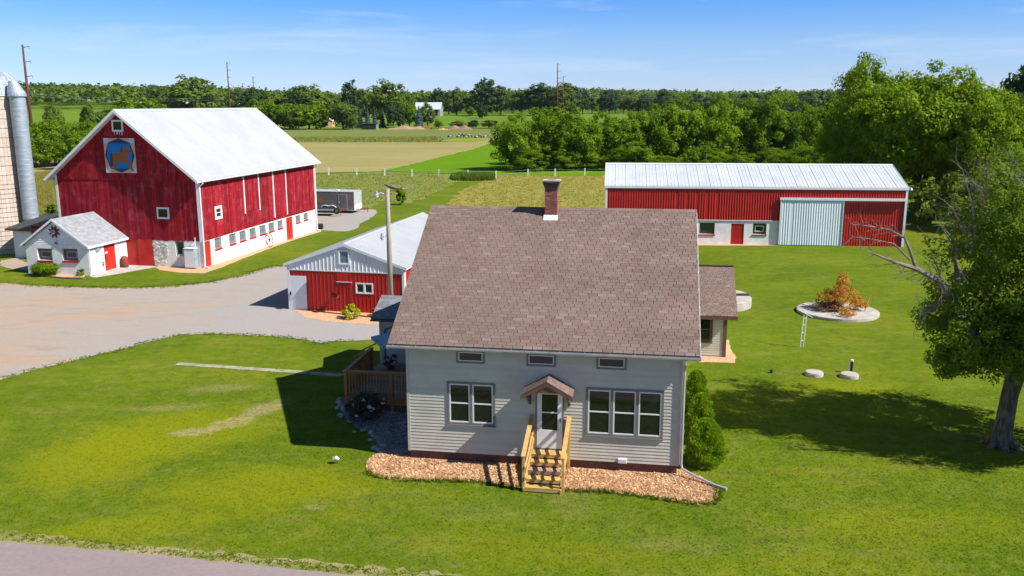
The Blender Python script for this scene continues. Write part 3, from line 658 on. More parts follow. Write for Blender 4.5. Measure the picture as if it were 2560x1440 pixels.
def boards_v(T, us, zlo, zhi, holes, mat, parent, name='board', proud=(.02, .035), step=None, amp_edge=0.0):
    """vertical boards, each a piece of its own, a little proud or shy of its neighbours"""
    for a, b in zip(us[:-1], us[1:]):
        c = (a+b)/2; lo = zlo(c) if callable(zlo) else zlo
        segs = [(lo+rng.uniform(-amp_edge, amp_edge), None)]
        spans = [(segs[0][0], 1e9)]
        for h in holes:
            if h[0]-.001 < c < h[1]+.001:
                ns = []
                for s0, s1 in spans:
                    if h[3] <= s0 or h[2] >= s1: ns.append((s0, s1)); continue
                    if h[2] > s0: ns.append((s0, h[2]))
                    if h[3] < s1: ns.append((h[3], s1))
                spans = ns
        p = rng.uniform(*proud); sh = rng.random()
        for s0, s1 in spans:
            ta = min(s1, zhi(a) if callable(zhi) else zhi); tb = min(s1, zhi(b) if callable(zhi) else zhi)
            if min(ta, tb) <= s0+.02: continue
            mb = MB(); e = .006
            mb.prism([(a+e, s0), (b-e, s0), (b-e, tb), (a+e, ta)], 0.0, p, lambda u, z, n: T(u, n, z), 0, sh)
            mb.build(name, mat, parent)

def bars(mb, T, u0, u1, z0, z1, w, n0, n1, mi=0):
    """a rectangular frame of four butted bars"""
    mb.box(u0, u1, n0, n1, z0, z0+w, mi, T=T); mb.box(u0, u1, n0, n1, z1-w, z1, mi, T=T)
    mb.box(u0, u0+w, n0, n1, z0+w, z1-w, mi, T=T); mb.box(u1-w, u1, n0, n1, z0+w, z1-w, mi, T=T)

def window(T, parent, u0, u1, z0, z1, casing, cmat, sashes=1, mat='vinyl', rail=True, proud=.045, sill=True, label=None, vs=None, sw=.042, name='window'):
    """casing > sash, pane for each light; a double-hung window has a meeting rail and two panes"""
    mb = MB(); bars(mb, T, u0, u1, z0, z1, casing, .0, proud)
    iu0, iu1, iz0, iz1 = u0+casing, u1-casing, z0+casing, z1-casing
    w = (iu1-iu0-(sashes-1)*casing*1.3)/sashes; cells = []
    for k in range(sashes):
        a = iu0+k*(w+casing*1.3); cells.append((a, a+w))
        if k: mb.box(a-casing*1.3, a, 0, proud, iz0, iz1, T=T)
    if sill: mb.box(u0-.02, u1+.02, .0, proud+.03, z0-.035, z0, T=T)
    f = mb.build(name, cmat, parent)
    if label: f['label'] = label
    for a, b in cells:
        s = MB(); bars(s, T, a, b, iz0, iz1, sw, .002, proud*.75)
        mid = (iz0+iz1)/2 if rail else None
        if rail: s.box(a+sw, b-sw, .002, proud*.7, mid-sw*.5, mid+sw*.5, T=T)
        s.build('sash', M[mat], f)
        for (c, d) in (((iz0+sw, mid-sw*.5), (mid+sw*.5, iz1-sw)) if rail else ((iz0+sw, iz1-sw),)):
            q = MB(); q.box(a+sw, b-sw, .003, .014, c, d, T=T); q.build('pane', M['glass'], f)
    return f

def door(T, parent, u0, u1, z0, z1, mat, proud=.03, framemat=None, label=None, planks=0, handle=None, name='door'):
    mb = MB()
    if framemat: pass
    if planks:
        w = (u1-u0)/planks
        for k in range(planks): mb.box(u0+k*w+.005, u0+(k+1)*w-.005, 0, proud+rng.uniform(-.004, .004), z0, z1, T=T)
    else: mb.box(u0, u1, 0, proud, z0, z1, T=T)
    d = mb.build(name, mat, parent)
    if label: d['label'] = label
    if framemat:
        f = MB(); w = .06; f.box(u0-w, u0-.003, 0, proud+.015, z0, z1+w, T=T); f.box(u1+.003, u1+w, 0, proud+.015, z0, z1+w, T=T); f.box(u0-.003, u1+.003, 0, proud+.015, z1+.003, z1+w, T=T)
        f.build('door_frame', framemat, d)
    if handle:
        h = MB(); h.box(handle[0]-.03, handle[0]+.03, proud, proud+.05, handle[1]-.09, handle[1]+.09, T=T); h.build('handle', M['black'], d)
    return d

def gable_roof(parent, x0, x1, y0, y1, ze, zr, mat, thick=.12, ridge='x', name='roof', back=True):
    """two slabs meeting at a ridge; x0..y1 are the outer edges, ze the height at the eave edge"""
    mb = MB()
    if ridge == 'x':
        c = (y0+y1)/2; P = [(y0, ze), (c, zr), (y1, ze), (y1, ze-thick), (c, zr-thick), (y0, ze-thick)]
        mb.prism(P[:2]+[P[4], P[5]], x0, x1, lambda a, b, h: (h, a, b)); mb.prism([P[1], P[2], P[3], P[4]], x0, x1, lambda a, b, h: (h, a, b))
    else:
        c = (x0+x1)/2; P = [(x0, ze), (c, zr), (x1, ze), (x1, ze-thick), (c, zr-thick), (x0, ze-thick)]
        mb.prism(P[:2]+[P[4], P[5]], y0, y1, lambda a, b, h: (a, h, b)); mb.prism([P[1], P[2], P[3], P[4]], y0, y1, lambda a, b, h: (a, h, b))
    return mb.build(name, mat, parent)

def gable_core(parent, W, L, z, zr, mat, ridge='x', name='wall', x0=0, y0=0, base=0):
    """the solid body behind the cladding"""
    mb = MB()
    if ridge == 'x': mb.prism([(y0, base), (y0+L, base), (y0+L, z), (y0+L/2, zr), (y0, z)], x0, x0+W, lambda a, b, h: (h, a, b))
    else: mb.prism([(x0, base), (x0+W, base), (x0+W, z), (x0+W/2, zr), (x0, z)], y0, y0+L, lambda a, b, h: (a, h, b))
    return mb.build(name, mat, parent)

TABS = {}
def tab_mesh(w, h, t, k, mat):
    key = (round(w, 3), round(h, 3), k, mat.name)
    if key not in TABS:
        mb = MB(); mb.box(.008, w-.008, 0, h+.02, 0, t, shade=(k+.5)/len(SH)); TABS[key] = mb.mesh('shingle', mat)
    return TABS[key]

def shingle_slope(parent, x0, x1, y0, z0, slope_len, pitch, w=.325, h=.143, t=.017, n_single=300, mat=None, seed=3):
    """courses of tabs from the eave up; the lowest are single pieces, the rest one joined part"""
    r = random.Random(seed); mat = mat or M['shingle']
    ca, sa = math.cos(pitch), math.sin(pitch)
    rows = int(slope_len/h); single = 0; rest = MB()
    for j in range(rows):
        off = -((j % 2)*.5)*w-((j % 3)*.05); x = x0+off; s = j*h
        while x < x1:
            a, b = max(x, x0), min(x+w, x1)
            k = r.choices(range(len(SH)), [5, 4, 3, 1.6, 5, 1.2, 4, 3])[0]
            tt = t+r.uniform(0, .004)
            if b-a > .05:
                yy, zz = y0+ca*s, z0+sa*s
                if single < n_single:
                    full = (b-a) > w-.002
                    me = tab_mesh(b-a, h, t, k, mat)
                    o = bpy.data.objects.new('shingle', me); col.objects.link(o); o.parent = parent
                    o.location = (a, yy, zz+.006); o.rotation_euler = (pitch-rad(2.2), 0, 0); single += 1
                else:
                    def T(u, v, n, a=a, yy=yy, zz=zz): return (a+u, yy+ca*v-sa*n, zz+sa*v+ca*n-v*.03)
                    rest.box(.008, b-a-.008, 0, h+.02, .002, tt, shade=(k+.5)/len(SH), T=T)
            x += w
    if rest.v: stuff(rest.build('shingle_courses', mat, parent))

# ---------------------------------------------------------------- the farmhouse
HA = rad(-9.104)
house = thing('farmhouse', 'beige clapboard farmhouse with brown shingle roof, brick chimney and hooded white front door', 'house', (-3.585, 28.55, 0), HA)
W, D, HZ, HR = 9.183, 11.903, 4.374, 8.056
slope = (HR-HZ)/(D/2); OV = .335; GX = .511
T = TF(0.0)
mb = MB(); mb.box(.07, W-.07, .07, D-.07, -.3, .325); mb.build('foundation', M['found'], house)
gable_core(house, W-.02, D, HZ-.02, HR-.06, M['siding'], 'x', 'wall', x0=.01, base=.326)
LW = (1.41, 3.055, 1.36, 2.87); RW = (6.09, 8.62, 1.23, 2.89)
UPS = [(1.75, 2.71), (4.11, 5.09), (6.41, 7.39)]; UZ = (3.53, 3.98)
DR = (4.42, 5.37, .64, 2.66)
holes = [LW, RW, DR]+[(a, b, UZ[0], 4.3) for a, b in UPS]
planks_h(T, .10, W-.10, .33, 4.10, .1145, holes, M['siding'], house)
for s in (0, 1):
    mb = MB(); x = 0 if s == 0 else W-.10
    mb.box(x, x+.10, -.03, .08, .31, 4.13); mb.build('corner_trim', M['cornertrim'], house)
mb = MB()
for k in range(34): mb.prism([(.001, .33+k*.1145), (.022, .33+k*.1145), (.006, .4445+k*.1145), (.001, .4445+k*.1145)], .1, D-.1, lambda n, z, u: (W+n, u, z))
stuff(mb.build('side_siding', M['siding'], house))
f = window(T, house, *LW, .075, M['trimgrey'], 2, label='double window of the front wall with two double-hung sashes')
f = window(T, house, *RW, .075, M['trimgrey'], 3, label='triple window of the front wall with three double-hung sashes')
for a, b in UPS: window(T, house, a, b, UZ[0], UZ[1], .07, M['trimgrey'], 1, rail=False, sill=False, name='attic_window', sw=.03)
# door: white storm door with a two-light glass
mb = MB(); du0, du1, dz0, dz1 = DR
bars(mb, T, du0, du1, dz0, dz1+.0, .045, 0, .05); fr = mb.build('door_frame', M['trimgrey'], house)
u0, u1, z0, z1 = du0+.05, du1-.05, dz0+.05, dz1-.05
g0, g1, gz0, gz1 = 4.63, 5.16, 1.33, 2.58
mb = MB()
for c in grid_cells(u0, u1, z0, z1, [(g0, g1, gz0, gz1)]): mb.box(c[0], c[1], .004, .04, c[2], c[3], T=T)
mb.box(g0, g1, .01, .035, 1.925, 1.965, T=T)
dd = mb.build('front_door', M['white'], house)
for a, b in ((gz0, 1.922), (1.968, gz1)):
    mb = MB(); mb.box(g0+.002, g1-.002, .006, .02, a+.002, b-.002, T=T); mb.build('pane', M['glass'], dd)
mb = MB(); mb.box(5.245, 5.275, .041, .08, 1.62, 1.78, T=T); mb.build('handle', M['black'], dd)
mb = MB(); mb.box(7.18, 7.48, .02, .07, .315, .475, T=T)
for k in range(4): mb.box(7.2, 7.46, .07, .085, .335+k*.035, .352+k*.035, T=T)
mb.build('wall_vent', M['vinyl'], house)
# roof with its shingles
ye, ze = -OV, HZ-OV*slope
pitch = math.atan(slope); SL = (D/2+OV)/math.cos(pitch)
roof = gable_roof(house, -GX, W+GX, -OV, D+OV, ze+.0, HR, M['underlay'], .10)
shingle_slope(roof, -GX-.02, W+GX+.02, -OV-.02, ze+.005, SL-.02, pitch)
mb = MB(); shk = random.Random(5)
x = -GX-.03
while x < W+GX:
    k = shk.randrange(len(SH)); b = min(x+.30, W+GX+.03)
    mb.box(x, b-.005, D/2-.15, D/2, 0, .02, shade=(k+.5)/len(SH), T=lambda u, v, n: (u, v, HR+.018-abs(v-D/2)*slope*.9+n+(u % .3)*.02))
    mb.box(x, b-.005, D/2, D/2+.15, 0, .02, shade=(k+.5)/len(SH), T=lambda u, v, n: (u, v, HR+.018-abs(v-D/2)*slope*.9+n+(u % .3)*.02)); x += .30
mb.build('ridge_cap', M['shingle'], roof)
for s in (-1, 1):       # rake boards under the gable edges
    xx = -GX-.025 if s < 0 else W+GX
    mb = MB(); P = [(-OV, ze-.18), (-OV, ze-.0), (D/2, HR-.0), (D/2, HR-.18)]
    mb.prism(P, xx, xx+.025, lambda a, b, h: (h, a, b)); mb.build('rake_board', M['vinyl'], roof)
# soffit, fascia, gutter, downspout
mb = MB(); mb.box(-GX, W+GX, -OV+.02, -.0, ze-.125, ze-.10); mb.build('soffit', M['trimgrey'], house)
mb = MB(); mb.box(-GX, W+GX, -OV-.0, -OV+.018, ze-.13, ze-.01); mb.build('fascia', M['guttershadow'], house)
gu = MB(); prof = [(0, 0), (-.08, 0), (-.11, .05), (-.11, .105), (-.10, .105), (-.098, .055), (-.08, .012), (-.008, .012), (-.008, .105), (0, .105)]
gu.prism(prof, -GX-.03, W+GX+.03, lambda a, b, h: (h, -OV-.002+a, ze-.115+b)); g = gu.build('gutter', M['gutter'], house)
mb = MB()
for k in range(13): mb.box(-GX+.15+k*.8, -GX+.18+k*.8, -OV-.115, -OV, ze-.027, ze-.02)
mb.build('gutter_strap', M['gutter'], g)
mb = MB(); dx = W+.06
mb.tube([(dx, -OV-.06, ze-.13), (dx, -OV-.06, ze-.25), (dx, -.10, ze-.45), (dx, -.07, ze-.55), (dx, -.07, .42), (dx+.04, -.12, .28), (dx+.5, -.42, .16), (dx+1.05, -.78, .08)], [.042]*8, 8)
mb.tube([(dx+1.05, -.78, .075), (dx+1.4, -.98, .05)], [.045, .06], 8)
mb.build('downspout', M['gutter'], house)
# chimney of single bricks
CX0, CX1, CY0, CY1, CZ0, CZ1 = 4.02, 4.50, 5.45, 5.93, 7.62, 9.13
ch = MB(); ch.box(CX0+.012, CX1-.012, CY0+.012, CY1-.012, CZ0-.3, CZ1); ch = ch.build('chimney', M['mortar'], house)
bh = .0655; nb = int((CZ1-CZ0)/bh)
bm_cache = {}
for j in range(nb):
    grow = 0 if j < nb-4 else (j-(nb-4))*.022+.018
    x0_, x1_, y0_, y1_ = CX0-grow, CX1+grow, CY0-grow, CY1+grow; zz = CZ0+j*bh
    half = (j % 2)
    for fi in range(4):
        L_ = (x1_-x0_) if fi < 2 else (y1_-y0_)
        cuts = [0, L_/2, L_] if half else [0, L_*.25, L_*.75, L_]
        if fi >= 2: cuts = [.10]+[c for c in cuts if .12 < c < L_-.12]+[L_-.10]
        for a, b in zip(cuts[:-1], cuts[1:]):
            mb = MB(); jx = rng.uniform(-.004, .006)
            if fi == 0: mb.box(x0_+a+.004, x0_+b-.004, y0_-jx, y0_+.09, zz+.007, zz+bh-.007, shade=rng.random())
            elif fi == 1: mb.box(x0_+a+.004, x0_+b-.004, y1_-.09, y1_+jx, zz+.004, zz+bh-.004, shade=rng.random())
            elif fi == 2: mb.box(x0_-jx, x0_+.09, y0_+a+.004, y0_+b-.004, zz+.004, zz+bh-.004, shade=rng.random())
            else: mb.box(x1_-.09, x1_+jx, y0_+a+.006, y0_+b-.006, zz+.007, zz+bh-.007, shade=rng.random())
            mb.build('brick', M['sootbrick'] if j >= nb-6+(rng.random() < .4) else M['brick'], ch)
mb = MB(); gtop = .09; zt = CZ0+nb*bh
bars(mb, lambda u, n, z: (u, z, n), CX0-gtop, CX1+gtop, CY0-gtop, CY1+gtop, .16, zt, zt+.045); mb.build('chimney_crown', M['conc'], ch)
mb = MB(); pz = lambda y: HZ+y*slope
mb.prism([(CY0-.17, pz(CY0-.17)+.028), (CY0-.005, pz(CY0)+.03), (CY0-.005, pz(CY0)+.11), (CY0-.17, pz(CY0-.17)+.04)], CX0-.03, CX1+.03, lambda a, b, h: (h, a, b)); mb.build('flashing', M['vinyl'], ch)

# gabled hood over the front door
hx0, hx1, hxc, hz0, hzr, hd = 4.06, 5.71, 4.885, 2.80, 3.27, .86
hood = MB()
for s in (-1, 1):
    xe = hx0 if s < 0 else hx1
    P = [(xe, hz0), (hxc, hzr), (hxc, hzr-.06), (xe, hz0-.06)]
    hood.prism(P, -.002, hd, lambda a, b, h: (a, -h, b))
hood = hood.build('door_hood', M['brown'], house)
for s in (-1, 1):
    L_ = math.hypot(hxc-hx0, hzr-hz0); an = math.atan2(hzr-hz0, hxc-hx0)
    for j in range(6):
        for q in range(3):
            a0 = j*L_/6; sx = -1 if s < 0 else 1
            def T2(u, n, v, s=s, a0=a0): 
                d = a0+u; X0 = hx0 if s < 0 else hx1
                return (X0-s*d*math.cos(an)+s*n*math.sin(an), -v, hz0+d*math.sin(an)+n*math.cos(an)+.004)
            k = rng.randrange(len(SH)); mb = MB(); vv = q*.30-(j % 2)*.1
            mb.box(0, L_/6+.01, .0, .012, max(-.0, vv)+.004, min(vv+.30, hd+.02)-.002 if q < 2 else hd+.02, T=T2, shade=(k+.5)/len(SH)); mb.build('shingle', M['shingle'], hood)
mb = MB()
for s in (-1, 1):
    xe = hx0 if s < 0 else hx1
    mb.prism([(xe-s*-.02, hz0-.03), (hxc, hzr-.02), (hxc, hzr-.16), (xe-s*-.02, hz0-.14)], hd, hd+.025, lambda a, b, h: (a, -h, b))
mb.build('barge_board', M['brown'], hood)
mb = MB(); mb.prism([(hxc-.42, hz0+.13), (hxc, hzr-.16), (hxc+.42, hz0+.13), (hxc+.3, hz0+.10), (hxc-.3, hz0+.10)], hd-.02, hd-.001, lambda a, b, h: (a, -h, b)); mb.build('gable_panel', M['brown'], hood)
for xx in (4.19, 5.50):
    mb = MB(); mb.box(xx, xx+.09, -.09, -.025, 2.22, 2.76); mb.box(xx, xx+.09, -.80, -.09, 2.70, 2.77)
    mb.prism([(.09, 2.28), (.09, 2.42), (.68, 2.70), (.78, 2.70), (.60, 2.58)], xx+.01, xx+.08, lambda a, b, h: (h, -a, b)); mb.build('bracket', M['brown'], hood)

# wooden front steps (they stand against the house, nailed to it)
steps = MB(); sx0, sx1 = 4.30, 5.50
for xx in (sx0, sx1-.04):
    P = [(-.05, .60), (-.05, .42), (-2.02, -.02), (-2.08, .02), (-2.08, .14), (-.42, .57)]
    steps.prism(P[::-1], xx, xx+.04, lambda a, b, h: (h, a, b))
steps = steps.build('stair_stringer', M['lumber'], house)
st = MB
for k, (y, z) in enumerate([(-.40, .60), (-.80, .485), (-1.20, .365), (-1.60, .245), (-2.0, .125)]):
    d_ = .40 if k == 0 else .28
    mb = MB(); mb.box(sx0+.045, sx1-.045, y-.06, y-.06+d_, z, z+.038, shade=rng.random()); mb.build('tread', M['oldlumber'] if k == 2 else M['lumber'], steps)
    mb = MB(); mb.box(sx0+.046, sx1-.046, y-.058, y-.02, z-.09, z-.002, shade=rng.random()); mb.build('riser_board', M['oldlumber'] if k == 2 else M['lumber'], steps)
for xx, s in ((sx0-.045, -1), (sx1+.0, 1)):
    for (y, h0, h1) in ((-.09, .02, 1.84), (-1.98, -.02, 1.15)):
        mb = MB(); mb.box(xx, xx+.09 if s > 0 else xx+.09, y-.045, y+.045, h0, h1); mb.build('post', M['lumber'], steps)
    for q, (za, zb, th) in enumerate(((1.86, 1.22, .04), (1.45, .86, .09), (1.05, .50, .09))):
        mb = MB(); wd = .14 if q == 0 else .04; xo = xx-.02 if q == 0 else (xx+.092 if s < 0 else xx-.042)
        mb.prism([(-.05, za), (-.05, za-th), (-2.10, zb-th), (-2.10, zb)], xo, xo+wd, lambda a, b, h: (h, a, b), shade=rng.random()); mb.build('handrail' if q == 0 else 'rail', M['lumber'], steps)

# right rear wing
wing = MB(); Y0, Y1, X0w, X1w, ZE = 14.3, 20.7, 2.0, 11.70, 2.30
wing.prism([(Y0, 0), (Y1, 0), (Y1, ZE), ((Y0+Y1)/2, 3.75), (Y0, ZE)], X0w, X1w, lambda a, b, h: (h, a, b)); wing.box(X0w, 9.1, D-.2, Y0+.1, 0, 3.2)
wing = wing.build('rear_wing', M['siding'], house)
planks_h(TF(Y0), 9.3, X1w-.12, .1, 2.05, .115, [(9.7, 11.09, .72, 1.98)], M['siding'], wing)
window(TF(Y0), wing, 9.7, 11.09, .74, 1.98, .09, M['brown'], 2, mat='brown', rail=True)
mb = MB(); mb.box(X1w-.12, X1w+.02, Y0-.05, Y0+.0, 0, 2.1); mb.box(X1w, X1w+.06, Y0-.05, Y0+.25, -.0, 2.1); mb.build('corner_post', M['brown'], wing)
sl2 = (3.9-2.12)/3.6; p2 = math.atan(sl2)
r2 = gable_roof(wing, 1.5, 12.2, 13.9, 21.1, 2.12, 3.9, M['underlay'], .12)
shingle_slope(r2, 8.2, 12.22, 13.88, 2.125, 3.6/math.cos(p2), p2, w=.32, h=.14, n_single=0, seed=9)
mb = MB(); mb.box(9.8, 12.21, 17.36, 17.64, 3.885, 3.925); mb.build('ridge_cap', M['underlay'], r2)
mb = MB(); mb.box(1.5, 12.2, 13.84, 13.895, 1.96, 2.11); mb.build('fascia', M['brown'], r2)

# left wing with slate roof, deck in the corner
lw = MB(); lw.prism([(9.1, 0), (12.0, 0), (12.0, 2.75), (10.55, 3.28), (9.1, 2.75)], -3.82, .02, lambda a, b, h: (h, a, b)); lw = lw.build('side_wing', M['siding'], house)
planks_h(TF(9.1), -3.72, -.02, .6, 2.62, .115, [(-.85, -.1, 1.55, 2.15)], M['siding'], lw)
window(TF(9.1), lw, -.85, -.1, 1.55, 2.15, .06, M['trimgrey'], 1, rail=False)
mb = MB(); mb.box(-3.84, -3.72, 9.05, 9.12, 0, 2.62); mb.build('corner_trim', M['cornertrim'], lw)
r3 = gable_roof(lw, -4.12, .0, 8.82, 12.28, 2.68, 3.38, M['underlay'], .10)
shingle_slope(r3, -4.14, .0, 8.80, 2.685, 1.73/math.cos(.385), math.atan(.70/1.73), w=.32, h=.14, n_single=0, seed=12, mat=M['slatedark'])
mb = MB(); mb.prism(prof, -4.14, -.1, lambda a, b, h: (h, 8.80+a*.8, 2.57+b*.8)); mb.build('gutter', M['guttershadow'], lw)
mb = MB(); mb.tube([(-2.9, 8.74, 2.55), (-3.0, 8.8, 2.42), (-3.55, 9.04, 2.15), (-3.6, 9.04, 2.0), (-3.6, 9.04, .65)], .035, 8); mb.build('downspout', M['guttershadow'], lw)
mb = MB(); mb.box(-2.6, -1.6, 9.02, 9.06, .62, 1.9); mb.build('patio_door', M['slidewhite'], lw)

dk = MB(); dk.box(-3.85, -.01, 4.4, 4.44, .30, .545); dk.box(-3.85, -3.81, 4.44, 9.0, .30, .545)
deck = dk.build('deck', M['cedar'], house)
for k in range(33):
    mb = MB(); y = 4.38+k*.14; mb.box(-3.87, -.01, y, y+.132, .548, .573, shade=rng.random()); mb.build('deck_board', M['deck'], deck)
mb = MB()
for k in range(9): mb.box(-3.8+k*.14, -3.77+k*.14, 4.47, 4.475, .02, .30)
for k in range(30):
    a = -3.75+k*.125
    mb.tube([(a, 4.46, .02), (a+.26, 4.465, .29)], .012, 4); mb.tube([(a+.26, 4.475, .02), (a, 4.47, .29)], .012, 4)
mb.build('lattice_skirt', M['cedar'], deck)
for (x, y) in ((-3.80, 4.45), (-1.9, 4.45), (-.10, 4.45), (-3.80, 6.1), (-3.80, 7.75)):
    mb = MB(); mb.box(x-.06, x+.06, y-.06, y+.06, 0, 1.60); mb.build('post', M['cedar'], deck)
mb = MB(); mb.box(-3.92, -.02, 4.36, 4.52, 1.605, 1.645); mb.build('top_rail', M['cedar'], deck)
mb = MB(); mb.box(-3.88, -3.72, 4.52, 7.85, 1.605, 1.645); mb.build('top_rail', M['cedar'], deck)
mb = MB(); mb.box(-3.73, -.15, 4.43, 4.47, .68, .75); mb.box(-3.73, -.15, 4.43, 4.47, 1.52, 1.60); mb.build('rail', M['cedar'], deck)
mb = MB(); mb.box(-3.82, -3.78, 4.52, 7.70, .68, .75); mb.box(-3.82, -3.78, 4.52, 7.70, 1.52, 1.60); mb.build('rail', M['cedar'], deck)
for k in range(28):
    mb = MB(); x = -3.66+k*.127; mb.box(x, x+.035, 4.39, 4.428, .62, 1.58, shade=rng.random()); mb.build('baluster', M['cedar'], deck)
for k in range(25):
    mb = MB(); y = 4.62+k*.125; mb.box(-3.862, -3.822, y, y+.07, .56, 1.58, shade=rng.random()); mb.build('baluster', M['cedar'], deck)
for s in range(3):
    mb = MB(); mb.box(-4.2-s*.28, -3.92-s*.28, 8.0, 9.0, .36-s*.14, .40-s*.14); mb.build('step', M['cedar'], deck)
for y in (7.95, 8.95):
    mb = MB(); mb.box(-4.66, -4.58, y, y+.08, 0, 1.1); mb.prism([(-3.8, 1.62), (-3.8, 1.56), (-4.7, 1.10), (-4.7, 1.16)], y-.01, y+.09, lambda a, b, h: (a, h, b)); mb.build('stair_rail', M['cedar'], deck)

# patio umbrella on the deck
um = thing('patio_umbrella', 'blue-grey square patio umbrella open over the wooden deck beside the farmhouse', 'umbrella', house.matrix_world @ Vector((0, 0, 0)))
um.rotation_euler = (0, 0, HA)
import mathutils
HM = Matrix.Translation((-3.585, 28.55, 0)) @ Matrix.Rotation(HA, 4, 'Z')
um.location = HM @ Vector((-1.75, 7.0, .574))
mb = MB(); c = [(-1.05, -.80, 1.60), (1.1, -1.2, 1.60), (1.15, .8, 1.62), (-1.95, .45, 1.66)]
ap = (0, 0, 2.25)
for k in range(4):
    a, b = Vector(c[k]), Vector(c[(k+1) % 4]); m_ = (a+b)/2-Vector((0, 0, .03))
    mb.add([a, m_, b, ap], [(0, 1, 3), (1, 2, 3)])
for k in range(4):
    a, b = Vector(c[k]), Vector(c[(k+1) % 4]); dz = Vector((0, 0, -.12)); mb.add([a, b, b+dz, a+dz], [(0, 3, 2, 1)])
mb.build('canopy', M['umbrella'], um)
mb = MB(); mb.tube([(0, 0, 0), (0, 0, 2.24)], .022, 8); mb.build('pole', M['vinyl'], um)
mb = MB(); mb.lathe([(0, .06), (.10, .06), (.24, .03), (.25, 0), (0, 0)], (0, 0, 0), 16); mb.build('base', M['black'], um)
for k in range(4):
    mb = MB(); mb.tube([(0, 0, 2.2), tuple(Vector(c[k])-Vector((0, 0, .02)))], .008, 4); mb.build('rib', M['vinyl'], um)

# a few things on the deck
t = thing('deck_chair', 'pale metal deck chair in the shade behind the deck railing', 'chair', HM @ Vector((-.95, 5.4, .574)), HA+.5)
mb = MB(); mb.box(-.25, .25, -.25, .25, .40, .43); mb.build('seat', M['galv'], t)
mb = MB(); bars(mb, TF(.27), -.25, .25, .43, .95, .03, 0, .03)
for k in range(5): mb.box(-.2+k*.09, -.18+k*.09, .005, .02, .46, .92, T=TF(.27))
mb.build('backrest', M['galv'], t)
for (a, b) in ((-.23, -.23), (.23, -.23), (-.23, .23), (.23, .23)): mb = MB(); mb.tube([(a, b, 0), (a, b, .4)], .014, 6); mb.build('leg', M['galv'], t)

def pot_plant(name, label, loc, leaf, flower, r=.2, seed=1, pot='brown'):
    t = thing(name, label, 'plant', loc)
    mb = MB(); mb.lathe([(0, .0), (r*.6, 0), (r*.85, r*1.2), (r*.8, r*1.2), (0, r*1.1)], (0, 0, 0), 14); mb.build('pot', M[pot], t)
    V, F, S = crown(seed, (r*1.4, r*1.4, r), 10, 26, r*.28, r*.5); V[:, 2] += r*1.7
    link('foliage', meshnp('foliage', V, F, leaf, S), t)
    if flower:
        V, F, S = crown(seed+5, (r*1.45, r*1.45, r*1.05), 9, 8, r*.25, r*.4); V[:, 2] += r*1.75
        link('flowers', meshnp('flowers', V, F, flower, S), t)
    return t

# ---------------------------------------------------------------- the big barn
BA = rad(-11.775)
barn = thing('barn', 'big red board barn of 1915 with white metal roof and whitewashed stone base', 'barn', (-23.08, 64.858, 0), BA)
bW, bL, bz, br, be, bg = 11.915, 20.237, 6.86, 11.626, .36, .70
bs = (br-bz)/(bW/2)
gable_core(barn, bW-.06, bL-.06, bz-.05, br-.12, M['barnred'], 'y', 'wall', x0=-bW+.03, y0=.03, base=2.05)
# stone and block base, with openings on the long side and the front
TRb, TFb = TR(0), TF(0)
BW = [(1.70, 2.70), (3.87, 4.90), (5.50, 6.53), (7.15, 8.21), (8.88, 9.98), (10.50, 11.54), (12.17, 13.16), (15.80, 16.78), (17.50, 18.44)]
bz0 = lambda u: 1.10+u*.014
SD = [(.16, 1.10, 0, 1.94), (13.86, 15.15, 0.0, 2.02)]
core = MB(); core.box(-bW+.2, -.22, .22, bL-.1, -.3, 2.05); core.box(-bW, -bW+.2, 0, bL, -.3, 2.05); core.box(-bW, 0, bL-.1, bL, -.3, 2.05)
core.build('base_core', M['dark'], barn)
wall_holes('block_base', TRb, .0, bL, -.3, 2.06, [(a, b, bz0(a)-.1, 1.96) for a, b in BW]+SD, -.22, 0, M['whitewash'], barn)
LOWW = (-2.25, -1.52, .86, 1.99); BD = (-6.72, -4.12, 0, 2.03)
wall_holes('stone_base', TFb, -bW, -.221, -.3, 2.06, [LOWW, BD], -.22, 0, M['whitewash'], barn)
mb = MB(); r_ = random.Random(4)
for k in range(46):
    u = r_.uniform(-4.05, -2.95); z = r_.uniform(.15, 1.85); s = r_.uniform(.08, .17)
    poly = [(u+s*math.cos(a)*r_.uniform(.8, 1.2), z+s*.7*math.sin(a)*r_.uniform(.8, 1.2)) for a in [q*math.pi/3 for q in range(6)]]
    m2 = MB(); m2.prism(poly, .0, r_.uniform(.02, .045), lambda u, z, n: TFb(u, n, z), shade=r_.random()); m2.build('stone', M['rubble'], barn)
for a, b in BW:
    z0, z1 = bz0(a), 1.95
    mb = MB(); bars(mb, TRb, a+.04, b-.04, z0, z1, .05, -.15, -.09); mb.box((a+b)/2-.015, (a+b)/2+.015, -.14, -.10, z0+.05, z1-.05, T=TRb)
    f = mb.build('window', M['galv'], barn)
    for q0, q1 in ((a+.09, (a+b)/2-.015), ((a+b)/2+.015, b-.09)):
        for w0, w1 in ((z0+.05, (z0+z1)/2-.01), ((z0+z1)/2+.01, z1-.05)):
            m2 = MB(); m2.box(q0+.002, q1-.002, -.135, -.115, w0, w1, T=TRb); m2.build('pane', M['glassblock'], f)
    m2 = MB(); m2.box(a-.02, b+.02, -.18, .06, z0-.10, z0-.005, T=TRb); m2.build('sill', M['redpaint'], f)
for (a, b, c, d_) in SD: door(TR(-.10), barn, a+.01, b-.01, c, d_-.01, M['redpaint'], planks=6, proud=.05)
window(TF(.10), barn, LOWW[0]+.01, LOWW[1]-.01, LOWW[2]+.01, LOWW[3]-.01, .05, M['glassblock'], 1, mat='galv', rail=False, proud=.03, sill=False)
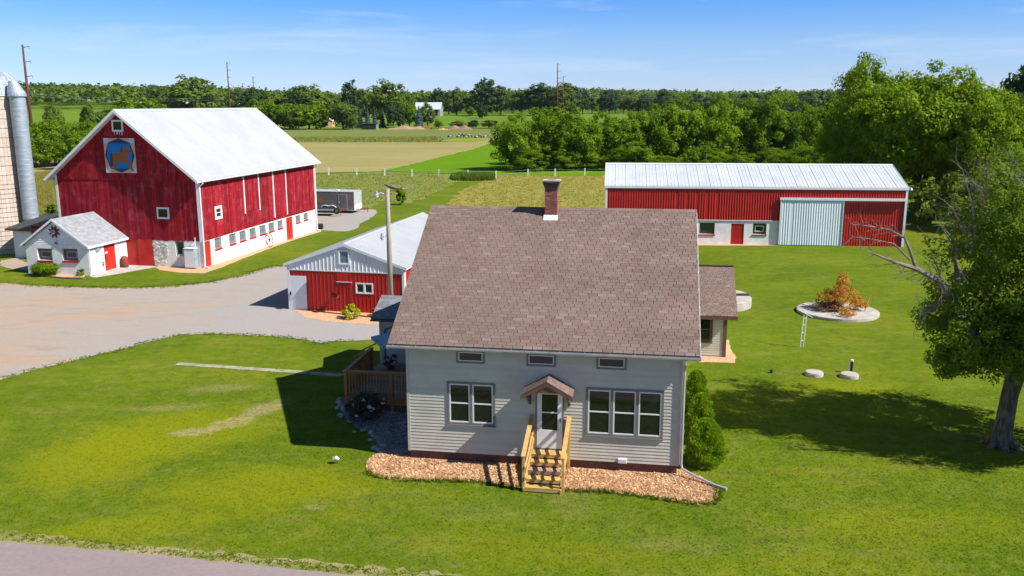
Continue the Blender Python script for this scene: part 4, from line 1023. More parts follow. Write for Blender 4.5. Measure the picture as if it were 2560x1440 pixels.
d1 = door(TF(.04), barn, BD[0]+.01, (BD[0]+BD[1])/2-.005, 0.0, 2.02, M['redpaint'], planks=6, proud=.03, name='sliding_door')
d2 = door(TF(.04), barn, (BD[0]+BD[1])/2+.005, BD[1]-.01, 0.0, 2.02, M['redpaint'], planks=6, proud=.07, name='sliding_door')
# vertical boards on both visible walls
def edges(a, b, w):
    n = int((b-a)/w); o = [a]
    for k in range(1, n): o.append(a+(b-a)*k/n+rng.uniform(-.03, .03))
    return o+[b]
SW = (1.95, 3.0, 3.38, 4.38)
TRK = [(6.50, 9.10, 3.42, 6.7), (11.58, 14.12, 2.45, 6.7)]
boards_v(TRb, edges(0.0, bL, .21), lambda u: 1.98+u*.012, bz-.0, [SW]+TRK, M['barnred'], barn)
for t0, t1, t2, t3 in TRK:
    d_ = MB(); d_.box(t0, t1, .0, .012, t2, t3, T=TRb); d_ = d_.build('loft_door', M['barnred'], barn)
    es = edges(t0+.13, t1-.13, .2)
    for a, b in zip(es[:-1], es[1:]):
        mb = MB(); mb.box(a+.006, b-.006, .012, rng.uniform(.055, .07), t2+rng.uniform(0, .03), t3, T=TRb, shade=rng.random()); mb.build('board', M['barnred'], d_)
    for a in (t0, t1-.12): mb = MB(); mb.box(a, a+.12, .01, .10, t2-.12, t3, T=TRb); mb.build('door_track', M['white'], d_)
GW = (-6.62, -5.69, 10.05, 10.90); W2 = (-3.53, -2.51, 3.63, 4.50)
top = lambda u: br-.1-abs(u+bW/2)*bs
boards_v(TFb, edges(-bW, -.0, .21), 6.50, top, [GW], M['barnred'], barn, proud=(.05, .065))
boards_v(TFb, edges(-bW, -.0, .21), lambda u: 1.98, 6.47, [W2], M['barnred'], barn, proud=(.012, .03), amp_edge=.03)
mb = MB(); mb.box(-bW, 0, .0, .05, 6.45, 6.50, T=TFb); mb.build('girt_shelf', M['barnred'], barn)
for w_, nm in ((GW, 'gable_window'), (W2, 'front_window')): window(TF(-.045) if w_ is GW else TF(-.02), barn, *w_, .13, M['white'], 1, mat='black', rail=(w_ is W2), proud=.06, sill=False, name=nm)
window(TR(.02), barn, *SW, .15, M['white'], 1, mat='white', rail=True, proud=.06, sill=False, name='side_window', sw=.05)
# corner boards, downspouts
for (x, y) in ((-.16, -.075), (-bW-.03, -.075)):
    mb = MB(); mb.box(x, x+.19, y, y+.02, 2.0 if x < -1 else 1.95, bz-.1); mb.build('corner_trim', M['white'], barn)
mb = MB(); mb.box(.04, .06, -.07, .17, 1.95, bz); mb.build('corner_trim', M['white'], barn)
mb = MB(); mb.box(.04, .06, bL-.17, bL+.02, 1.95, bz); mb.build('corner_trim', M['white'], barn)
for y in (-.02, bL-.05):
    mb = MB(); mb.tube([(be+.05, y, bz-be*bs-.02), (be+.03, y, bz-.55), (.12, y, bz-.8), (.11, y, .4), (.11, y-.02, .12), (.55, y-.25, .06)], .055, 8); mb.build('downspout', M['vinyl'], barn)
mb = MB(); mb.tube([(-bW-be, .1, bz-be*bs-.1), (-bW-.2, .1, bz-.6), (-bW-.1, .1, bz-.8), (-bW-.1, .1, .2)], .05, 8); mb.build('downspout', M['vinyl'], barn)
# roof of separate metal sheets
rf = gable_roof(barn, -bW-be, be, -bg, bL+bg, bz-be*bs, br, M['white'], .12, 'y')
ns = 24; w_ = (bL+2*bg)/ns
for k in range(ns):
    for s in (-1, 1):
        mb = MB(); y0 = -bg+k*w_; xe = be+.03 if s > 0 else -bW-be-.03; ze_ = bz-(be+.03)*bs; c = -bW/2
        nn = 3
        poly = []
        for q in range(nn):
            a = y0+q*w_/nn; poly += [(a, .02), (a+.03, .035), (a+.06, .02)]
        poly += [(y0+w_-.002, .02)]; poly = poly+[(y0+w_-.002, .004), (y0, .004)]
        mb.prism(poly, 0, 1, lambda y, n, h: (xe+(c-xe)*h, y, ze_+(br-ze_)*h+n), shade=rng.random()); mb.build('roof_sheet', M['roofwhite'], rf)
mb = MB(); mb.prism([(-.22, -.22*bs+.035), (0, .05), (.22, -.22*bs+.035), (.22, -.22*bs+.05), (0, .068), (-.22, -.22*bs+.05)], -bg-.02, bL+bg+.02, lambda a, b, h: (-bW/2+a, h, br+b)); mb.build('ridge_cap', M['roofwhite'], rf)
for s in (-1, 1):
    for yy in (-bg-.03, bL+bg+.001):
        mb = MB(); xe = be+.03 if s > 0 else -bW-be-.03; ze_ = bz-(be+.03)*bs
        mb.prism([(xe, ze_+.035), (-bW/2, br+.035), (-bW/2, br-.2), (xe, ze_-.2)], yy, yy+.028, lambda a, b, h: (a, h, b)); mb.build('rake_board', M['vinyl'], rf)
mb = MB(); mb.prism([(a, b) for a, b in prof], -bg, bL+bg, lambda a, b, h: (be+.035-a, h, bz-(be+.03)*bs-.14+b)); mb.build('gutter', M['vinyl'], barn)
mb = MB(); mb.prism([(a, b) for a, b in prof], -bg, bL+bg, lambda a, b, h: (-bW-be-.035+a, h, bz-(be+.03)*bs-.14+b)); mb.build('gutter', M['vinyl'], barn)

# the year and the painted quilt board
def text_obj(s, size, mat, name, parent, M4, extrude=.006):
    cu = bpy.data.curves.new(name, 'FONT'); cu.body = s; cu.size = size; cu.extrude = extrude; cu.align_x = 'CENTER'; cu.align_y = 'CENTER'; cu.space_character = 1.15
    tmp = bpy.data.objects.new(name, cu); col.objects.link(tmp)
    dg = bpy.context.evaluated_depsgraph_get(); me = bpy.data.meshes.new_from_object(tmp.evaluated_get(dg)); me.name = name
    bpy.data.objects.remove(tmp); me.materials.clear(); me.materials.append(mat)
    o = link(name, me, parent); o.matrix_local = M4; return o
FRONT = Matrix.Rotation(rad(90), 4, 'X')
text_obj('1915', .36, M['white'], 'year_numerals', barn, Matrix.Translation((-6.14, -.075, 9.92)) @ FRONT, .01)
q = thing('barn_quilt', 'square painted board with an orange horse on blue, mounted on the barn gable', 'barn quilt', (0, 0, 0))
BM = Matrix.Translation((-23.08, 64.858, 0)) @ Matrix.Rotation(BA, 4, 'Z')
q.matrix_world = BM @ Matrix.Translation((-6.13, -.12, 8.30)); 
mb = MB(); mb.box(-1.28, 1.28, -.02, .03, -1.28, 1.28); mb.build('board', M['qlilac'], q)
def flatp(name, pts, lvl, mat, parent=q):
    mb = MB(); mb.prism([(a*1.31, b*1.31) for a, b in pts], .02+lvl*.004, .023+lvl*.004, lambda a, b, n: (a, -n, b)); return mb.build(name, M[mat], parent)
for sx in (1, -1):
    flatp('peach_patch', [(sx*.0, .97), (sx*.68, .97), (sx*.62, .70)][::sx], 1, 'qpeach'); flatp('peach_patch', [(sx*.0, -.97), (sx*.62, -.70), (sx*.68, -.97)][::sx], 1, 'qpeach')
    flatp('peach_patch', [(sx*.97, 0), (sx*.70, .66), (sx*.97, .72)][::sx], 1, 'qpeach'); flatp('peach_patch', [(sx*.97, 0), (sx*.97, -.72), (sx*.70, -.66)][::sx], 1, 'qpeach')
flatp('octagon', [(0, .97), (-.70, .72), (-.94, 0), (-.66, -.72), (0, -.96), (.66, -.72), (.94, 0), (.70, .72)], 2, 'qdark')
flatp('blue_field', [(-.72, .68), (.66, .68), (.78, .1), (.70, -.74), (-.60, -.74), (-.80, -.1)], 3, 'qblue')
flatp('shadow_tail', [(-.46, .12), (-.60, .10), (-.68, -.62), (-.48, -.60)], 4, 'qdark'); flatp('shadow_neck', [(.20, .62), (.16, .12), (.04, .14)], 4, 'qdark')
horse = [(-.46, .12), (.10, .16), (.24, .48), (.50, .40), (.82, .26), (.78, .16), (.40, .14), (.62, -.50), (.82, -.86), (.70, -.88), (.36, -.36), (-.20, -.36), (-.36, -.84), (-.50, -.66)]
from mathutils.geometry import tessellate_polygon
def flat_concave(name, pts, lvl, mat, parent):
    P = [Vector((a*1.31, -.023-lvl*.004, b*1.31)) for a, b in pts]; n = len(P)
    tr_ = tessellate_polygon([[Vector((p.x, p.z, 0)) for p in P]]); vs_ = [tuple(p) for p in P]+[(p.x, p.y+.004, p.z) for p in P]
    fs_ = [t for t in tr_]+[(i, (i+1) % n, n+(i+1) % n, n+i) for i in range(n)]
    me = bpy.data.meshes.new(name); me.from_pydata(vs_, [], fs_); me.materials.append(M[mat]); me.update(); return link(name, me, parent)
flat_concave('horse_figure', horse, 5, 'qorange', q)

# wagon wheel leaning on the long wall
t = thing('wagon_wheel', 'old iron wagon wheel leaning against the white base of the barn', 'wheel', BM @ Vector((.35, 9.98, 0)), BA)
def ring(mb, R, r, n=28, T=lambda p: p, m=6):
    pts = [T((0, R*math.cos(2*math.pi*k/n), R*math.sin(2*math.pi*k/n))) for k in range(n+1)]; mb.tube(pts, r, m, caps=False)
LT = lambda p: (p[0]-.12*(p[2]+.62), p[1], p[2]+.62)
mb = MB(); ring(mb, .60, .030, T=LT); mb.build('rim', M['rustred'], t)
mb = MB(); mb.tube([LT((-.06, 0, 0)), LT((.08, 0, 0))], .06, 10); mb.build('hub', M['rustred'], t)
for k in range(10):
    a = k*math.pi/5; mb = MB(); mb.tube([LT((0, 0, 0)), LT((0, .58*math.cos(a), .58*math.sin(a)))], .014, 5); mb.build('spoke', M['rustred'], t)
t = thing('meter_box', 'tall grey electrical cabinet by the front corner of the barn', 'electrical box', BM @ Vector((-.82, -.36, 0)), BA)
mb = MB(); mb.box(-.42, .42, -.22, .26, .06, 1.50); mb.build('cabinet', M['galv'], t); mb = MB(); mb.box(-.38, .38, -.235, -.22, .12, 1.44); mb.build('cabinet_door', M['metalwhite'], t)
mb = MB(); mb.box(-.45, .45, -.26, .3, 1.50, 1.55); mb.build('lid', M['metalwhite'], t); mb = MB(); mb.box(-.62, -.44, -.05, .2, .9, 1.35); mb.build('junction_box', M['galv'], t)
mb = MB(); mb.tube([(.3, .2, 1.5), (.3, .26, 2.3)], .03, 6); mb.build('conduit', M['vinyl'], t)
t = thing('milk_can_barrel', 'small rust-red barrel standing between the milk house and the barn doors', 'barrel', BM @ Vector((-6.05, -.86, 0)))
mb = MB(); mb.lathe([(0, 0), (.22, .0), (.27, .15), (.27, .62), (.22, .78), (.12, .86), (0, .88)], (0, 0, 0), 16); mb.build('body', M['rustred'], t, smooth=True)
mb = MB(); mb.lathe([(.275, .3), (.29, .33), (.275, .36)], (0, 0, 0), 16); mb.build('band', M['rustred'], t)

# ---------------------------------------------------------------- milk house
mhx0, mhx1, mhy = -11.46, -6.36, -4.4
mh = thing('milk_house', 'small whitewashed block milk house with grey shingle roof and a barn star on its gable', 'building', BM @ Vector((0, 0, 0)), BA)
MW = [(-10.53, -9.31, 1.02, 1.88), (-8.45, -7.22, 1.05, 1.92)]; Tm = TF(mhy); Tms = TR(mhx1)
wall_holes('front_wall', Tm, mhx0, mhx1, -.2, 2.20, MW, -.25, 0, M['whitewash'], mh)
MD = (-2.68, -1.40, .02, 1.96)
wall_holes('side_wall', Tms, mhy+.25, -.02, -.2, 2.20, [MD], -.2, 0, M['whitewash'], mh)
mb = MB(); mb.box(mhx0, mhx0+.2, mhy+.25, -.02, -.2, 2.2); mb.box(mhx0+.2, mhx1-.2, mhy+.45, -.05, 0, 2.2); mb.build('inner_core', M['dark'], mh)
mc = (mhx0+mhx1)/2; mzr = 3.98; msl = (mzr-2.28)/((mhx1-mhx0)/2)
mb = MB(); mb.prism([(mhx0+.02, 2.2), (mhx1-.02, 2.2), (mc, mzr-.15)], mhy+.03, -.03, lambda a, b, h: (a, h, b)); mb.build('gable_wall', M['whitewash'], mh)
planks_h(TF(mhy+.03), mhx0, mhx1, 2.22, 3.75, .13, [], M['white'], mh, name='gable_board', thick=.03, clipf=lambda z: (mc-(mzr-.12-z)/msl, mc+(mzr-.12-z)/msl))
mr = gable_roof(mh, mhx0-.22, mhx1+.22, mhy-.22, -.02, 2.28-.22*msl, mzr+.08, M['slate'], .10, 'y')
for s in (-1, 1):
    n_ = 16; L_ = math.hypot((mhx1-mhx0)/2+.22, mzr+.08-2.28+.22*msl); xe = mhx0-.22 if s < 0 else mhx1+.22; ze_ = 2.28-.22*msl
    for k in range(n_):
        mb = MB()
        for q_ in range(15):
            y0 = mhy-.23+q_*.302; a, b = k/n_, (k+1)/n_
            mb.add([(xe+(mc-xe)*a, y0+.003, ze_+(mzr+.08-ze_)*a+.014), (xe+(mc-xe)*a, y0+.297, ze_+(mzr+.08-ze_)*a+.014), (xe+(mc-xe)*b, y0+.297, ze_+(mzr+.08-ze_)*b+.004), (xe+(mc-xe)*b, y0+.003, ze_+(mzr+.08-ze_)*b+.004)], [(0, 1, 2, 3) if s > 0 else (0, 3, 2, 1)], shade=rng.random())
            mb.add([(xe+(mc-xe)*a, y0+.003, ze_+(mzr+.08-ze_)*a+.014), (xe+(mc-xe)*a, y0+.297, ze_+(mzr+.08-ze_)*a+.014), (xe+(mc-xe)*a, y0+.297, ze_+(mzr+.08-ze_)*a+.001), (xe+(mc-xe)*a, y0+.003, ze_+(mzr+.08-ze_)*a+.001)], [(0, 3, 2, 1) if s > 0 else (0, 1, 2, 3)], shade=.3)
        mb.build('shingle_course', M['slate'], mr)
    mb = MB(); mb.prism([(xe, ze_+.02), (mc, mzr+.1), (mc, mzr-.08), (xe, ze_-.14)], mhy-.25, mhy-.222, lambda a, b, h: (a, h, b)); mb.build('rake_board', M['white'], mr)
    mb = MB(); mb.box(xe-.01 if s > 0 else xe-.02, xe+.02 if s > 0 else xe+.01, mhy-.22, -.02, ze_-.14, ze_+.01); mb.build('fascia', M['white'], mr)
for (a, b, c, d_) in MW:
    mb = MB(); mb.box(a, b, -.20, -.17, c, d_, T=Tm); f = mb.build('glass_block_window', M['glassdark'], mh)
    nx, nz = 6, 4; holes_ = (a+(b-a)*.2, b-(b-a)*.12, c+(d_-c)*.22, d_-(d_-c)*.25)
    for i_ in range(nx):
        for j_ in range(nz):
            u0_, u1_ = a+(b-a)*i_/nx, a+(b-a)*(i_+1)/nx; z0_, z1_ = c+(d_-c)*j_/nz, c+(d_-c)*(j_+1)/nz
            if holes_[0] < (u0_+u1_)/2 < holes_[1] and holes_[2] < (z0_+z1_)/2 < holes_[3]: continue
            m2 = MB(); m2.box(u0_+.008, u1_-.008, -.17, -.14, z0_+.008, z1_-.008, T=Tm); m2.build('glass_block', M['glassdark'], f)
    m2 = MB(); bars(m2, Tm, *holes_, .05, -.17, -.12); m2.build('vent_frame', M['galv'], f)
    m2 = MB(); m2.box(holes_[0]+.05, holes_[1]-.05, -.168, -.15, holes_[2]+.05, holes_[3]-.05, T=Tm); m2.build('pane', M['glass'], f)
    m2 = MB(); m2.box(a-.03, b+.03, -.22, .07, c-.14, c-.005, T=Tm); m2.build('sill', M['redpaint'], f)
dr = door(TR(mhx1-.10), mh, MD[0]+.01, MD[1]-.01, MD[2], MD[3]-.01, M['redpaint'], proud=.06, handle=(MD[0]+.12, 1.0))
mb = MB(); mb.box(MD[0]+.15, MD[0]+.42, .061, .07, 1.30, 1.42, T=TR(mhx1-.10)); mb.build('notice', M['white'], dr)
mb = MB(); mb.box(-3.62, -3.22, .0, .12, 1.70, 1.84, T=Tms); mb.box(-3.60, -3.24, .0, .10, 1.62, 1.70, T=Tms); mb.build('wall_light', M['galv'], mh)
mb = MB(); mb.box(-3.05, -2.98, .0, .03, 1.72, 1.85, T=Tms); mb.build('switch_box', M['galv'], mh)
mb = MB(); mb.tube([Tms(-2.96, .02, .55), Tms(-2.96, .10, .55)], .07, 10); mb.tube([Tms(-2.9, .05, .7), Tms(-3.0, .05, .72)], .05, 8); mb.build('hose_reel', M['rustred'], mh)
mb = MB(); mb.tube([(mhx1+.06, mhy+.06, 2.1), (mhx1+.06, mhy+.06, .1), (mhx1+.16, mhy-.2, .05)], .045, 8); mb.build('downspout', M['vinyl'], mh)
t = thing('barn_star', 'red and white metal star with eight points hung on the milk house gable', 'star', BM @ Vector((-8.92, mhy-.03, 3.12)), BA)
for k in range(8):
    a = k*math.pi/4+math.pi/8; mb = MB(); R_ = .52; r2_ = .25; a1, a2 = a-math.pi/8, a+math.pi/8
    P = [(0, -.10, 0), (r2_*math.cos(a1), -.03, r2_*math.sin(a1)), (R_*math.cos(a), -.015, R_*math.sin(a)), (r2_*math.cos(a2), -.03, r2_*math.sin(a2)), (R_*.5*math.cos(a), -.10, R_*.5*math.sin(a))]
    mb.add(P, [(0, 1, 4), (1, 2, 4), (2, 3, 4), (3, 0, 4)]); mb.add([(p[0], .02, p[2]) for p in P[:4]], [(0, 3, 2, 1)]); mb.build('point', M['rustred'], t)
    mb = MB(); P = [(.20*math.cos(a), -.115, .20*math.sin(a)), (.1*math.cos(a-.35), -.125, .1*math.sin(a-.35)), (.07*math.cos(a), -.13, .07*math.sin(a)), (.1*math.cos(a+.35), -.125, .1*math.sin(a+.35))]
    mb.add(P, [(0, 1, 2), (0, 2, 3)]); mb.build('pale_inner_point', M['white'], t)
t = thing('wall_ornament', 'small pale cast ornament on the milk house gable just below the star', 'ornament', BM @ Vector((-8.86, mhy-.035, 2.42)), BA)
mb = MB(); mb.lathe([(0, .03), (.10, .02), (.13, 0), (0, 0)], (0, 0, 0), 12); o = mb.build('plaque', M['qlilac'], t); o.rotation_euler = (rad(90), 0, 0)
mb = MB(); mb.box(-.07, .07, -.05, 0, -.2, -.02); mb.build('hanger', M['rustred'], t)

# ---------------------------------------------------------------- feed room between silo and barn
fr_ = thing('feed_room', 'low whitewashed lean-to with black roof between the silo and the barn', 'shed', BM @ Vector((0, 0, 0)), BA)
mb = MB(); mb.box(-17.4, -15.7, 1.25, 5.2, -.2, 2.15); mb.build('block_wall', M['whitewash'], fr_)
mb = MB(); mb.box(-15.69, -11.95, 1.3, 5.2, 0, 2.6)
mb.build('red_wall', M['barnred'], fr_)
for k in range(16): mb = MB(); mb.box(-15.66+k*.23, -15.44+k*.23, 1.27, 1.298, .1, 2.55, shade=rng.random()); mb.build('board', M['barnred'], fr_)
mb = MB(); mb.prism([(.9, 2.28), (.9, 2.40), (5.3, 3.05), (5.3, 2.93)], -17.75, -12.0, lambda a, b, h: (h, a, b)); mb.build('roof', M['darkroof'], fr_)
mb = MB(); mb.box(-17.75, -12.0, .86, .9, 2.24, 2.40); mb.build('fascia', M['rustred'], fr_)

# ---------------------------------------------------------------- silo
SX, SY, SR_ = -43.35, 73.6, 2.84
silo = thing('silo', 'tall tan concrete stave silo with ribbed metal dome beside the barn', 'silo', (SX, SY, 0))
mb = MB(); mb.lathe([(SR_-.04, 0), (SR_-.04, 12.7)], (0, 0, 0), 64); mb.build('wall', M['hoop'], silo, smooth=True)
mb = MB(); ns_ = 58; rr2 = random.Random(3)
for k in range(ns_):
    a0 = 2*math.pi*k/ns_; a1 = a0+2*math.pi/ns_-.004; nrow = 17; off = .37 if k % 2 else 0
    for j in range(nrow+1):
        z0 = max(0, j*.75-off); z1 = min(12.7, (j+1)*.75-off-.012)
        if z1 <= z0+.05: continue
        vs_ = []
        for z in (z0, z1):
            for a, rr_ in ((a0, SR_), ((a0+a1)/2, SR_+.012), (a1, SR_)): vs_.append((rr_*math.cos(a), rr_*math.sin(a), z))
        mb.add(vs_, [(0, 1, 4, 3), (1, 2, 5, 4)], shade=rr2.random())
stuff(mb.build('staves', M['stave'], silo))
zz_ = .35
while zz_ < 12.6:
    m2 = MB(); R_ = SR_+.025; m2.tube([(R_*math.cos(2*math.pi*k/40), R_*math.sin(2*math.pi*k/40), zz_) for k in range(41)], .014, 4, caps=False)
    a = rr2.uniform(-2.3, -.9); m2.box(R_*math.cos(a)-.05, R_*math.cos(a)+.05, R_*math.sin(a)-.05, R_*math.sin(a)+.03, zz_-.05, zz_+.05); m2.build('hoop', M['hoop'], silo)
    zz_ += .38 if zz_ < 5.5 else .75
dome = MB(); pr = [(SR_+.08, 0), (SR_+.06, .12)]+[((SR_+.05)*math.cos(t_), .12+2.25*math.sin(t_)) for t_ in [k*math.pi/2/9 for k in range(10)]]
dome.lathe([(max(r__, .02), z) for r__, z in pr], (0, 0, 12.70), 48); dome = dome.build('dome', M['galv'], silo, smooth=True)
for k in range(24):
    a = 2*math.pi*k/24; m2 = MB(); m2.tube([((SR_+.07)*math.cos(t_)*math.cos(a), (SR_+.07)*math.cos(t_)*math.sin(a), 12.83+2.27*math.sin(t_)) for t_ in [q_*math.pi/2/7 for q_ in range(8)]], .022, 4); m2.build('rib', M['galv'], dome)
CHX, CHY = 3.46, -1.0
mb = MB(); mb.lathe([(.60, 2.7), (.60, 12.75)], (CHX, CHY, 0), 24); ct = mb.build('chute', M['galv'], silo, smooth=True)
for k in range(26): m2 = MB(); m2.lathe([(.605, 2.9+k*.39), (.62, 2.92+k*.39), (.605, 2.94+k*.39)], (CHX, CHY, 0), 24); m2.build('chute_band', M['galv'], ct)
mb = MB(); mb.tube([(CHX, CHY, 12.68), (CHX, CHY, 12.76), (CHX-.32, CHY+.1, 13.85), (CHX-.36, CHY+.1, 13.9)], [.72, .71, .34, .05], 20); mb.build('chute_hood', M['galv'], ct, smooth=False)

# ---------------------------------------------------------------- garage
GA = rad(-12.144)
gar = thing('garage', 'low red and white ribbed steel garage with white metal roof', 'garage', (-13.304, 51.225, 0), GA)
GM = Matrix.Translation((-13.304, 51.225, 0)) @ Matrix.Rotation(GA, 4, 'Z')
gW_, gL_, gz_, gr_ = 7.263, 14.9, 2.83, 4.075; gs_ = (gr_-gz_)/(gW_/2)
gable_core(gar, gW_-.1, gL_-.1, gz_-.08, gr_-.13, M['metalred'], 'y', 'wall', x0=.05, y0=.05, base=.0)
TG = TF(0); GD = (.05, 1.16, 0, 2.08); GWN = (4.27, 5.34, 1.15, 1.79); GV = (3.28, 3.96, 2.85, 3.71)
def ribbed(T, u0, u1, zlo, zhi, holes, mat, parent, pitch=.242, rib=.028, wid=.05, name='siding_panel', per=3, corr=False):
    u = u0
    while u < u1-.02:
        v = min(u+pitch*per, u1)
        c = (u+v)/2; cuts = sorted({u, v, *[h[k] for h in holes for k in (0, 1) if u < h[k] < v]})
        for a, b in zip(cuts[:-1], cuts[1:]):
            m_ = (a+b)/2; spans = [(zlo, None)]
            sp = [(zlo, 1e9)]
            for h in holes:
                if h[0] < m_ < h[1]:
                    ns = []
                    for s0, s1 in sp:
                        if h[3] <= s0 or h[2] >= s1: ns.append((s0, s1)); continue
                        if h[2] > s0: ns.append((s0, h[2]))
                        if h[3] < s1: ns.append((h[3], s1))
                    sp = ns
            for s0, s1 in sp:
                ft = (lambda x: min(s1, zhi(x))) if callable(zhi) else (lambda x: min(s1, zhi))
                if max(ft(a), ft(b)) <= s0+.01: continue
                pts = [(a, .008)]; x = u0+math.ceil((a-u0)/pitch)*pitch
                while x+wid < b:
                    if corr: pts += [(x, .004), (x+pitch*.5, rib)]
                    else: pts += [(x, .008), (x+wid*.25, rib), (x+wid*.75, rib), (x+wid, .008)]
                    x += pitch
                pts.append((b-.001, .008)); mb = MB(); n = len(pts)
                vs_ = [T(p[0], p[1], s0) for p in pts]+[T(p[0], p[1], max(ft(p[0]), s0)) for p in pts]
                mb.add(vs_, [(i, i+1, n+i+1, n+i) for i in range(n-1)], shade=rng.random()); mb.build(name, mat, parent)
        u = v
gtop_ = lambda x: gr_-.12-abs(x-gW_/2)*gs_
ribbed(TG, .10, gW_-.10, .0, 2.42, [GD, GWN], M['metalred'], gar)
ribbed(TF(-.02), .10, gW_-.10, 2.46, gtop_, [GV], M['metalwhite'], gar)
ribbed(TR(gW_), .1, gL_, 0, gz_, [], M['metalred'], gar)
mb = MB(); mb.box(.0, gW_, .0, .045, 2.40, 2.46, T=TG); mb.build('belt_trim', M['metalwhite'], gar)
for x in (-.02, gW_-.13): mb = MB(); mb.box(x, x+.15, -.045, .02, 0, gz_-.15); mb.build('corner_trim', M['metalwhite'], gar)
mb = MB(); mb.box(gW_+.0, gW_+.045, .02, .15, 0, gz_-.1); mb.build('corner_trim', M['metalwhite'], gar)
mb = MB(); mb.box(3.92, 3.97, .028, .05, .02, 2.40, T=TG); mb.build('seam_trim', M['metalred'], gar)
door(TG, gar, GD[0]+.03, GD[1], .02, 2.06, M['metalwhite'], proud=.04, handle=(.16, 1.0), label='white service door')
window(TG, gar, *GWN, .05, M['vinyl'], 2, rail=False, proud=.05, sill=False)
gv = window(TF(-.02), gar, *GV, .06, M['vinyl'], 1, rail=False, proud=.06, sill=False, mat='vinyl', name='gable_vent')
for k in range(9): mb = MB(); mb.box(GV[0]+.11, GV[1]-.11, .012, .03, GV[2]+.12+k*.07, GV[2]+.165+k*.07, T=TF(-.02)); mb.build('louvre', M['umbrella'], gv)
mb = MB(); mb.box(3.1, 4.06, .029, .07, 1.79, 1.82, T=TG); mb.build('track_bar', M['metalwhite'], gar)
mb = MB(); mb.box(3.12, 4.03, .029, .036, 1.84, 2.36, T=TG); mb.build('patch_panel', M['redpaint'], gar)
grf = gable_roof(gar, -.18, gW_+.18, -.08, gL_+.08, gz_-.18*gs_, gr_, M['white'], .10, 'y')
for s in (-1, 1):
    xe = -.2 if s < 0 else gW_+.2; ze_ = gz_-.2*gs_
    for k in range(17):
        y0 = -.1+k*.895; y1 = min(y0+.893, gL_+.1); pts = [(y0, .004)]
        for q_ in range(3): a = y0+q_*.298; pts += [(a+.01, .012), (a+.02, .03), (a+.04, .03), (a+.05, .012)]
        pts += [(y1, .012), (y1, .004)]; mb = MB(); mb.prism(pts, 0, 1, lambda y, n, h: (xe+(gW_/2-xe)*h, y, ze_+(gr_-ze_)*h+n), shade=rng.random()); mb.build('roof_sheet', M['roofwhite'], grf)
    mb = MB(); mb.prism([(xe, ze_+.035), (gW_/2, gr_+.04), (gW_/2, gr_-.14), (xe, ze_-.13)], -.13, -.102, lambda a, b, h: (a, h, b)); mb.build('rake_board', M['metalwhite'], grf)
mb = MB(); mb.prism([(-.18, -.18*gs_+.03), (0, .045), (.18, -.18*gs_+.03), (.18, -.18*gs_+.04), (0, .06), (-.18, -.18*gs_+.04)], -.12, gL_+.12, lambda a, b, h: (gW_/2+a, h, gr_+b)); mb.build('ridge_cap', M['roofwhite'], grf)

# ---------------------------------------------------------------- machine shed
SA = rad(-6.658)
shed = thing('machine_shed', 'long red corrugated steel shed with pale sliding door and galvanised roof', 'shed', (8.207, 76.768, 0), SA)
SM = Matrix.Translation((8.207, 76.768, 0)) @ Matrix.Rotation(SA, 4, 'Z')
sL_, sD_, sz_, sr_ = 25.147, 10.109, 5.009, 6.581; ss_ = (sr_-sz_)/(sD_/2)
gable_core(shed, sL_-.1, sD_-.1, sz_-.06, sr_-.12, M['metalred'], 'x', 'wall', x0=.05, y0=.30, base=2.1)
mb = MB(); mb.box(.1, sL_-.05, .35, sD_, 0, 2.1); mb.build('core', M['dark'], shed)
TS = TF(0)
SWn = [(8.15, 9.45, .86, 1.86), (12.68, 13.82, .90, 1.86)]; SDr = (10.84, 11.93, 0, 1.81)
wall_holes('block_base', TS, 0, 14.85, -.2, 2.07, SWn+[SDr, (3.2, 4.4, .86, 1.86)], -.30, 0, M['whitewash'], shed)
mb = MB(); mb.box(.0, 14.8, -.06, .0, 2.072, 2.12, T=TF(-.07)); mb.build('drip_trim', M['metalwhite'], shed)
ribbed(TF(0), .0, 14.80, 2.12, sz_+.02, [], M['metalred'], shed, pitch=.215, rib=.045, wid=.1, per=4, corr=True)
ribbed(TF(0), 14.80, sL_, 4.10, sz_+.02, [], M['metalred'], shed, pitch=.215, rib=.045, wid=.1, per=4, corr=True)
ribbed(TF(.10), 20.2, sL_-.12, .0, 4.08, [], M['metalred'], shed, pitch=.215, rib=.045, wid=.1, per=4, corr=True)
mb = MB(); mb.box(14.8, sL_-.1, .1, .28, .0, 4.1); mb.build('door_core', M['metalred'], shed)
sdr = MB(); sdr.box(14.86, 20.06, .12, .17, .05, 3.86, T=TF(0)); sdr = sdr.build('sliding_door', M['slidewhite'], shed)
ribbed(TF(-.17), 14.90, 20.02, .06, 3.84, [], M['slidewhite'], sdr, pitch=.205, rib=.030, wid=.1, per=4, corr=True, name='door_panel')
for x in (14.84, 20.02): mb = MB(); mb.box(x, x+.06, .12, .235, .05, 3.86, T=TF(0)); mb.build('door_edge', M['metalwhite'], sdr)
mb = MB(); mb.box(14.78, sL_-.05, .05, .26, 3.90, 4.10, T=TF(0)); mb.build('door_track', M['metalwhite'], shed)
for x in (-.04, sL_-.10): mb = MB(); mb.box(x, x+.18, -.055, .1, 0, sz_-.05); mb.build('corner_trim', M['metalwhite'], shed)
mb = MB(); mb.box(sL_-.0, sL_+.06, -.05, .2, 0, sz_-.05); mb.build('corner_trim', M['metalwhite'], shed)
ribbed(TR(sL_), .2, sD_, 0, sz_, [], M['metalred'], shed, pitch=.215, rib=.04, per=4, corr=True)
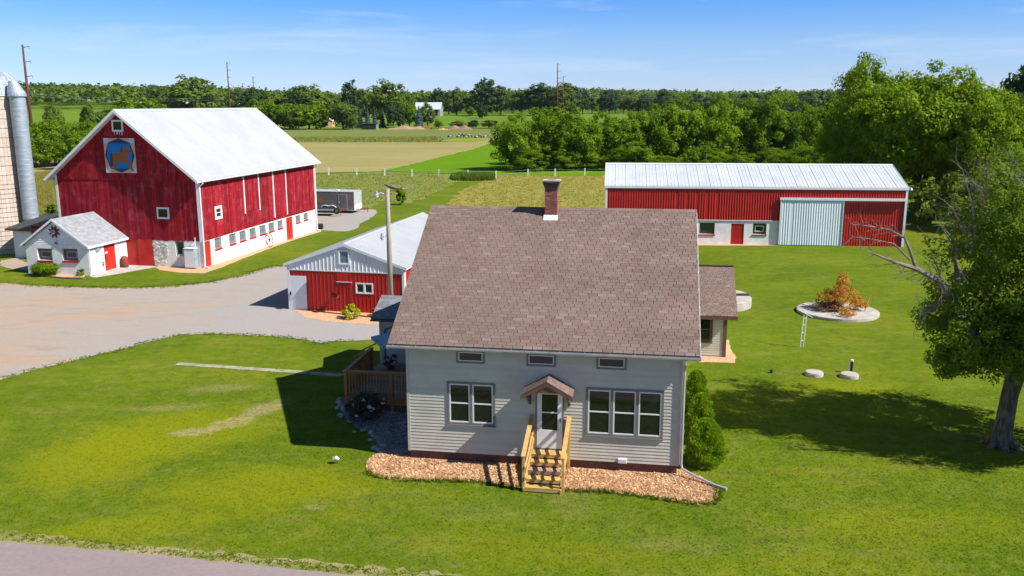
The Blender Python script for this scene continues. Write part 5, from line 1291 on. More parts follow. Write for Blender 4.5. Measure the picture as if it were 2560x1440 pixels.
for (a, b, c, d_) in SWn+[(3.2, 4.4, .86, 1.86)]:
    mb = MB(); mb.box(a, b, -.26, -.22, c, d_, T=TS); f = mb.build('glass_block_window', M['glassdark'], shed)
    for i_ in range(6):
        for j_ in range(5):
            u0_, u1_ = a+(b-a)*i_/6, a+(b-a)*(i_+1)/6; z0_, z1_ = c+(d_-c)*j_/5, c+(d_-c)*(j_+1)/5
            if a > 12 and 1 <= i_ <= 4 and 1 <= j_ <= 3: continue
            m2 = MB(); m2.box(u0_+.01, u1_-.01, -.22, -.19, z0_+.01, z1_-.01, T=TS); m2.build('glass_block', M['glassdark'], f)
    if a > 12:
        m2 = MB(); bars(m2, TS, a+.2, b-.2, c+.22, d_-.22, .06, -.22, -.16); m2.build('vent_frame', M['metalwhite'], f)
        m2 = MB(); m2.box(a+.26, b-.26, -.218, -.2, c+.28, d_-.28, T=TS); m2.build('pane', M['glass'], f)
    m2 = MB(); m2.box(a-.05, b+.05, -.26, .06, c-.12, c-.004, T=TS); m2.build('sill', M['redpaint'], f)
door(TF(.10), shed, SDr[0]+.02, SDr[1]-.02, 0, 1.80, M['metalred'], planks=5, proud=.05)
srf = gable_roof(shed, -.08, sL_+.1, -.08, sD_+.08, sz_-.08*ss_, sr_, M['roofgalv'], .10, 'x')
for k in range(28):
    for s in (-1, 1):
        x0_ = -.10+k*.906; x1_ = x0_+.903; ye_ = -.1 if s < 0 else sD_+.1; ze_ = sz_-.1*ss_
        pts = [(x0_, .004), (x0_, .012), (x0_+.012, .045), (x0_+.036, .045), (x0_+.05, .012), (x0_+.30, .012), (x0_+.31, .028), (x0_+.33, .028), (x0_+.34, .012), (x0_+.60, .012), (x0_+.61, .028), (x0_+.63, .028), (x0_+.64, .012), (x1_, .012), (x1_, .004)]
        mb = MB(); mb.prism(pts, 0, 1, lambda x, n, h: (x, ye_+(sD_/2-ye_)*h, ze_+(sr_-ze_)*h+n), shade=rng.random()); mb.build('roof_sheet', M['roofgalv'], srf)
mb = MB(); mb.prism([(-.2, -.2*ss_+.04), (0, .05), (.2, -.2*ss_+.04), (.2, -.2*ss_+.055), (0, .07), (-.2, -.2*ss_+.055)], -.1, sL_+.12, lambda a, b, h: (h, sD_/2+a, sr_+b)); mb.build('ridge_cap', M['metalwhite'], srf)
for xx in (-.125, sL_+.268-.15):
    for s in (-1, 1):
        mb = MB(); ye_ = -.1 if s < 0 else sD_+.1; ze_ = sz_-.1*ss_
        mb.prism([(ye_, ze_+.05), (sD_/2, sr_+.06), (sD_/2, sr_-.12), (ye_, ze_-.14)], xx, xx+.022, lambda a, b, h: (h, a, b)); mb.build('rake_board', M['metalwhite'], srf)
mb = MB(); mb.box(-.1, sL_+.1, -.12, -.10, sz_-.2, sz_-.02); mb.build('eave_trim', M['metalwhite'], srf)
mb = MB(); mb.tube([(sL_+.1, 1.2, 4.9), (sL_+.5, 1.2, 5.0), (sL_+.62, 1.2, 4.92)], .025, 6); mb.lathe([(.02, .22), (.12, .18), (.20, .0), (.18, .0)], (sL_+.66, 1.2, 4.72), 12); mb.build('yard_lamp', M['galv'], shed)

# ---------------------------------------------------------------- trees and shrubs
HEDGE = [make_tree(100+k, 10.5, 11.0, 'leaf_hedge', 120, 105, .21, trunk_h=.0, zcut=-.97, clump=1.15) for k in range(4)]
hedge_list = [(1.0, 163.0, 9.1, 8.3), (6.9, 166.0, 10.2, 9.4), (11.9, 163.0, 9.6, 8.3), (17.7, 168.0, 9.1, 8.4), (23.0, 168.0, 9.5, 8.8), (28.7, 169.0, 10.7, 9.2), (34.0, 171.0, 11.7, 9.7), (39.3, 171.0, 12.0, 9.7),
              (45.4, 173.0, 11.5, 9.1), (49.9, 172.0, 12.1, 9.8), (55.2, 173.0, 11.4, 9.1), (60.7, 174.0, 11.7, 9.9), (64.5, 170.0, 11.2, 9.3)]
for k, (x, y, h, w) in enumerate(hedge_list):
    lab = 'bushy green tree in the hedgerow behind the machine shed'
    lab = 'bushy green hedgerow tree behind the machine shed, %s from the left' % ['first', 'second', 'third', 'fourth', 'fifth', 'sixth', 'seventh', 'eighth', 'ninth', 'tenth', 'eleventh', 'twelfth', 'thirteenth'][k]
    if k == 0: lab = 'bushy tree at the left end of the hedgerow, beside the green crop field'
    plant_tree('hedgerow_tree', HEDGE[k % 4], (x, y, 0), lab, 'tree', None if k == 0 else 'hedgerow trees behind the machine shed', rz=k*1.3, scale=(w*1.15/11, w*1.15/11, h*1.07/10.5))
LHEDGE = [make_tree(140+k, 10.5, 9.0, 'leaf_hedge', 150, 60, .22, trunk_h=.0, zcut=-.97, clump=1.0) for k in range(2)]
for k, (x, y, h, w) in enumerate([(-99.0, 176.0, 9.1, 8.0), (-92.1, 174.0, 9.0, 7.5), (-90.7, 180.0, 9.7, 7.8), (-85.4, 178.0, 9.1, 6.9), (-83.9, 184.0, 9.6, 8.0), (-81.3, 190.0, 9.8, 8.2), (-82.6, 168.0, 7.9, 5.7)]):
    plant_tree('bushy_tree', LHEDGE[k % 2], (x, y, 0), ['bushy tree right behind the silo chute', 'bright bushy tree just right of the silo chute', 'bushy tree between the silo and the barn ridge, left one', 'bushy tree directly behind the barn eave', 'bushy tree right of the one behind the barn eave', 'bushy tree mostly hidden by the barn gable', 'low bushy tree in front of the row left of the barn'][k], 'tree', 'bushy trees behind the silo and barn', rz=k*2.1, scale=(w*1.15/9, w*1.15/9, h/10.5))

BIG = make_tree(201, 16, 15, 'leaf_bright', 420, 120, .19, trunk_h=.16, zcut=-.9, clump=1.25)
BIG2 = make_tree(202, 16, 15, 'leaf_bright', 420, 120, .19, trunk_h=.16, zcut=-.9, clump=1.25)
for (x, y, h, w), ms, lab in (((41.4, 103.0, 16.1, 10.1), BIG, 'tall yellow-green tree directly behind the right end of the machine shed'), ((44.8, 97.0, 16.1, 14.6), BIG2, 'largest yellow-green spreading tree, right of the machine shed'), ((48.0, 92.0, 13.4, 9.4), BIG, 'yellow-green tree right of the largest spreading tree')):
    plant_tree('spreading_tree', ms, (x, y, 0), lab, 'tree', rz=x*.7, scale=(w/15, w/15, h/16))
for k in range(15):
    x = 3+k*6.3; plant_tree('undergrowth_bush', HEDGE[(k+1) % 4], (x+1.7*math.sin(k*3.1), 160-.02*x+(k*7 % 5)*.8, 0), 'low dark undergrowth bush at the foot of the hedgerow', 'bush', 'undergrowth bushes under the hedgerow', rz=k*2.3, scale=(.7+.2*math.sin(k*5), .7, .36+.12*math.sin(k*2.7)))
    plant_tree('hedgerow_tree', HEDGE[k % 4], (x+3, 178, 0), 'bushy green tree in the rear line of the hedgerow', 'tree', 'rear hedgerow trees', rz=k*3.1, scale=(1.0, 1.0, .9))
SHR = make_tree(210, 4, 4, 'leaf_mid', 70, 40, .16, trunk_h=.05, zcut=-.9, clump=.55)
for (x, y, h, w), lab in (((42.1, 88.0, 4.4, 4.8), 'round green bush below the large trees right of the shed'), ((43.4, 84.0, 5.5, 4.6), 'second green bush further right below the large trees'), ((45.2, 82.0, 6.8, 4.9), 'tall green bush at the right edge behind the yard tree')):
    plant_tree('large_bush', SHR, (x, y, 0), lab, 'bush', rz=x, scale=(w/4, w/4, h/4))
DK = [make_tree(220+k, 14, 9, 'leaf_dark', 130, 34, .42, trunk_h=.15, zcut=-.85, clump=1.1) for k in range(2)]
MD_ = [make_tree(230+k, 14, 10, 'leaf_mid', 130, 34, .42, trunk_h=.13, zcut=-.85, clump=1.2) for k in range(3)]
BR_ = [make_tree(240+k, 12, 10, 'leaf_hedge', 120, 34, .42, trunk_h=.12, zcut=-.9, clump=1.2) for k in range(2)]
for (x, y, h, w), lab in (((71.8, 128.0, 15.3, 4.7), 'dark tree at the right edge behind the yellow-green trees'), ((71.4, 120.0, 16.7, 9.3), 'dark tall tree cut by the right edge'), ((86.8, 170.0, 15.8, 4.6), 'small dark treetop showing over the yellow-green trees')):
    plant_tree('dark_tree', DK[0], (x, y, 0), lab, 'tree', rz=y, scale=(w/9, w/9, h/14))
mb = MB(); r_ = random.Random(9)
for k in range(7):
    x0 = r_.uniform(-1.5, 1.5); y0 = r_.uniform(-1, 1); hh = r_.uniform(8, 12.5)
    mb.tube([(x0, y0, 0), (x0+.1, y0, hh*.6), (x0+.3, y0, hh)], [.09, .05, .015], 5)
    for q_ in range(9):
        z = hh*r_.uniform(.45, .95); a = r_.uniform(0, 6.28); L_ = r_.uniform(.5, 1.4)
        mb.tube([(x0+.1, y0, z), (x0+L_*math.cos(a), y0+L_*math.sin(a), z+L_*.6)], [.025, .008], 4)
t = thing('bare_tree', 'thin bare grey stems standing up behind the right hand treetops', 'dead tree', (64.9, 120.0, 15.4, 2.2)[:2]+(0,)); mb.build('stems', M['deadwood'], t)

def far(kind, spec, lab, group, name='far_tree', cat='tree', k=0):
    x, y, h, w = spec; h = h*1.07; g = float(terrain(x, y)); ms, H_, W_ = kind
    plant_tree(name, ms, (x, y, g-.1), lab, cat, group, rz=(x*1.7+y) % 6.28, scale=(w*1.1/W_, w*1.1/W_, h/H_))
G1 = 'trees beyond the pasture left of centre'
ORD = ['first', 'second', 'third', 'fourth', 'fifth', 'sixth', 'seventh', 'eighth', 'ninth', 'tenth', 'eleventh', 'twelfth', 'thirteenth']
SPR = [conifer(251, 10, 5, 'leaf_spruce', 2600, .28), conifer(252, 10, 5, 'leaf_dark', 2400, .3)]
for spec, kind, lab in [
    ((-171.9, 480.0, 23.3, 24.5), (MD_[0], 14, 10), 'tallest green tree showing above the barn roof on the left'),
    ((-166.5, 500.0, 20.6, 19.1), (MD_[1], 14, 10), 'broad green tree right of the tallest one above the barn roof'),
    ((-200.0, 520.0, 18.2, 14.7), (MD_[2], 14, 10), None), ((-217.0, 545.0, 16.7, 11.4), (DK[1], 14, 9), None),
    ((-174.4, 570.0, 14.9, 15.6), (DK[0], 14, 9), None), ((-158.8, 560.0, 16.9, 16.3), (DK[1], 14, 9), None), ((-142.6, 545.0, 15.0, 15.9), (MD_[1], 14, 10), None),
    ((-135.2, 560.0, 16.9, 15.3), (DK[0], 14, 9), None), ((-118.5, 530.0, 19.6, 21.7), (MD_[0], 14, 10), None), ((-108.9, 540.0, 15.4, 14.7), (MD_[2], 14, 10), None),
    ((-98.8, 436.0, 11.8, 16.7), (BR_[0], 12, 10), 'bright green rounded tree at the pasture edge above the barn roof corner'),
    ((-110.7, 446.0, 10.6, 13.4), (BR_[1], 12, 10), None), ((-119.3, 455.0, 11.3, 13.7), (BR_[0], 12, 10), None), ((-128.3, 462.0, 12.4, 16.0), (BR_[1], 12, 10), None), ((-102.5, 430.0, 7.5, 7.8), (MD_[0], 14, 10), None), ((-92.4, 432.0, 6.8, 6.7), (BR_[1], 12, 10), None),
    ((-81.5, 432.0, 13.2, 12.6), (MD_[1], 14, 10), 'dark olive tree left of the black run-in shed'),
    ((-75.9, 426.0, 5.9, 4.7), (MD_[2], 14, 10), 'small green bush just left of the black run-in shed'),
    ((-85.1, 480.0, 20.8, 9.6), (DK[0], 14, 9), 'dark upright oval tree rising above its neighbours left of centre'),
    ((-81.6, 505.0, 18.0, 13.8), (MD_[0], 14, 10), None), ((-67.0, 485.0, 22.0, 16.8), (MD_[2], 14, 10), 'big round green tree rising above the row left of the grey barn'),
    ((-60.8, 500.0, 17.6, 11.4), (MD_[1], 14, 10), None), ((-60.2, 455.0, 11.6, 6.6), (DK[1], 14, 9), None), ((-56.7, 456.0, 10.8, 4.1), (DK[0], 14, 9), None), ((-52.8, 460.0, 12.3, 8.0), (BR_[0], 12, 10), 'bright green tree in front of the distant grey barn'),
    ((-42.8, 456.0, 11.6, 7.1), (MD_[0], 14, 10), 'green tree hiding the corner of the distant grey barn'),
    ((-80.4, 442.0, 14.0, 5.2), (SPR[0], 10, 5), 'tall blue spruce beside the dark olive tree'), ((-76.5, 452.0, 9.7, 4.5), (SPR[0], 10, 5), None), ((-72.4, 450.0, 10.1, 4.5), (SPR[0], 10, 5), None), ((-69.6, 455.0, 8.8, 4.1), (SPR[0], 10, 5), None), ((-66.4, 460.0, 9.6, 3.8), (SPR[1], 10, 5), None),
    ((-45.6, 441.0, 10.3, 6.0), (SPR[0], 10, 5), 'bluest spruce standing left of the distant grey barn'),
    ((-37.0, 452.0, 3.9, 3.7), (BR_[0], 12, 10), None), ((-26.3, 440.0, 3.7, 6.8), (MD_[0], 14, 10), 'green shrub behind the brown soil pile'), ((-19.3, 446.0, 3.7, 5.7), (DK[1], 14, 9), 'dark round shrub right of the brown soil pile'), ((-11.3, 446.0, 4.3, 7.3), (MD_[1], 14, 10), 'wide green shrub left of the hedgerow end'),
    ((-19.5, 600.0, 9.0, 6.6), (DK[0], 14, 9), 'small dark tree alone in the far green field'), ((-29.3, 640.0, 6.5, 5.2), (MD_[0], 14, 10), None),
    ((-142.1, 300.0, 12.0, 4.6), (MD_[2], 14, 10), 'lone small tree in front of the far left field'), ((-153.6, 300.0, 10.7, 5.5), (MD_[0], 14, 10), None), ((-137.2, 330.0, 12.8, 12.0), (BR_[0], 12, 10), None), ((-139.4, 320.0, 12.8, 10.2), (BR_[1], 12, 10), None), ((-150.7, 330.0, 10.0, 6.9), (MD_[1], 14, 10), None), ((-133.8, 340.0, 12.0, 10.8), (BR_[0], 12, 10), None)]:
    if lab is None:
        px = 1280+2198*spec[0]/spec[1]; zone = ('in front of the far left field' if px < 330 else 'above the left end of the barn ridge' if px < 440 else 'above the right half of the barn roof' if px < 700 else 'beside the right corner of the barn roof' if px < 810 else 'left of the run-in shed' if px < 890 else 'above the run-in shed' if px < 960 else 'between the run-in shed and the grey barn' if px < 1060 else 'right of the grey barn')
        kn = 'blue spruce' if kind[0] is SPR[0] else 'dark conifer' if kind[0] is SPR[1] else 'dark green tree' if kind[0] in DK else 'bright green tree' if kind[0] in BR_ else 'mid green tree'
        SEEN = globals().setdefault('SEEN_', {}); key = kn+zone; c_ = SEEN[key] = SEEN.get(key, 0)+1
        far(kind, spec, '%s %s%s' % (kn, zone, '' if c_ == 1 else ', %s of its kind' % ORD[c_-1]), 'blue spruces beyond the pasture' if kind[0] is SPR[0] else G1)
    else: far(kind, spec, lab, None)
r_ = random.Random(31)
ROW = []
for px_x, top_ in [(-.118+.0098*k, 0) for k in range(58)]:
    y = r_.uniform(690, 770); ROW.append((y*math.tan(px_x+r_.uniform(-.003, .003)), y, r_.uniform(12, 18), r_.uniform(9, 14)))
for (x, y, h, w) in ROW+[(-18.6, 660.0, 23.3, 19.8), (19.1, 650.0, 20.3, 20.7), (6.2, 655.0, 18.1, 14.9), (35.8, 640.0, 21.3, 16.9), (-41.3, 670.0, 18.2, 13.4), (-8.5, 665.0, 19.2, 12.1), (42.2, 650.0, 19.1, 14.8)]:
    kd = r_.choice([(MD_[0], 14, 10), (MD_[1], 14, 10), (DK[0], 14, 9), (DK[1], 14, 9), (MD_[2], 14, 10)])
    far(kd, (x, y, h, w), 'green tree in the distant row along the far field', 'trees in the distant row along the far field')

# far woods on the hills: nobody could count these
def wood(name, seed, n, az0, az1, d0, d1, mat, hmin, hmax, dens=None, leafn=46):
    r = np.random.default_rng(seed); az = r.uniform(az0, az1, n); u = r.random(n); D_ = d0+(d1-d0)*u
    x = D_*np.sin(az); y = D_*np.cos(az); g = terrain(x, y); H_ = r.uniform(hmin, hmax, n); Wd = H_*r.uniform(.5, .8, n)
    N = n*leafn; ti = np.repeat(np.arange(n), leafn)
    d = r.normal(size=(N, 3)); d /= np.linalg.norm(d, axis=1)[:, None]; d[:, 2] = np.where(d[:, 2] < -.3, -d[:, 2], d[:, 2])
    lump = 1+.22*np.sin(d[:, 0]*7+ti)+.18*np.sin(d[:, 1]*9+ti*2.0)
    P = np.stack([x[ti]+d[:, 0]*Wd[ti]*.5*lump, y[ti]+d[:, 1]*Wd[ti]*.5*lump, g[ti]+H_[ti]*.55+d[:, 2]*H_[ti]*.45*lump], 1)
    nrm = d+np.array([0, 0, .3])+r.normal(size=(N, 3))*.45; nrm /= np.linalg.norm(nrm, axis=1)[:, None]
    t = np.cross(nrm, r.normal(size=(N, 3))); t /= np.linalg.norm(t, axis=1)[:, None]; b = np.cross(nrm, t)
    s = (1.15+D_[ti]/1500*.9)*r.uniform(.6, 1.3, N)
    q = np.stack([P-t*s[:, None], P-b*(s*.7)[:, None], P+t*s[:, None], P+b*(s*.7)[:, None]], 1)
    S = np.clip(r.random(n)[ti]*.8+r.uniform(0, .25, N), 0, 1)
    return stuff(link(name, meshnp(name, q.reshape(-1, 3), np.arange(N*4).reshape(-1, 4), M[mat], S)))
wood('far_wood', 51, 2300, -.55, .62, 760, 1150, 'leaf_mid', 12, 18)
wood('far_wood', 52, 2600, -.60, .66, 1100, 1750, 'leaf_dark', 13, 19, leafn=34)
wood('far_wood', 53, 700, -.62, -.20, 900, 1150, 'leaf_dark', 13, 18)

# arborvitae beside the house
for (x, y), h, w, lab in (((6.52, 27.95), 1.55, 1.28, 'nearest round arborvitae at the right front corner of the farmhouse'), ((6.78, 30.0), 1.75, 1.0, 'middle arborvitae of three along the right side of the farmhouse'), ((7.05, 32.2), 1.95, .95, 'farthest of the three arborvitae along the right side of the farmhouse')):
    t = thing('arborvitae', lab, 'shrub', (x, y, 0), 0, 'arborvitae along the farmhouse')
    r = np.random.default_rng(int(x*100)); N = 9000; zz = r.uniform(0, 1, N)**.9
    prof_ = np.clip(1-np.abs(1.72*zz-.72)**2.3, .02, 1)**.5*(1-.28*zz); a = r.uniform(0, 2*math.pi, N); lump = 1+.13*np.sin(a*4+zz*8+x)+.10*np.sin(a*9-zz*15+y)+.08*np.sin(zz*26+a*3)
    rr_ = prof_*w/2*lump*r.uniform(.72, 1.05, N); P = np.stack([np.cos(a)*rr_, np.sin(a)*rr_, .03+zz*h], 1)
    up_ = np.stack([np.cos(a)*.45, np.sin(a)*.45, np.ones(N)], 1)+r.normal(size=(N, 3))*.35; up_ /= np.linalg.norm(up_, axis=1)[:, None]
    tt = np.cross(up_, r.normal(size=(N, 3))); tt /= np.linalg.norm(tt, axis=1)[:, None]; s = .045*r.uniform(.6, 1.4, N)
    q = np.stack([P, P+tt*(s*.5)[:, None]+up_*(s*.8)[:, None], P+up_*(s*2)[:, None], P-tt*(s*.5)[:, None]+up_*(s*.8)[:, None]], 1)
    link('foliage', meshnp('foliage', q.reshape(-1, 3), np.arange(N*4).reshape(-1, 4), M['leaf_cedar'], r.random(N)), t)
    mb = MB(); mb.tube([(0, 0, 0), (0, 0, h*.8)], [.06, .02], 6); mb.build('trunk', M['bark'], t)

def shrub(name, lab, loc, w, h, leafm, n=40, nl=40, leaf=.05, flower=None, cat='shrub', seed=1, zc=-.6):
    t = thing(name, lab, cat, loc)
    V, F, S = crown(seed, (w/2*.9, w/2*.9, h*.5), n, nl, leaf, w*.14, zcut=zc); V[:, 2] += h*.5
    link('foliage', meshnp('foliage', V, F, M[leafm], S), t)
    if flower:
        V, F, S = crown(seed+7, (w/2*.95, w/2*.95, h*.52), 24, 14, leaf*.8, w*.05, shell=.85, zcut=-.2); V[:, 2] += h*.5
        link('flowers', meshnp('flowers', V, F, M[flower], S), t)
    mb = MB()
    for k in range(5): mb.tube([(0, 0, 0), (w*.25*math.cos(k*1.3), w*.25*math.sin(k*1.3), h*.6)], [.02, .008], 5)
    mb.build('stem', M['bush_twig'], t); return t
shrub('hydrangea', 'dark shrub with pale flower heads in the shade below the deck', ((-5.66, 32.25))+(0,), 1.35, 1.05, 'leaf_shade', 50, 40, .06, 'petalwhite', seed=61)
shrub('yellow_bush', 'bright yellow-leaved bush in front of the garage', ((-9.20, 48.87))+(0,), 1.0, .72, 'yellowleaf', 40, 34, .06, seed=62)
shrub('sapling', 'small dense young tree on the mown strip beyond the garage roof', ((-13.45, 106.77))+(0,), 1.1, 1.9, 'leaf_hedge', 60, 40, .12, seed=63)
shrub('sapling', 'small green sapling between the silo and the barn', ((-47.25, 89.95))+(0,), 1.2, 2.0, 'leaf_mid', 40, 40, .12, seed=64)
shrub('bed_plant', 'small green plant at the right end of the milk house bed', ((-30.82, 61.81))+(0,), .7, .45, 'leaf_hedge', 20, 30, .05, seed=65)
shrub('bed_plant', 'wilting brown and pink plant in the milk house bed', ((-32.90, 62.75))+(0,), .75, .95, 'leaf_dead', 22, 26, .06, 'petalwhite', seed=66)
for k, p in enumerate([((-34.04, 62.15)), ((-33.42, 61.85)), ((-33.17, 62.14))]):
    t = thing('daylily_clump', ['leftmost leafy clump', 'middle leafy clump', 'right leafy clump beside the wilting plant'][k]+' in the milk house bed', 'plant', p+(0,), 0, 'daylilies in front of the milk house')
    r = np.random.default_rng(70+k); N = 260; a = r.uniform(0, 6.28, N); L_ = r.uniform(.4, .85, N); hh = r.uniform(.4, .9, N)
    P = np.stack([r.normal(size=N)*.12, r.normal(size=N)*.12, np.zeros(N)], 1); d_ = np.stack([np.cos(a), np.sin(a), np.zeros(N)], 1); sd = np.stack([-np.sin(a), np.cos(a), np.zeros(N)], 1)*.028
    m_ = P+d_*(L_*.4)[:, None]+np.array([0, 0, 1])*hh[:, None]; e_ = P+d_*L_[:, None]+np.array([0, 0, 1])*(hh*.75)[:, None]
    q = np.stack([P-sd, P+sd, m_+sd, m_-sd], 1); q2 = np.stack([m_-sd, m_+sd, e_+sd*.2, e_-sd*.2], 1)
    V = np.concatenate([q, q2]).reshape(-1, 3); link('leaves', meshnp('leaves', V, np.arange(len(V)).reshape(-1, 4), M['leaf_hedge'], r.random(2*N)), t)
mb = MB(); b_ = [(-34.97, 61.87), (-33.43, 61.55), (-31.57, 60.79), (-30.14, 60.63)]
t = thing('bed_edging', 'dark timber edging along the front of the milk house bed', 'edging', (0, 0, 0)); mb.tube([p+(.04,) for p in b_], .05, 5); mb.build('timber', M['bush_twig'], t)

# the old yard tree on the right, half alive
TX, TY = 17.45, 29.6
yt = thing('yard_tree', 'large half-dead tree on the right lawn with a thick leaning trunk', 'tree', (TX, TY, 0))
mb = MB(); mb.tube([(-.05, 0, -.2), (0, 0, .12), (.05, .0, .9), (.15, .05, 1.9), (.32, .1, 2.7), (.62, .1, 3.3)], [.46, .35, .30, .28, .31, .30], 14)
r_ = random.Random(12)
for k in range(7):
    a = k*.9; mb.tube([(.0, 0, .35), (.45*math.cos(a), .45*math.sin(a), .08), (.85*math.cos(a), .85*math.sin(a), -.08)], [.2, .13, .03], 6)
main = [[(.6, .1, 2.6), (-.4, -.2, 3.9), (-1.5, -.3, 5.1), (-2.4, -.5, 6.1), (-2.8, -.6, 7.6)], [(.7, .1, 2.8), (1.0, .2, 4.4), (.9, .3, 6.2), (.4, .4, 8.2), (-.2, .2, 9.8)], [(.75, .1, 2.9), (2.0, .4, 4.3), (3.3, .3, 6.0), (4.0, .5, 8.2)],
        [(.8, .1, 3.0), (2.4, -.8, 4.2), (4.3, -1.4, 5.2), (5.8, -1.8, 6.2)], [(.7, .1, 2.8), (.8, 1.8, 4.6), (.4, 3.0, 6.6), (.5, 3.6, 8.4)], [(.7, .1, 2.8), (.6, -1.5, 4.2), (.3, -2.8, 5.8), (-.2, -3.3, 7.4)]]
for b in main: mb.tube(b, [.25*(1-i/(len(b)-.9))+.012 for i in range(len(b))], 9)
mb.build('trunk', M['bark'], yt, smooth=True)
fine_ = [(b[-2], b[-1]) for b in main]+[(b[-3], b[-2]) for b in main]
def twigs(mb, a, b, n, L_, r0, rg, spread=.8, droop=0.0, lvl=1):
    a, b = Vector(a), Vector(b); d0_ = (b-a).normalized()
    for _ in range(n):
        p = a.lerp(b, rg.uniform(.15, 1)); d_ = (d0_*.7+Vector((rg.gauss(0, 1), rg.gauss(0, 1), rg.gauss(0, 1)-droop))*spread).normalized(); l_ = L_*rg.uniform(.5, 1.2)
        m_ = p+d_*l_*.5; e_ = m_+(d_+Vector((rg.gauss(0, .35), rg.gauss(0, .35), rg.gauss(0, .35)))).normalized()*l_*.5
        mb.tube([p, m_, e_], [r0, r0*.65, r0*.25], 4, caps=False)
        if lvl: twigs(mb, m_, e_, 3, l_*.5, r0*.45, rg, spread, droop, lvl-1)
W_ = lambda p: (p[0]-TX, p[1]-TY, p[2])
dead = MB(); d1_ = [W_((16.07, 29.40, 3.81)), W_((15.21, 29.20, 5.14)), W_((14.44, 29.00, 6.09)), W_((13.47, 28.80, 6.58)), W_((12.62, 28.60, 6.85)), W_((11.65, 28.40, 7.24))]
dead.tube(d1_, [.17, .14, .11, .08, .05, .02], 8)
for a, b, n in ((d1_[1], d1_[2], 5), (d1_[2], d1_[3], 6), (d1_[3], d1_[4], 6), (d1_[4], d1_[5], 5)): twigs(dead, a, b, n, .75, .018, r_, .7)
d2_ = [d1_[3], W_((13.12, 28.70, 7.30)), W_((12.91, 28.60, 7.65)), W_((12.36, 28.50, 7.93)), W_((11.59, 28.40, 8.07)), W_((10.89, 28.30, 8.15))]
dead.tube(d2_, [.06, .05, .04, .03, .02, .008], 6)
for a, b, n in ((d2_[1], d2_[2], 3), (d2_[2], d2_[3], 5), (d2_[3], d2_[4], 6), (d2_[4], d2_[5], 4)): twigs(dead, a, b, n, .7, .011, r_, .6)
d3_ = [W_((13.19, 28.70, 6.89)), W_((12.57, 28.60, 7.45)), W_((11.79, 28.50, 7.62)), W_((11.09, 28.40, 7.72))]; dead.tube(d3_, [.04, .03, .02, .006], 5); twigs(dead, d3_[1], d3_[3], 9, .5, .009, r_, .6)
for p0, p1 in (((15.64, 29.30, 7.33), (14.81, 29.10, 9.89)), ((15.68, 29.30, 7.60), (15.69, 29.20, 10.14)), ((16.04, 29.20, 6.94), (15.34, 28.90, 9.45)), ((15.61, 29.40, 6.90), (14.51, 28.90, 8.60)), ((14.69, 29.20, 5.56), (13.63, 28.80, 4.82)), ((14.53, 29.20, 5.84), (14.01, 28.90, 6.99))):
    a, b = Vector(W_(p0)), Vector(W_(p1)); dead.tube([a, a.lerp(b, .5)+Vector((.12, 0, 0)), b], [.055, .035, .01], 5); twigs(dead, a, b, 14, .8, .012, r_, .7)
for a, b in fine_: twigs(dead, a, b, 7, 1.3, .022, r_, .7)
dead.build('dead_branch', M['deadwood'], yt)
Vs, Fs, Ss = [], [], []; o_ = 0
for sd, c_, rad3, nc, nl, lf, cr_ in ((81, (2.3, .1, 5.6), (4.1, 4.2, 3.0), 420, 105, .055, .50), (82, (-1.3, .0, 4.3), (1.7, 2.2, 1.35), 90, 95, .055, .42), (83, (1.3, .3, 8.0), (3.3, 3.4, 2.3), 260, 75, .055, .44), (85, (-.7, -.3, 6.4), (2.2, 2.6, 2.1), 110, 60, .055, .38), (86, (-1.5, .2, 7.6), (1.7, 2.2, 1.6), 70, 45, .055, .34), (87, (.8, .3, 9.2), (2.2, 2.4, 1.3), 80, 55, .055, .36), (88, (2.9, -1.2, 4.0), (2.3, 2.2, 1.5), 170, 90, .055, .42), (89, (.6, -1.3, 4.0), (1.5, 1.2, .95), 60, 90, .055, .38), (84, (-2.0, .2, 3.4), (1.1, 1.3, .9), 60, 90, .055, .34), (90, (-.4, -.9, 3.6), (1.2, 1.2, .9), 55, 90, .055, .36), (91, (-2.3, 0, 5.0), (1.2, 1.5, 1.3), 60, 60, .055, .36)):
    V, F, S = crown(sd, rad3, nc, int(nl*1.2), lf, cr_*1.0, shell=.45, zcut=-.95); Vs.append(V+np.array(c_)+np.array([.3, 0, 0])); Fs.append(F+o_); o_ += len(V); Ss.append(S)
link('crown', meshnp('crown', np.concatenate(Vs), np.concatenate(Fs), M['leaf_oak'], np.concatenate(Ss)), yt)

# ---------------------------------------------------------------- grass, weeds and chips
def sample(poly, n, seed, z=.0, holes=()):
    r = np.random.default_rng(seed); P = np.array(poly); lo, hi = P.min(0), P.max(0); out = np.zeros((0, 2))
    while len(out) < n:
        q = r.uniform(lo, hi, (n*2, 2)); k = in_poly(q[:, 0], q[:, 1], poly)
        for h in holes: k &= ~in_poly(q[:, 0], q[:, 1], h)
        out = np.vstack([out, q[k]])
    out = out[:n]; return np.hstack([out, np.full((n, 1), z)])
MEAD1 = [(-50.42, 113.09), (-43.93, 134.61), (-34.14, 151.01), (-23.23, 155.94), (-11.65, 152.02), (-9.66, 133.64), (-11.44, 114.61), (-13.18, 109.42), (-16.21, 113.25), (-16.99, 105.14), (-29.10, 110.25)]
MEAD2 = [(-2.53, 150.02), (3.48, 151.53), (16.96, 149.40), (12.22, 102.85), (-12.03, 94.11), (-8.27, 100.92), (-6.64, 122.45)]
tufts('meadow_weeds', sample(MEAD1, 2600, 1), .26, .05, M['weed'], 2, nb=5, lean=1.0)
tufts('golden_weeds', sample(MEAD2, 2600, 3), .24, .045, M['weedgold'], 4, nb=5, lean=1.0)
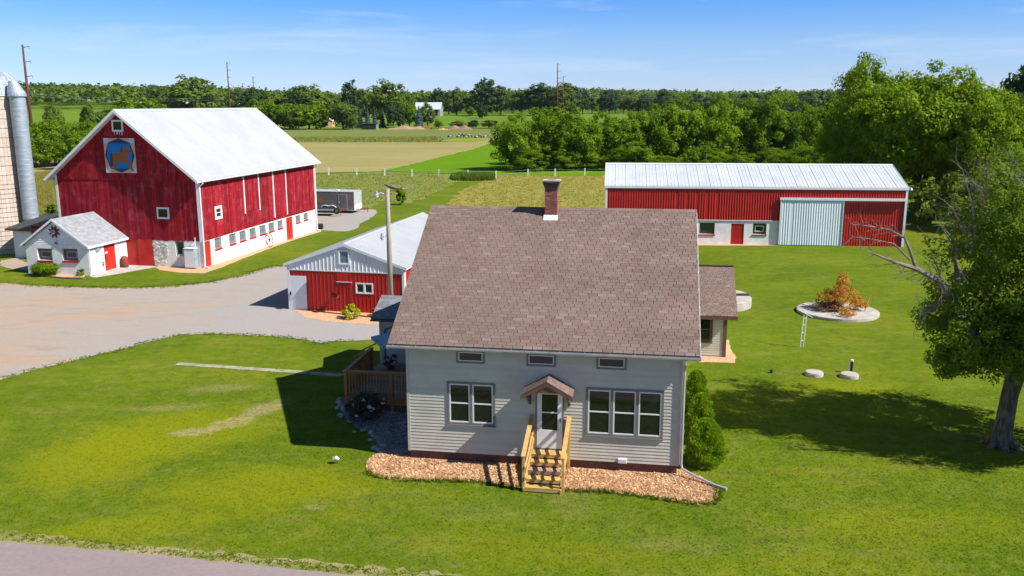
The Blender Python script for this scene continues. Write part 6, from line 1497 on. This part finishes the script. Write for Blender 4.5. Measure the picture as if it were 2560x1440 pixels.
tufts('dark_weeds', sample([(-9.96, 145.34), (-8.79, 150.21), (-2.99, 149.19), (-3.01, 140.52), (-8.89, 140.70)], 1300, 5), .8, .09, M['leaf_mid'], 6, nb=7)
tufts('pasture_weeds', sample([(-83.42, 290.60), (-93.36, 325.54), (-27.90, 328.94), (-23.00, 303.00), (-23.49, 284.03)], 2600, 7), .5, .2, M['weed'], 8, nb=4, lean=1.0)
tufts('golden_weeds', sample([(-50.25, 90.01), (-84.22, 152.59), (-84.03, 161.68), (-46.51, 89.94)], 3500, 9), .5, .05, M['weedgold'], 10, nb=5)
LAWN = [(-14.71, 23.27), (-8.59, 22.18), (-4.28, 21.38), (0.19, 20.56), (12.08, 18.72), (24, 17), (34, 30), (26, 42), (11.48, 52.33), (-6.63, 43.99), (-10.65, 44.19), (-14.05, 45.27), (-17.07, 45.39), (-18.95, 43.72), (-21.42, 40.04), (-22.90, 37.64), (-24.63, 34.84), (-17.34, 23.77)]
HOUSEP = [(p.x, p.y) for p in (HM @ Vector(q_) for q_ in ((-.0, -.0, 0), (9.2, 0, 0), (9.2, 14.2, 0), (11.8, 14.2, 0), (11.8, 21, 0), (-3.9, 21, 0), (-3.9, 4.4, 0), (0, 4.4, 0)))]
lp = sample(LAWN, 165000, 11, 0, (FRONTBED, GREYBED, HOUSEP)); lp = lp[np.random.default_rng(5).random(len(lp)) < np.clip((43-np.hypot(lp[:, 0], lp[:, 1]))/17, 0, 1)]
tufts('lawn_grass_blades', lp, .030, .010, M['lawnblade'], 12, nb=3, lean=.8)
VG = [(-17.51, 24.03), (-14.74, 23.32), (-8.56, 22.09), (-4.26, 21.30), (0.19, 20.50), (0.18, 20.22), (-4.19, 20.90), (-9.60, 21.94), (-14.44, 22.80), (-17.05, 23.33)]
tufts('verge_grass', sample(VG, 900, 13), .045, .02, M['lawnblade'], 14, nb=5, lean=.6)
def along(poly, n, spread, seed, closed=True):
    r = np.random.default_rng(seed); P = np.array(poly+([poly[0]] if closed else [])); L_ = np.hypot(*(P[1:]-P[:-1]).T); c = np.concatenate([[0], np.cumsum(L_)]); t = r.uniform(0, c[-1], n)
    i = np.clip(np.searchsorted(c, t)-1, 0, len(L_)-1); f = (t-c[i])/L_[i]; q = P[i]+(P[i+1]-P[i])*f[:, None]+r.normal(size=(n, 2))*spread
    return np.hstack([q, np.full((n, 1), .01)])
tufts('edge_grass', along(FRONTBED[3:-5], 700, .07, 15, False), .10, .014, M['lawnblade'], 16, nb=6, lean=.6)
tufts('edge_grass', along(DRIVE[19:40], 1100, .18, 17, False), .045, .02, M['lawnblade'], 18, nb=5, lean=.6)
tufts('edge_grass', along(DRIVE[1:13], 700, .25, 19, False), .06, .03, M['lawnblade'], 20, nb=5, lean=.6)
def chips(name, pts, seed, mat, L_=.055):
    r = np.random.default_rng(seed); N = len(pts); n_ = np.stack([r.normal(size=N)*.45, r.normal(size=N)*.45, np.ones(N)], 1); n_ /= np.linalg.norm(n_, axis=1)[:, None]
    t = np.cross(n_, r.normal(size=(N, 3))); t /= np.linalg.norm(t, axis=1)[:, None]; b = np.cross(n_, t); s = L_*r.uniform(.4, 1.3, N); P = pts+np.stack([np.zeros(N), np.zeros(N), r.uniform(.015, .045, N)], 1)
    q = np.stack([P-t*s[:, None]-b*(s*.35)[:, None], P+t*s[:, None]-b*(s*.35)[:, None], P+t*s[:, None]+b*(s*.35)[:, None], P-t*s[:, None]+b*(s*.35)[:, None]], 1)
    return stuff(link(name, meshnp(name, q.reshape(-1, 3), np.arange(N*4).reshape(-1, 4), mat, r.random(N))))
chips('wood_chips', sample(FRONTBED, 24000, 21, .0, (HOUSEP,)), 22, M['chip_pieces'], .035)
chips('bed_stones', sample(GREYBED, 5000, 31, .0, (HOUSEP,)), 32, M['rockgrey'], .05)
r_ = random.Random(77)
for k in range(26):
    if k < 26:
        p = along(GREYBED[:7], 1, .10, 400+k, False)[0]; s = r_.uniform(.07, .16); mb = MB()
        mb.lathe([(0, s*.9), (s*.6, s*.75), (s, s*.3), (s*.9, 0)], (0, 0, 0), 7); o = mb.build('edge_rock', M['rockgrey'], None, (p[0], p[1], 0), rz=r_.uniform(0, 6)); tag(o, 'grey rock edging the shaded bed below the deck', 'rock', 'rocks edging the bed below the deck'); o.scale = (1, r_.uniform(.6, 1), 1)

# ---------------------------------------------------------------- yard objects
sp_ = thing('light_pole', 'weathered wooden pole with two small yard lamps behind the farmhouse', 'light pole', GM @ Vector((6.86, -1.2, 0)))
mb = MB(); mb.tube([(0, 0, 0), (-.02, 0, 4), (-.01, 0, 7.42)], [.155, .135, .11], 12); mb.build('pole', M['wood'], sp_, smooth=True)
for z, L_ in ((7.1, .62), (4.75, .38)):
    mb = MB(); mb.tube([(0, 0, z-.2), (-.12, -.02, z+.02), (-L_*.6, -.05, z+.10), (-L_, -.05, z+.05)], .02, 6); a_ = mb.build('lamp_arm', M['vinyl'], sp_)
    mb = MB(); mb.lathe([(0, .22), (.07, .20), (.09, .02), (.15, -.02), (.14, -.03)], (-L_, -.05, z), 12); mb.build('lamp_housing', M['galv'], a_)
    mb = MB(); mb.lathe([(.10, -.02), (.11, -.12), (.06, -.18), (0, -.19)], (-L_, -.05, z), 12); mb.build('lamp_lens', M['lampglass'], a_)
for z in (6.8, 6.3, 5.9): mb = MB(); mb.box(-.17, .17, -.02, .02, z, z+.03); mb.build('step_bolt', M['hoop'], sp_)

t = thing('hanging_basket', 'hanging basket of red and yellow flowers on the garage front', 'flower basket', GM @ Vector((3.06, -.32, .92)))
mb = MB(); mb.lathe([(0, 0), (.14, .03), (.18, .16), (0, .15)], (0, 0, 0), 14); mb.build('basket', M['brown'], t)
V, F, S = crown(301, (.22, .22, .13), 14, 24, .035, .07); V[:, 2] += .2; link('flowers', meshnp('flowers', V, F, M['petalred'], S), t)
V, F, S = crown(302, (.23, .23, .10), 8, 16, .03, .06); V[:, 2] += .14; link('yellow_flowers', meshnp('yellow_flowers', V, F, M['petalyellow'], S), t)
V, F, S = crown(303, (.2, .2, .12), 10, 20, .03, .07); V[:, 2] += .14; link('leaves', meshnp('leaves', V, F, M['leaf_mid'], S), t)
mb = MB(); mb.tube([(0, 0, .2), (0, .0, .95), (0, .3, 1.0)], .012, 5); mb.build('hanger', M['black'], t)
pot_plant('flower_pot', 'pot of red flowers at the right end of the garage front', ((-7.87, 49.44))+(0,), M['leaf_mid'], M['petalred'], .17, 310)
tt_ = pot_plant('flower_pot', 'dark pot with small pale flowers on the deck by the side wing', HM @ Vector((-3.1, 8.2, .574)), M['leaf_shade'], M['petalwhite'], .24, 320)
def plate(name, lab, cat, loc, R_, h, mat, n=28): 
    mb = MB(); mb.lathe([(R_, 0), (R_, h*.75), (R_-.03, h*.78), (R_-.03, h), (0, h+.01)], (0, 0, 0), n); t = thing(name, lab, cat, loc); mb.build('slab', mat, t); return t
for p, lab in (((13.59, 37.93), 'left one of two round concrete well covers on the right lawn'), ((15.06, 37.62), 'right round concrete cover, beside the green vent pipe')):
    plate('concrete_cover', lab, 'concrete cover', p+(0,), .40, .17, M['conc'])
t = thing('vent_pipe', 'short dark green pipe with white cap beside the right concrete cover', 'pipe', ((15.39, 38.27))+(0,))
mb = MB(); mb.tube([(0, 0, 0), (0, 0, .55)], .06, 10); mb.build('pipe', M['black'], t); mb = MB(); mb.tube([(0, 0, .55), (0, 0, .62)], .07, 10); mb.build('cap', M['white'], t); mb = MB(); mb.tube([(-.09, 0, 0), (-.09, 0, .5)], .025, 6); mb.build('white_stake', M['white'], t)
t = thing('lawn_stub', 'small dark pipe stub in the lawn left of the concrete covers', 'pipe', ((11.77, 38.30))+(0,)); mb = MB(); mb.lathe([(.07, 0), (.07, .14), (0, .15)], (0, 0, 0), 10); mb.build('stub', M['black'], t)
px_, py_ = (18.98, 49.35)
fp = thing('concrete_disc', 'low round concrete pad under the dead brush on the right lawn', 'concrete pad', (19.0, 49.95, 0))
mb = MB(); mb.lathe([(2.28, 0), (2.28, .16), (2.24, .18), (0, .19)], (0, 0, 0), 56); mb.build('slab', M['conc'], fp)
ct_ = thing('cistern', 'round concrete cistern half hidden behind the rear wing', 'cistern', (12.35, 52.2, 0))
mb = MB(); mb.lathe([(2.15, 0), (2.15, .48), (2.1, .50), (0, .50)], (0, 0, 0), 48); mb.build('wall', M['conc'], ct_)
mb = MB(); mb.lathe([(2.1, .502), (2.1, .60), (0, .62)], (0, 0, 0), 30, a0=rad(8), a1=rad(176)); mb.build('half_cover', M['conc'], ct_)
mb = MB(); mb.box(-2.1, 2.1, .10, .26, .503, .64); mb.build('beam', M['bush_twig'], ct_)
bp_ = thing('brush_pile', 'heap of cut branches with dead orange leaves on the round concrete pad', 'brush pile', (18.9, 49.9, .19))
mb = MB(); r_ = random.Random(5)
for k in range(34):
    a = r_.uniform(-.5, .5)+math.pi; L_ = r_.uniform(.8, 1.9); y0 = r_.uniform(-.8, .6); mb.tube([(.3, y0*.5, r_.uniform(.05, .4)), (-L_*.5, y0, r_.uniform(.1, .45)), (-L_, y0+r_.uniform(-.4, .4), r_.uniform(.02, .5))], [.035, .02, .006], 5)
for k in range(16):
    a = r_.uniform(0, 6.28); mb.tube([(.1, 0, .1), (.5*math.cos(a)+.1, .5*math.sin(a), .7), (.5*math.cos(a)+.3, .6*math.sin(a), r_.uniform(1., 1.9))], [.03, .018, .006], 5)
mb.build('branches', M['bush_twig'], bp_)
Vs, Fs, Ss = [], [], []; o_ = 0
for sd, c_, rad3, nc, nl in ((91, (.15, 0, .65), (1.2, 1.15, .65), 95, 36), (92, (.35, .2, 1.45), (.5, .55, .75), 34, 32), (93, (1.15, -.2, .4), (.55, .6, .4), 22, 30), (94, (.05, -1.5, .2), (.45, .6, .25), 18, 28), (95, (-.5, .5, .75), (.5, .5, .35), 14, 22)):
    V, F, S = crown(sd, rad3, nc, nl, .05, .22, shell=.4, zcut=-.95); Vs.append(V+np.array(c_)); Fs.append(F+o_); o_ += len(V); Ss.append(S)
VV = np.concatenate(Vs); VV[:, 2] = np.abs(VV[:, 2])+.02
link('dead_leaves', meshnp('dead_leaves', VV, np.concatenate(Fs), M['leaf_dead'], np.concatenate(Ss)), bp_)
mb = MB(); mb.tube([(1.55, -.3, .0), (1.75, -.35, .95)], .03, 6); mb.build('stake', M['lumber'], bp_)
mb = MB(); mb.tube([(1.55, -.3, .95), (1.75, -.35, .95)], .03, 6)
cp = thing('clothesline_post', 'white metal ladder-like clothesline post on the right lawn', 'post', ((14.51, 42.57))+(0,))
mb = MB(); mb.tube([(-.06, 0, 0), (.03, .0, 1.75)], .02, 6); mb.tube([(.10, 0, 0), (.17, .0, 1.72)], .02, 6); mb.build('uprights', M['vinyl'], cp)
for z in (.35, .75, 1.15, 1.5): mb = MB(); mb.tube([(-.05+z*.05, 0, z), (.10+z*.04, 0, z)], .015, 5); mb.build('rung', M['vinyl'], cp)
mb = MB(); mb.tube([(-.20, .4, 1.86), (.05, .0, 1.76), (.32, -.4, 1.64)], .022, 6); mb.build('crossbar', M['vinyl'], cp)
fl = thing('flood_light', 'small white ground floodlight on the front lawn, left of the mulch bed', 'light', (-6.0, 28.1, 0))
mb = MB(); mb.tube([(.03, 0, 0), (.03, 0, .14)], .015, 6); mb.build('stake', M['black'], fl); mb = MB(); mb.tube([(-.09, 0, .17), (.0, 0, .20), (.10, 0, .16)], [.08, .09, .05], 12); mb.build('housing', M['gutter'], fl)
# paving slabs of the short walk
A_, B_ = Vector((-15.85, 39.93)), Vector((-7.63, 38.05))
d_ = (B_-A_)/5; nv = Vector((-d_.y, d_.x)).normalized()*.20
wk = bpy.data.objects.new('walkway', None); col.objects.link(wk); wk['kind'] = 'structure'
for k in range(5):
    a = A_+d_*k+d_*.02; b = A_+d_*(k+1)-d_*.02; j = r_.uniform(-.05, .05)*nv
    mb = MB(); mb.prism([tuple(a-nv+j), tuple(b-nv+j), tuple(b+nv+j), tuple(a+nv+j)], -.02, .022+r_.uniform(0, .012), lambda x, y, h: (x, y, h), shade=r_.random()); mb.build('paving_slab', M['walk'], wk)

# log and fallen branch on the meadow edge
lg = thing('fallen_log', 'bleached fallen log lying in the rough grass beyond the light pole', 'log', ((-16.57, 123.85))+(0,))
mb = MB(); mb.tube([(-1.4, .6, .9), (-.3, 0, .6), (1.0, -.3, .30)], [.10, .30, .22], 8); mb.tube([(.2, 0, .4), (1.7, .2, .25)], [.2, .12], 7); mb.tube([(-.3, 0, .6), (-1.6, -.1, 1.2)], [.1, .03], 5); mb.tube([(1.2, 0, .2), (2.6, .4, .35)], [.15, .05], 5); mb.build('trunk', M['deadwood'], lg)

# fence of white posts with two rails of tape
fe = thing('pasture_fence', 'white-posted tape fence crossing behind the meadow', 'fence', (0, 0, 0))
fpx = [(-40.32, 153.80), (-37.17, 153.70), (-31.60, 152.65), (-26.58, 151.63), (-21.64, 150.62), (-16.89, 149.63), (-12.27, 148.65), (-7.27, 146.86), (-2.58, 145.11), (2.75, 149.01), (7.37, 149.70), (12.44, 150.39), (17.39, 150.23)]
for p in fpx: mb = MB(); mb.box(p[0]-.09, p[0]+.09, p[1]-.09, p[1]+.09, 0, 1.25); mb.build('post', M['white'], fe)
for z in (1.1, .72):
    for a, b in zip(fpx[:-1], fpx[1:]): mb = MB(); mb.tube([(a[0], a[1]-.1, z), ((a[0]+b[0])/2, (a[1]+b[1])/2-.1, z-.05), (b[0], b[1]-.1, z)], .012, 4); mb.build('tape', M['gutter'], fe)

# cargo trailer
ctr = thing('cargo_trailer', 'enclosed dull grey-brown cargo trailer parked beyond the barn', 'trailer', ((-17.64, 98.10))+(0,), rad(-11.8))
mb = MB(); mb.prism([(-6.4, .38), (0, .38), (0, 2.30), (-.08, 2.38), (-6.4, 2.38)], 0, 2.3, lambda a, b, h: (a, h, b)); bd = mb.build('body', M['trailer'], ctr)
mb = MB(); mb.box(-6.4, .03, -.02, 2.32, 2.38, 2.44); mb.build('roof', M['trailerend'], ctr)
mb = MB(); mb.box(.001, .03, .02, 2.28, .38, 2.36); mb.build('nose_panel', M['trailerend'], ctr); mb = MB(); mb.box(.03, .045, .02, 2.28, .38, .95); mb.build('stone_guard', M['metalwhite'], ctr)
mb = MB(); bars(mb, TF(0), -1.83, -.80, .50, 2.12, .035, 0, .025); dd_ = mb.build('side_door', M['trailerend'], ctr); mb = MB(); mb.box(-1.79, -.84, .0, .015, .54, 2.08, T=TF(0)); mb.build('door_skin', M['trailer'], dd_)
mb = MB(); mb.box(-1.80, -1.7, .015, .04, 1.2, 1.3, T=TF(0)); mb.build('handle', M['vinyl'], dd_)
for x in (-3.45, -2.58):
    mb = MB(); mb.tube([(x, -.02, .36), (x, .22, .36)], .35, 18); w_ = mb.build('wheel', M['rubber'], ctr); mb = MB(); mb.tube([(x, -.035, .36), (x, -.02, .36)], .17, 12); mb.build('rim', M['galv'], w_)
fen = MB(); pts = [(-3.95, -.06, .55), (-3.8, -.06, .78), (-3.45, -.06, .88), (-3.02, -.06, .80), (-2.58, -.06, .88), (-2.2, -.06, .76), (-2.05, -.06, .50)]; fen.tube(pts, .05, 6); fen.build('fender', M['vinyl'], ctr)
for k, (x, z, s, h) in enumerate(((-4.9, 1.75, 1.3, .07), (-4.6, 1.55, 1.6, .06), (-4.3, 1.38, 1.5, .10), (-3.9, 1.24, .8, .07))): mb = MB(); mb.prism([(x-s/2, z), (x+s/2, z-.05), (x+s/2+.1, z+h-.03), (x-s/2+.1, z+h)], 0.001, .004, lambda a, b, n: (a, -n, b)); mb.build('faded_print', M['transfer'], bd)
mb = MB(); mb.tube([(0, .4, .4), (1.25, 1.15, .38)], .045, 5); mb.tube([(0, 1.9, .4), (1.25, 1.15, .38)], .045, 5); mb.tube([(1.15, 1.15, 0), (1.15, 1.15, .75)], .035, 6); mb.build('tongue', M['rustred'], ctr)
mb = MB(); mb.box(-2.6, -2.2, 1.0, 1.4, 2.44, 2.55); mb.build('roof_vent', M['white'], ctr)
ut = thing('flatbed_trailer', 'black flatbed trailer with spare wheel parked in front of the cargo trailer', 'trailer', ((-18.95, 95.62))+(0,), rad(-8))
mb = MB(); mb.box(-5.2, -.5, 0, 1.9, .62, .74); mb.build('bed', M['black'], ut); mb = MB(); mb.box(-5.2, -.5, -.03, .0, .60, .78); mb.build('side_rail', M['galv'], ut); mb = MB(); mb.box(-5.2, -.7, .02, .06, .40, .62); mb.build('frame', M['black'], ut)
mb = MB(); mb.tube([(-3.3, -.02, .32), (-3.3, .2, .32)], .32, 16); mb.build('wheel', M['rubber'], ut)
mb = MB(); mb.tube([(-.1, -.25, .62), (-.1, -.02, .62)], .36, 20); w_ = mb.build('spare_wheel', M['rubber'], ut); mb = MB(); mb.tube([(-.1, -.27, .62), (-.1, -.25, .62)], .16, 12); mb.build('rim', M['hoop'], w_)
mb = MB(); mb.tube([(-.5, .1, .62), (.7, .95, .58)], .04, 5); mb.tube([(-.5, 1.8, .62), (.7, .95, .58)], .04, 5); mb.tube([(.15, .4, 0), (.15, .4, .75)], .03, 5); mb.build('tongue', M['rustred'], ut)
t = thing('black_drum', 'black plastic drum lying on its side at the far corner of the barn', 'drum', ((-18.98, 85.60))+(.28,))
mb = MB(); mb.tube([(-.45, 0, 0), (-.42, .0, 0), (.42, 0.05, 0), (.45, 0.05, 0)], [.24, .28, .28, .24], 16); mb.build('body', M['black'], t); mb = MB(); mb.tube([(-.15, 0, 0), (-.12, 0, 0)], .295, 16); mb.build('band', M['black'], t)

# distant buildings, piles, cows
rs_ = thing('run_in_shed', 'black open run-in shed at the pasture edge', 'shed', ((-68.20, 430.14))+(0,), rad(3))
mb = MB(); mb.box(-3.6, 3.0, 1.6, 1.75, 0, 2.6); mb.box(-3.7, -3.6, -1.4, 1.75, 0, 2.7); mb.build('wall', M['black'], rs_); mb = MB(); mb.box(-3.6, 3.0, -1.2, -1.1, 0, 2.5); mb.build('front_shade_sheet', M['dark'], rs_)  # dark sheet across the open front stands in for the shaded inside
mb = MB(); mb.box(3.0, 3.9, -1.4, 1.75, 0, 2.7); mb.build('grey_end', M['galv'], rs_); mb = MB(); mb.prism([(-1.6, 2.8), (-1.6, 2.9), (1.9, 2.7), (1.9, 2.6)], -3.8, 4.0, lambda a, b, h: (h, a, b)); mb.build('roof', M['trailer'], rs_)
bx_, by_ = (-61.0, 650.0, 11.4, 18.9)[:2]; gz2 = float(terrain(bx_, by_))
fb = thing('distant_barn', 'distant grey barn with open front among trees beyond the pasture', 'barn', (bx_, by_, gz2-.2), rad(-6))
mb = MB(); mb.prism([(0, 0), (12, 0), (12, 5.2), (6, 9.6), (0, 5.2)], -9.3, 9.3, lambda a, b, h: (h, a, b)); mb.build('wall', M['galv'], fb); gable_roof(fb, -9.8, 9.8, -.7, 12.7, 5.0, 10.0, M['roofgalv'], .2)
mb = MB(); mb.box(2.0, 7.6, -.1, .0, .6, 4.9); mb.build('bay_shade_slab', M['dark'], fb); mb = MB(); mb.box(-2.0, 1.0, -.15, .0, 1.0, 3.6); mb.build('pale_door', M['white'], fb)  # dark slab on the wall stands in for the shade inside the bay
for (px_y, lab, w) in (((-173.5, 420.0, 10.5, 3.8), 'small white building among bushes left of the barn ridge', 5.0), ((-174.4, 430.0, 11.9, 2.7), 'small tan gable among the trees above the barn ridge', 4.0), ((-95.9, 470.0, 4.5, 2.1), 'small pale building among trees left of the run-in shed', 3.5)):
    x, y, h, _ = px_y; t = thing('small_building', lab, 'building', (x, y, 0)); mb = MB(); mb.prism([(-w/2, 0), (w/2, 0), (w/2, h-1.2), (0, h), (-w/2, h-1.2)], 0, 6, lambda a, b, h_: (a, h_, b)); mb.build('wall', M['qlilac'] if w > 4.5 else M['qpeach'], t)
    mb = MB(); mb.prism([(-w/2-.3, h-1.35), (0, h+.05), (w/2+.3, h-1.35), (w/2+.3, h-1.15), (0, h+.25), (-w/2-.3, h-1.15)], -.3, 6.3, lambda a, b, h_: (a, h_, b)); mb.build('roof', M['metalwhite'], t)
def pile(name, lab, cx, cy, L_, W2_, H_, mat, seed):
    r = np.random.default_rng(seed); n = 26; m = 10; vs_ = []; 
    for i in range(n+1):
        for j in range(m+1):
            u, v = i/n*2-1, j/m*2-1; e = max(0, 1-abs(u)**2.5)*max(0, 1-abs(v)**2); vs_.append((u*L_/2, v*W2_/2, H_*e**.7*(.8+.25*math.sin(u*7+seed)+.1*r.random())))
    fs_ = [(i*(m+1)+j, (i+1)*(m+1)+j, (i+1)*(m+1)+j+1, i*(m+1)+j+1) for i in range(n) for j in range(m)]
    me = bpy.data.meshes.new(name); me.from_pydata(vs_, [], fs_); me.materials.append(mat); me.update(); return tag(link(name, me, None, (cx, cy, 0)), lab, 'pile')
pile('sand_pile', 'long low pinkish sand pile beyond the pasture', *(-50.70, 435.39), 19, 9, 1.7, M['pinkdirt'], 3)
pile('soil_pile', 'darker brown soil pile right of the pink sand pile', *(-25.02, 433.09), 12, 8, 1.9, M['browndirt'], 5)
pile('sand_pile', 'small pale sand heap between the two larger piles', *(-32.71, 427.01), 4.5, 4, .6, M['chips'], 8)
t = thing('orange_wagon', 'low rusty orange farm implement at the end of the sand pile', 'farm implement', ((-40.28, 434.45))+(0,)); mb = MB(); mb.prism([(-2.6, .5), (2.0, .5), (2.8, 1.2), (-2.9, 1.5)], -1, 1, lambda a, b, h: (a, h, b)); mb.build('box', M['transfer'], t)
for x in (-1.6, 1.3): mb = MB(); mb.tube([(x, -1.1, .4), (x, -.9, .4)], .4, 12); mb.build('wheel', M['rubber'], t)

def cow_mesh(lying):
    me = bpy.data.meshes.new('cow'); zb = .62 if lying else 1.15
    vs_ = [(0, 0, zb), (.75, 0, zb+.05), (1.15, 0, zb+.15), (1.45, 0, zb+.28), (1.75, 0, zb+.12), (-.75, 0, zb+.05), (-.98, 0, zb-.1), (-1.02, 0, zb-.6)]
    es = [(0, 1), (1, 2), (2, 3), (3, 4), (0, 5), (5, 6), (6, 7)]; R_ = [.38, .34, .22, .15, .09, .34, .10, .03]
    for x, par in ((.7, 1), (-.72, 5)):
        for s in (-1, 1):
            i = len(vs_)
            if lying: vs_ += [(x, s*.3, .35), (x+.35, s*.42, .16), (x+.0, s*.45, .10)]
            else: vs_ += [(x, s*.2, zb-.35), (x+(.03 if x > 0 else -.08), s*.2, zb-.68), (x, s*.2, .05)]
            es += [(par, i), (i, i+1), (i+1, i+2)]; R_ += [.14, .08, .06]
    me.from_pydata(vs_, es, []); o = bpy.data.objects.new('tmp', me); col.objects.link(o); m = o.modifiers.new('s', 'SKIN'); o.modifiers.new('d', 'SUBSURF').levels = 1
    for i, rr__ in enumerate(R_): me.skin_vertices[0].data[i].radius = (rr__, rr__)
    me.skin_vertices[0].data[0].use_root = True
    dg = bpy.context.evaluated_depsgraph_get(); out = bpy.data.meshes.new_from_object(o.evaluated_get(dg)); bpy.data.objects.remove(o); out.name = 'cow_body'; return out
def cowmat():
    m, n, l, out = nodemat('holstein_hide'); tc = n.new('ShaderNodeTexCoord'); oi = n.new('ShaderNodeObjectInfo'); mp = n.new('ShaderNodeMapping'); l.new(tc.outputs['Object'], mp.inputs[0])
    cx_ = n.new('ShaderNodeCombineXYZ'); l.new(math_(n, l, 'MULTIPLY', oi.outputs['Random'], 20.0), cx_.inputs[0]); l.new(cx_.outputs[0], mp.inputs['Location'])
    f = ramp(n, l, noise(n, l, mp.outputs[0], 1.1, 2), .40, .43); b = n.new('ShaderNodeBsdfPrincipled'); b.inputs['Roughness'].default_value = .85; l.new(mixc(n, l, f, (.55, .53, .50), (.022, .02, .02)), b.inputs['Base Color']); l.new(b.outputs[0], out.inputs[0]); return m
CM = cowmat(); cms = [cow_mesh(False), cow_mesh(True)]
for c in cms: c.materials.clear(); c.materials.append(CM); c.polygons.foreach_set('use_smooth', [True]*len(c.polygons))
for k, (p, lying, rz, lab) in enumerate([((-22.59, 324.66), 1, 0, 'dark cow lying at the left end of the herd'), ((-19.37, 324.45), 1, .3, 'black cow lying second from the left'), ((-18.42, 328.30), 0, 2.8, 'dark cow standing in the left part of the herd'), ((-16.64, 316.71), 0, .2, 'black and white cow standing left of the herd middle'),
                          ((-14.96, 320.33), 0, 3.0, 'cow in the middle of the herd, left of the whitest one'), ((-13.08, 316.47), 1, .1, 'whitest cow lying in the middle of the herd'), ((-11.78, 327.84), 0, 1.9, 'dark cow seen end on, right of the whitest cow'), ((-10.49, 320.03), 1, .4, 'cow lying second from the right of the close group'),
                          ((-8.43, 323.71), 1, 3.3, 'small cow lying at the right end of the close group'), ((-6.41, 339.78), 0, 2.2, 'lone cow standing away from the herd by the hedgerow')]):
    t = thing('cow', lab, 'cow', p+(0,), rz, 'cows in the pasture'); t.scale = (.8, .8, .8); link('body', cms[lying], t)
    mb = MB(); zb = .62 if lying else 1.15
    for s in (-1, 1): mb.tube([(1.45, s*.1, zb+.34), (1.42, s*.28, zb+.34)], [.05, .02], 5)
    mb.build('ears', CM, t)

# tall rust-brown transmission poles and their wires
def tpole(px, lab, arms=3):
    x, y, z = px; g = float(terrain(x, y)); t = thing('transmission_pole', lab, 'power pole', (x, y, g-.2), 0, 'transmission poles'); H_ = z-g+.2
    mb = MB(); mb.tube([(0, 0, 0), (0, 0, H_)], [.42, .20], 12); mb.build('pole', M['corten'], t, smooth=True)
    for k in range(arms):
        s = 1 if k % 2 == 0 or True else -1; zz = H_-.6-k*3.2; mb = MB(); mb.tube([(0, 0, zz), (1.5, 0, zz+.25)], [.09, .06], 6); a_ = mb.build('arm', M['corten'], t)
        mb = MB(); mb.tube([(1.5, 0, zz+.2), (1.5, 0, zz-.3)], .10, 6); mb.build('insulator', M['galv'], a_)
    return t
tpole((-110.09, 205.00, 25.27), 'nearest rust-brown transmission pole at far left behind the silo', 4)
tpole((-131.81, 420.00, 31.27), 'tallest thin transmission pole above the barn roof', 4)
tpole((-160.24, 560.00, 29.00), 'right one of the close pair of short dark poles above the barn roof', 3)
tpole((-190.78, 640.00, 27.04), 'shortest dark pole, between the two taller poles above the barn', 3)
tpole((21.90, 430.00, 30.79), 'taller pole of the pair above the hedgerow', 4)
tpole((29.76, 520.00, 27.57), 'shorter pole of the pair above the hedgerow', 3)
wr_ = thing('power_lines', 'pale power wires sagging across the wood right of the paired poles', 'power line', (0, 0, 0))
for (a, b, sag) in (((29.96, 518.00, 19.46), (157.03, 420.00, 15.90), 3.0), ((29.96, 518.00, 18.56), (157.12, 420.00, 14.80), 3.0), ((29.97, 518.00, 17.66), (157.20, 420.00, 13.71), 3.0), ((-152.18, 260.00, 16.15), (-133.09, 420.00, 15.34), 1.5), ((-152.26, 260.00, 15.48), (-133.16, 420.00, 14.43), 1.5)):
    a, b = Vector(a), Vector(b); mb = MB(); mb.tube([a.lerp(b, k/12)-Vector((0, 0, sag*4*(k/12)*(1-k/12))) for k in range(13)], .022, 4, caps=False); mb.build('wire', M['gutter'], wr_)

# the air: far woods fade slightly towards blue
hm, hn, hl, hout = nodemat('haze_air')
pv = hn.new('ShaderNodeVolumePrincipled'); pv.inputs['Density'].default_value = .00003; pv.inputs['Color'].default_value = (.72, .84, 1.0, 1); pv.inputs['Anisotropy'].default_value = .2
hl.new(pv.outputs[0], hout.inputs['Volume'])
mb = MB(); mb.box(-2600, 2600, -2600, 2600, -1.6, 62); stuff(mb.build('haze', hm))
print('done objects', len(bpy.data.objects))
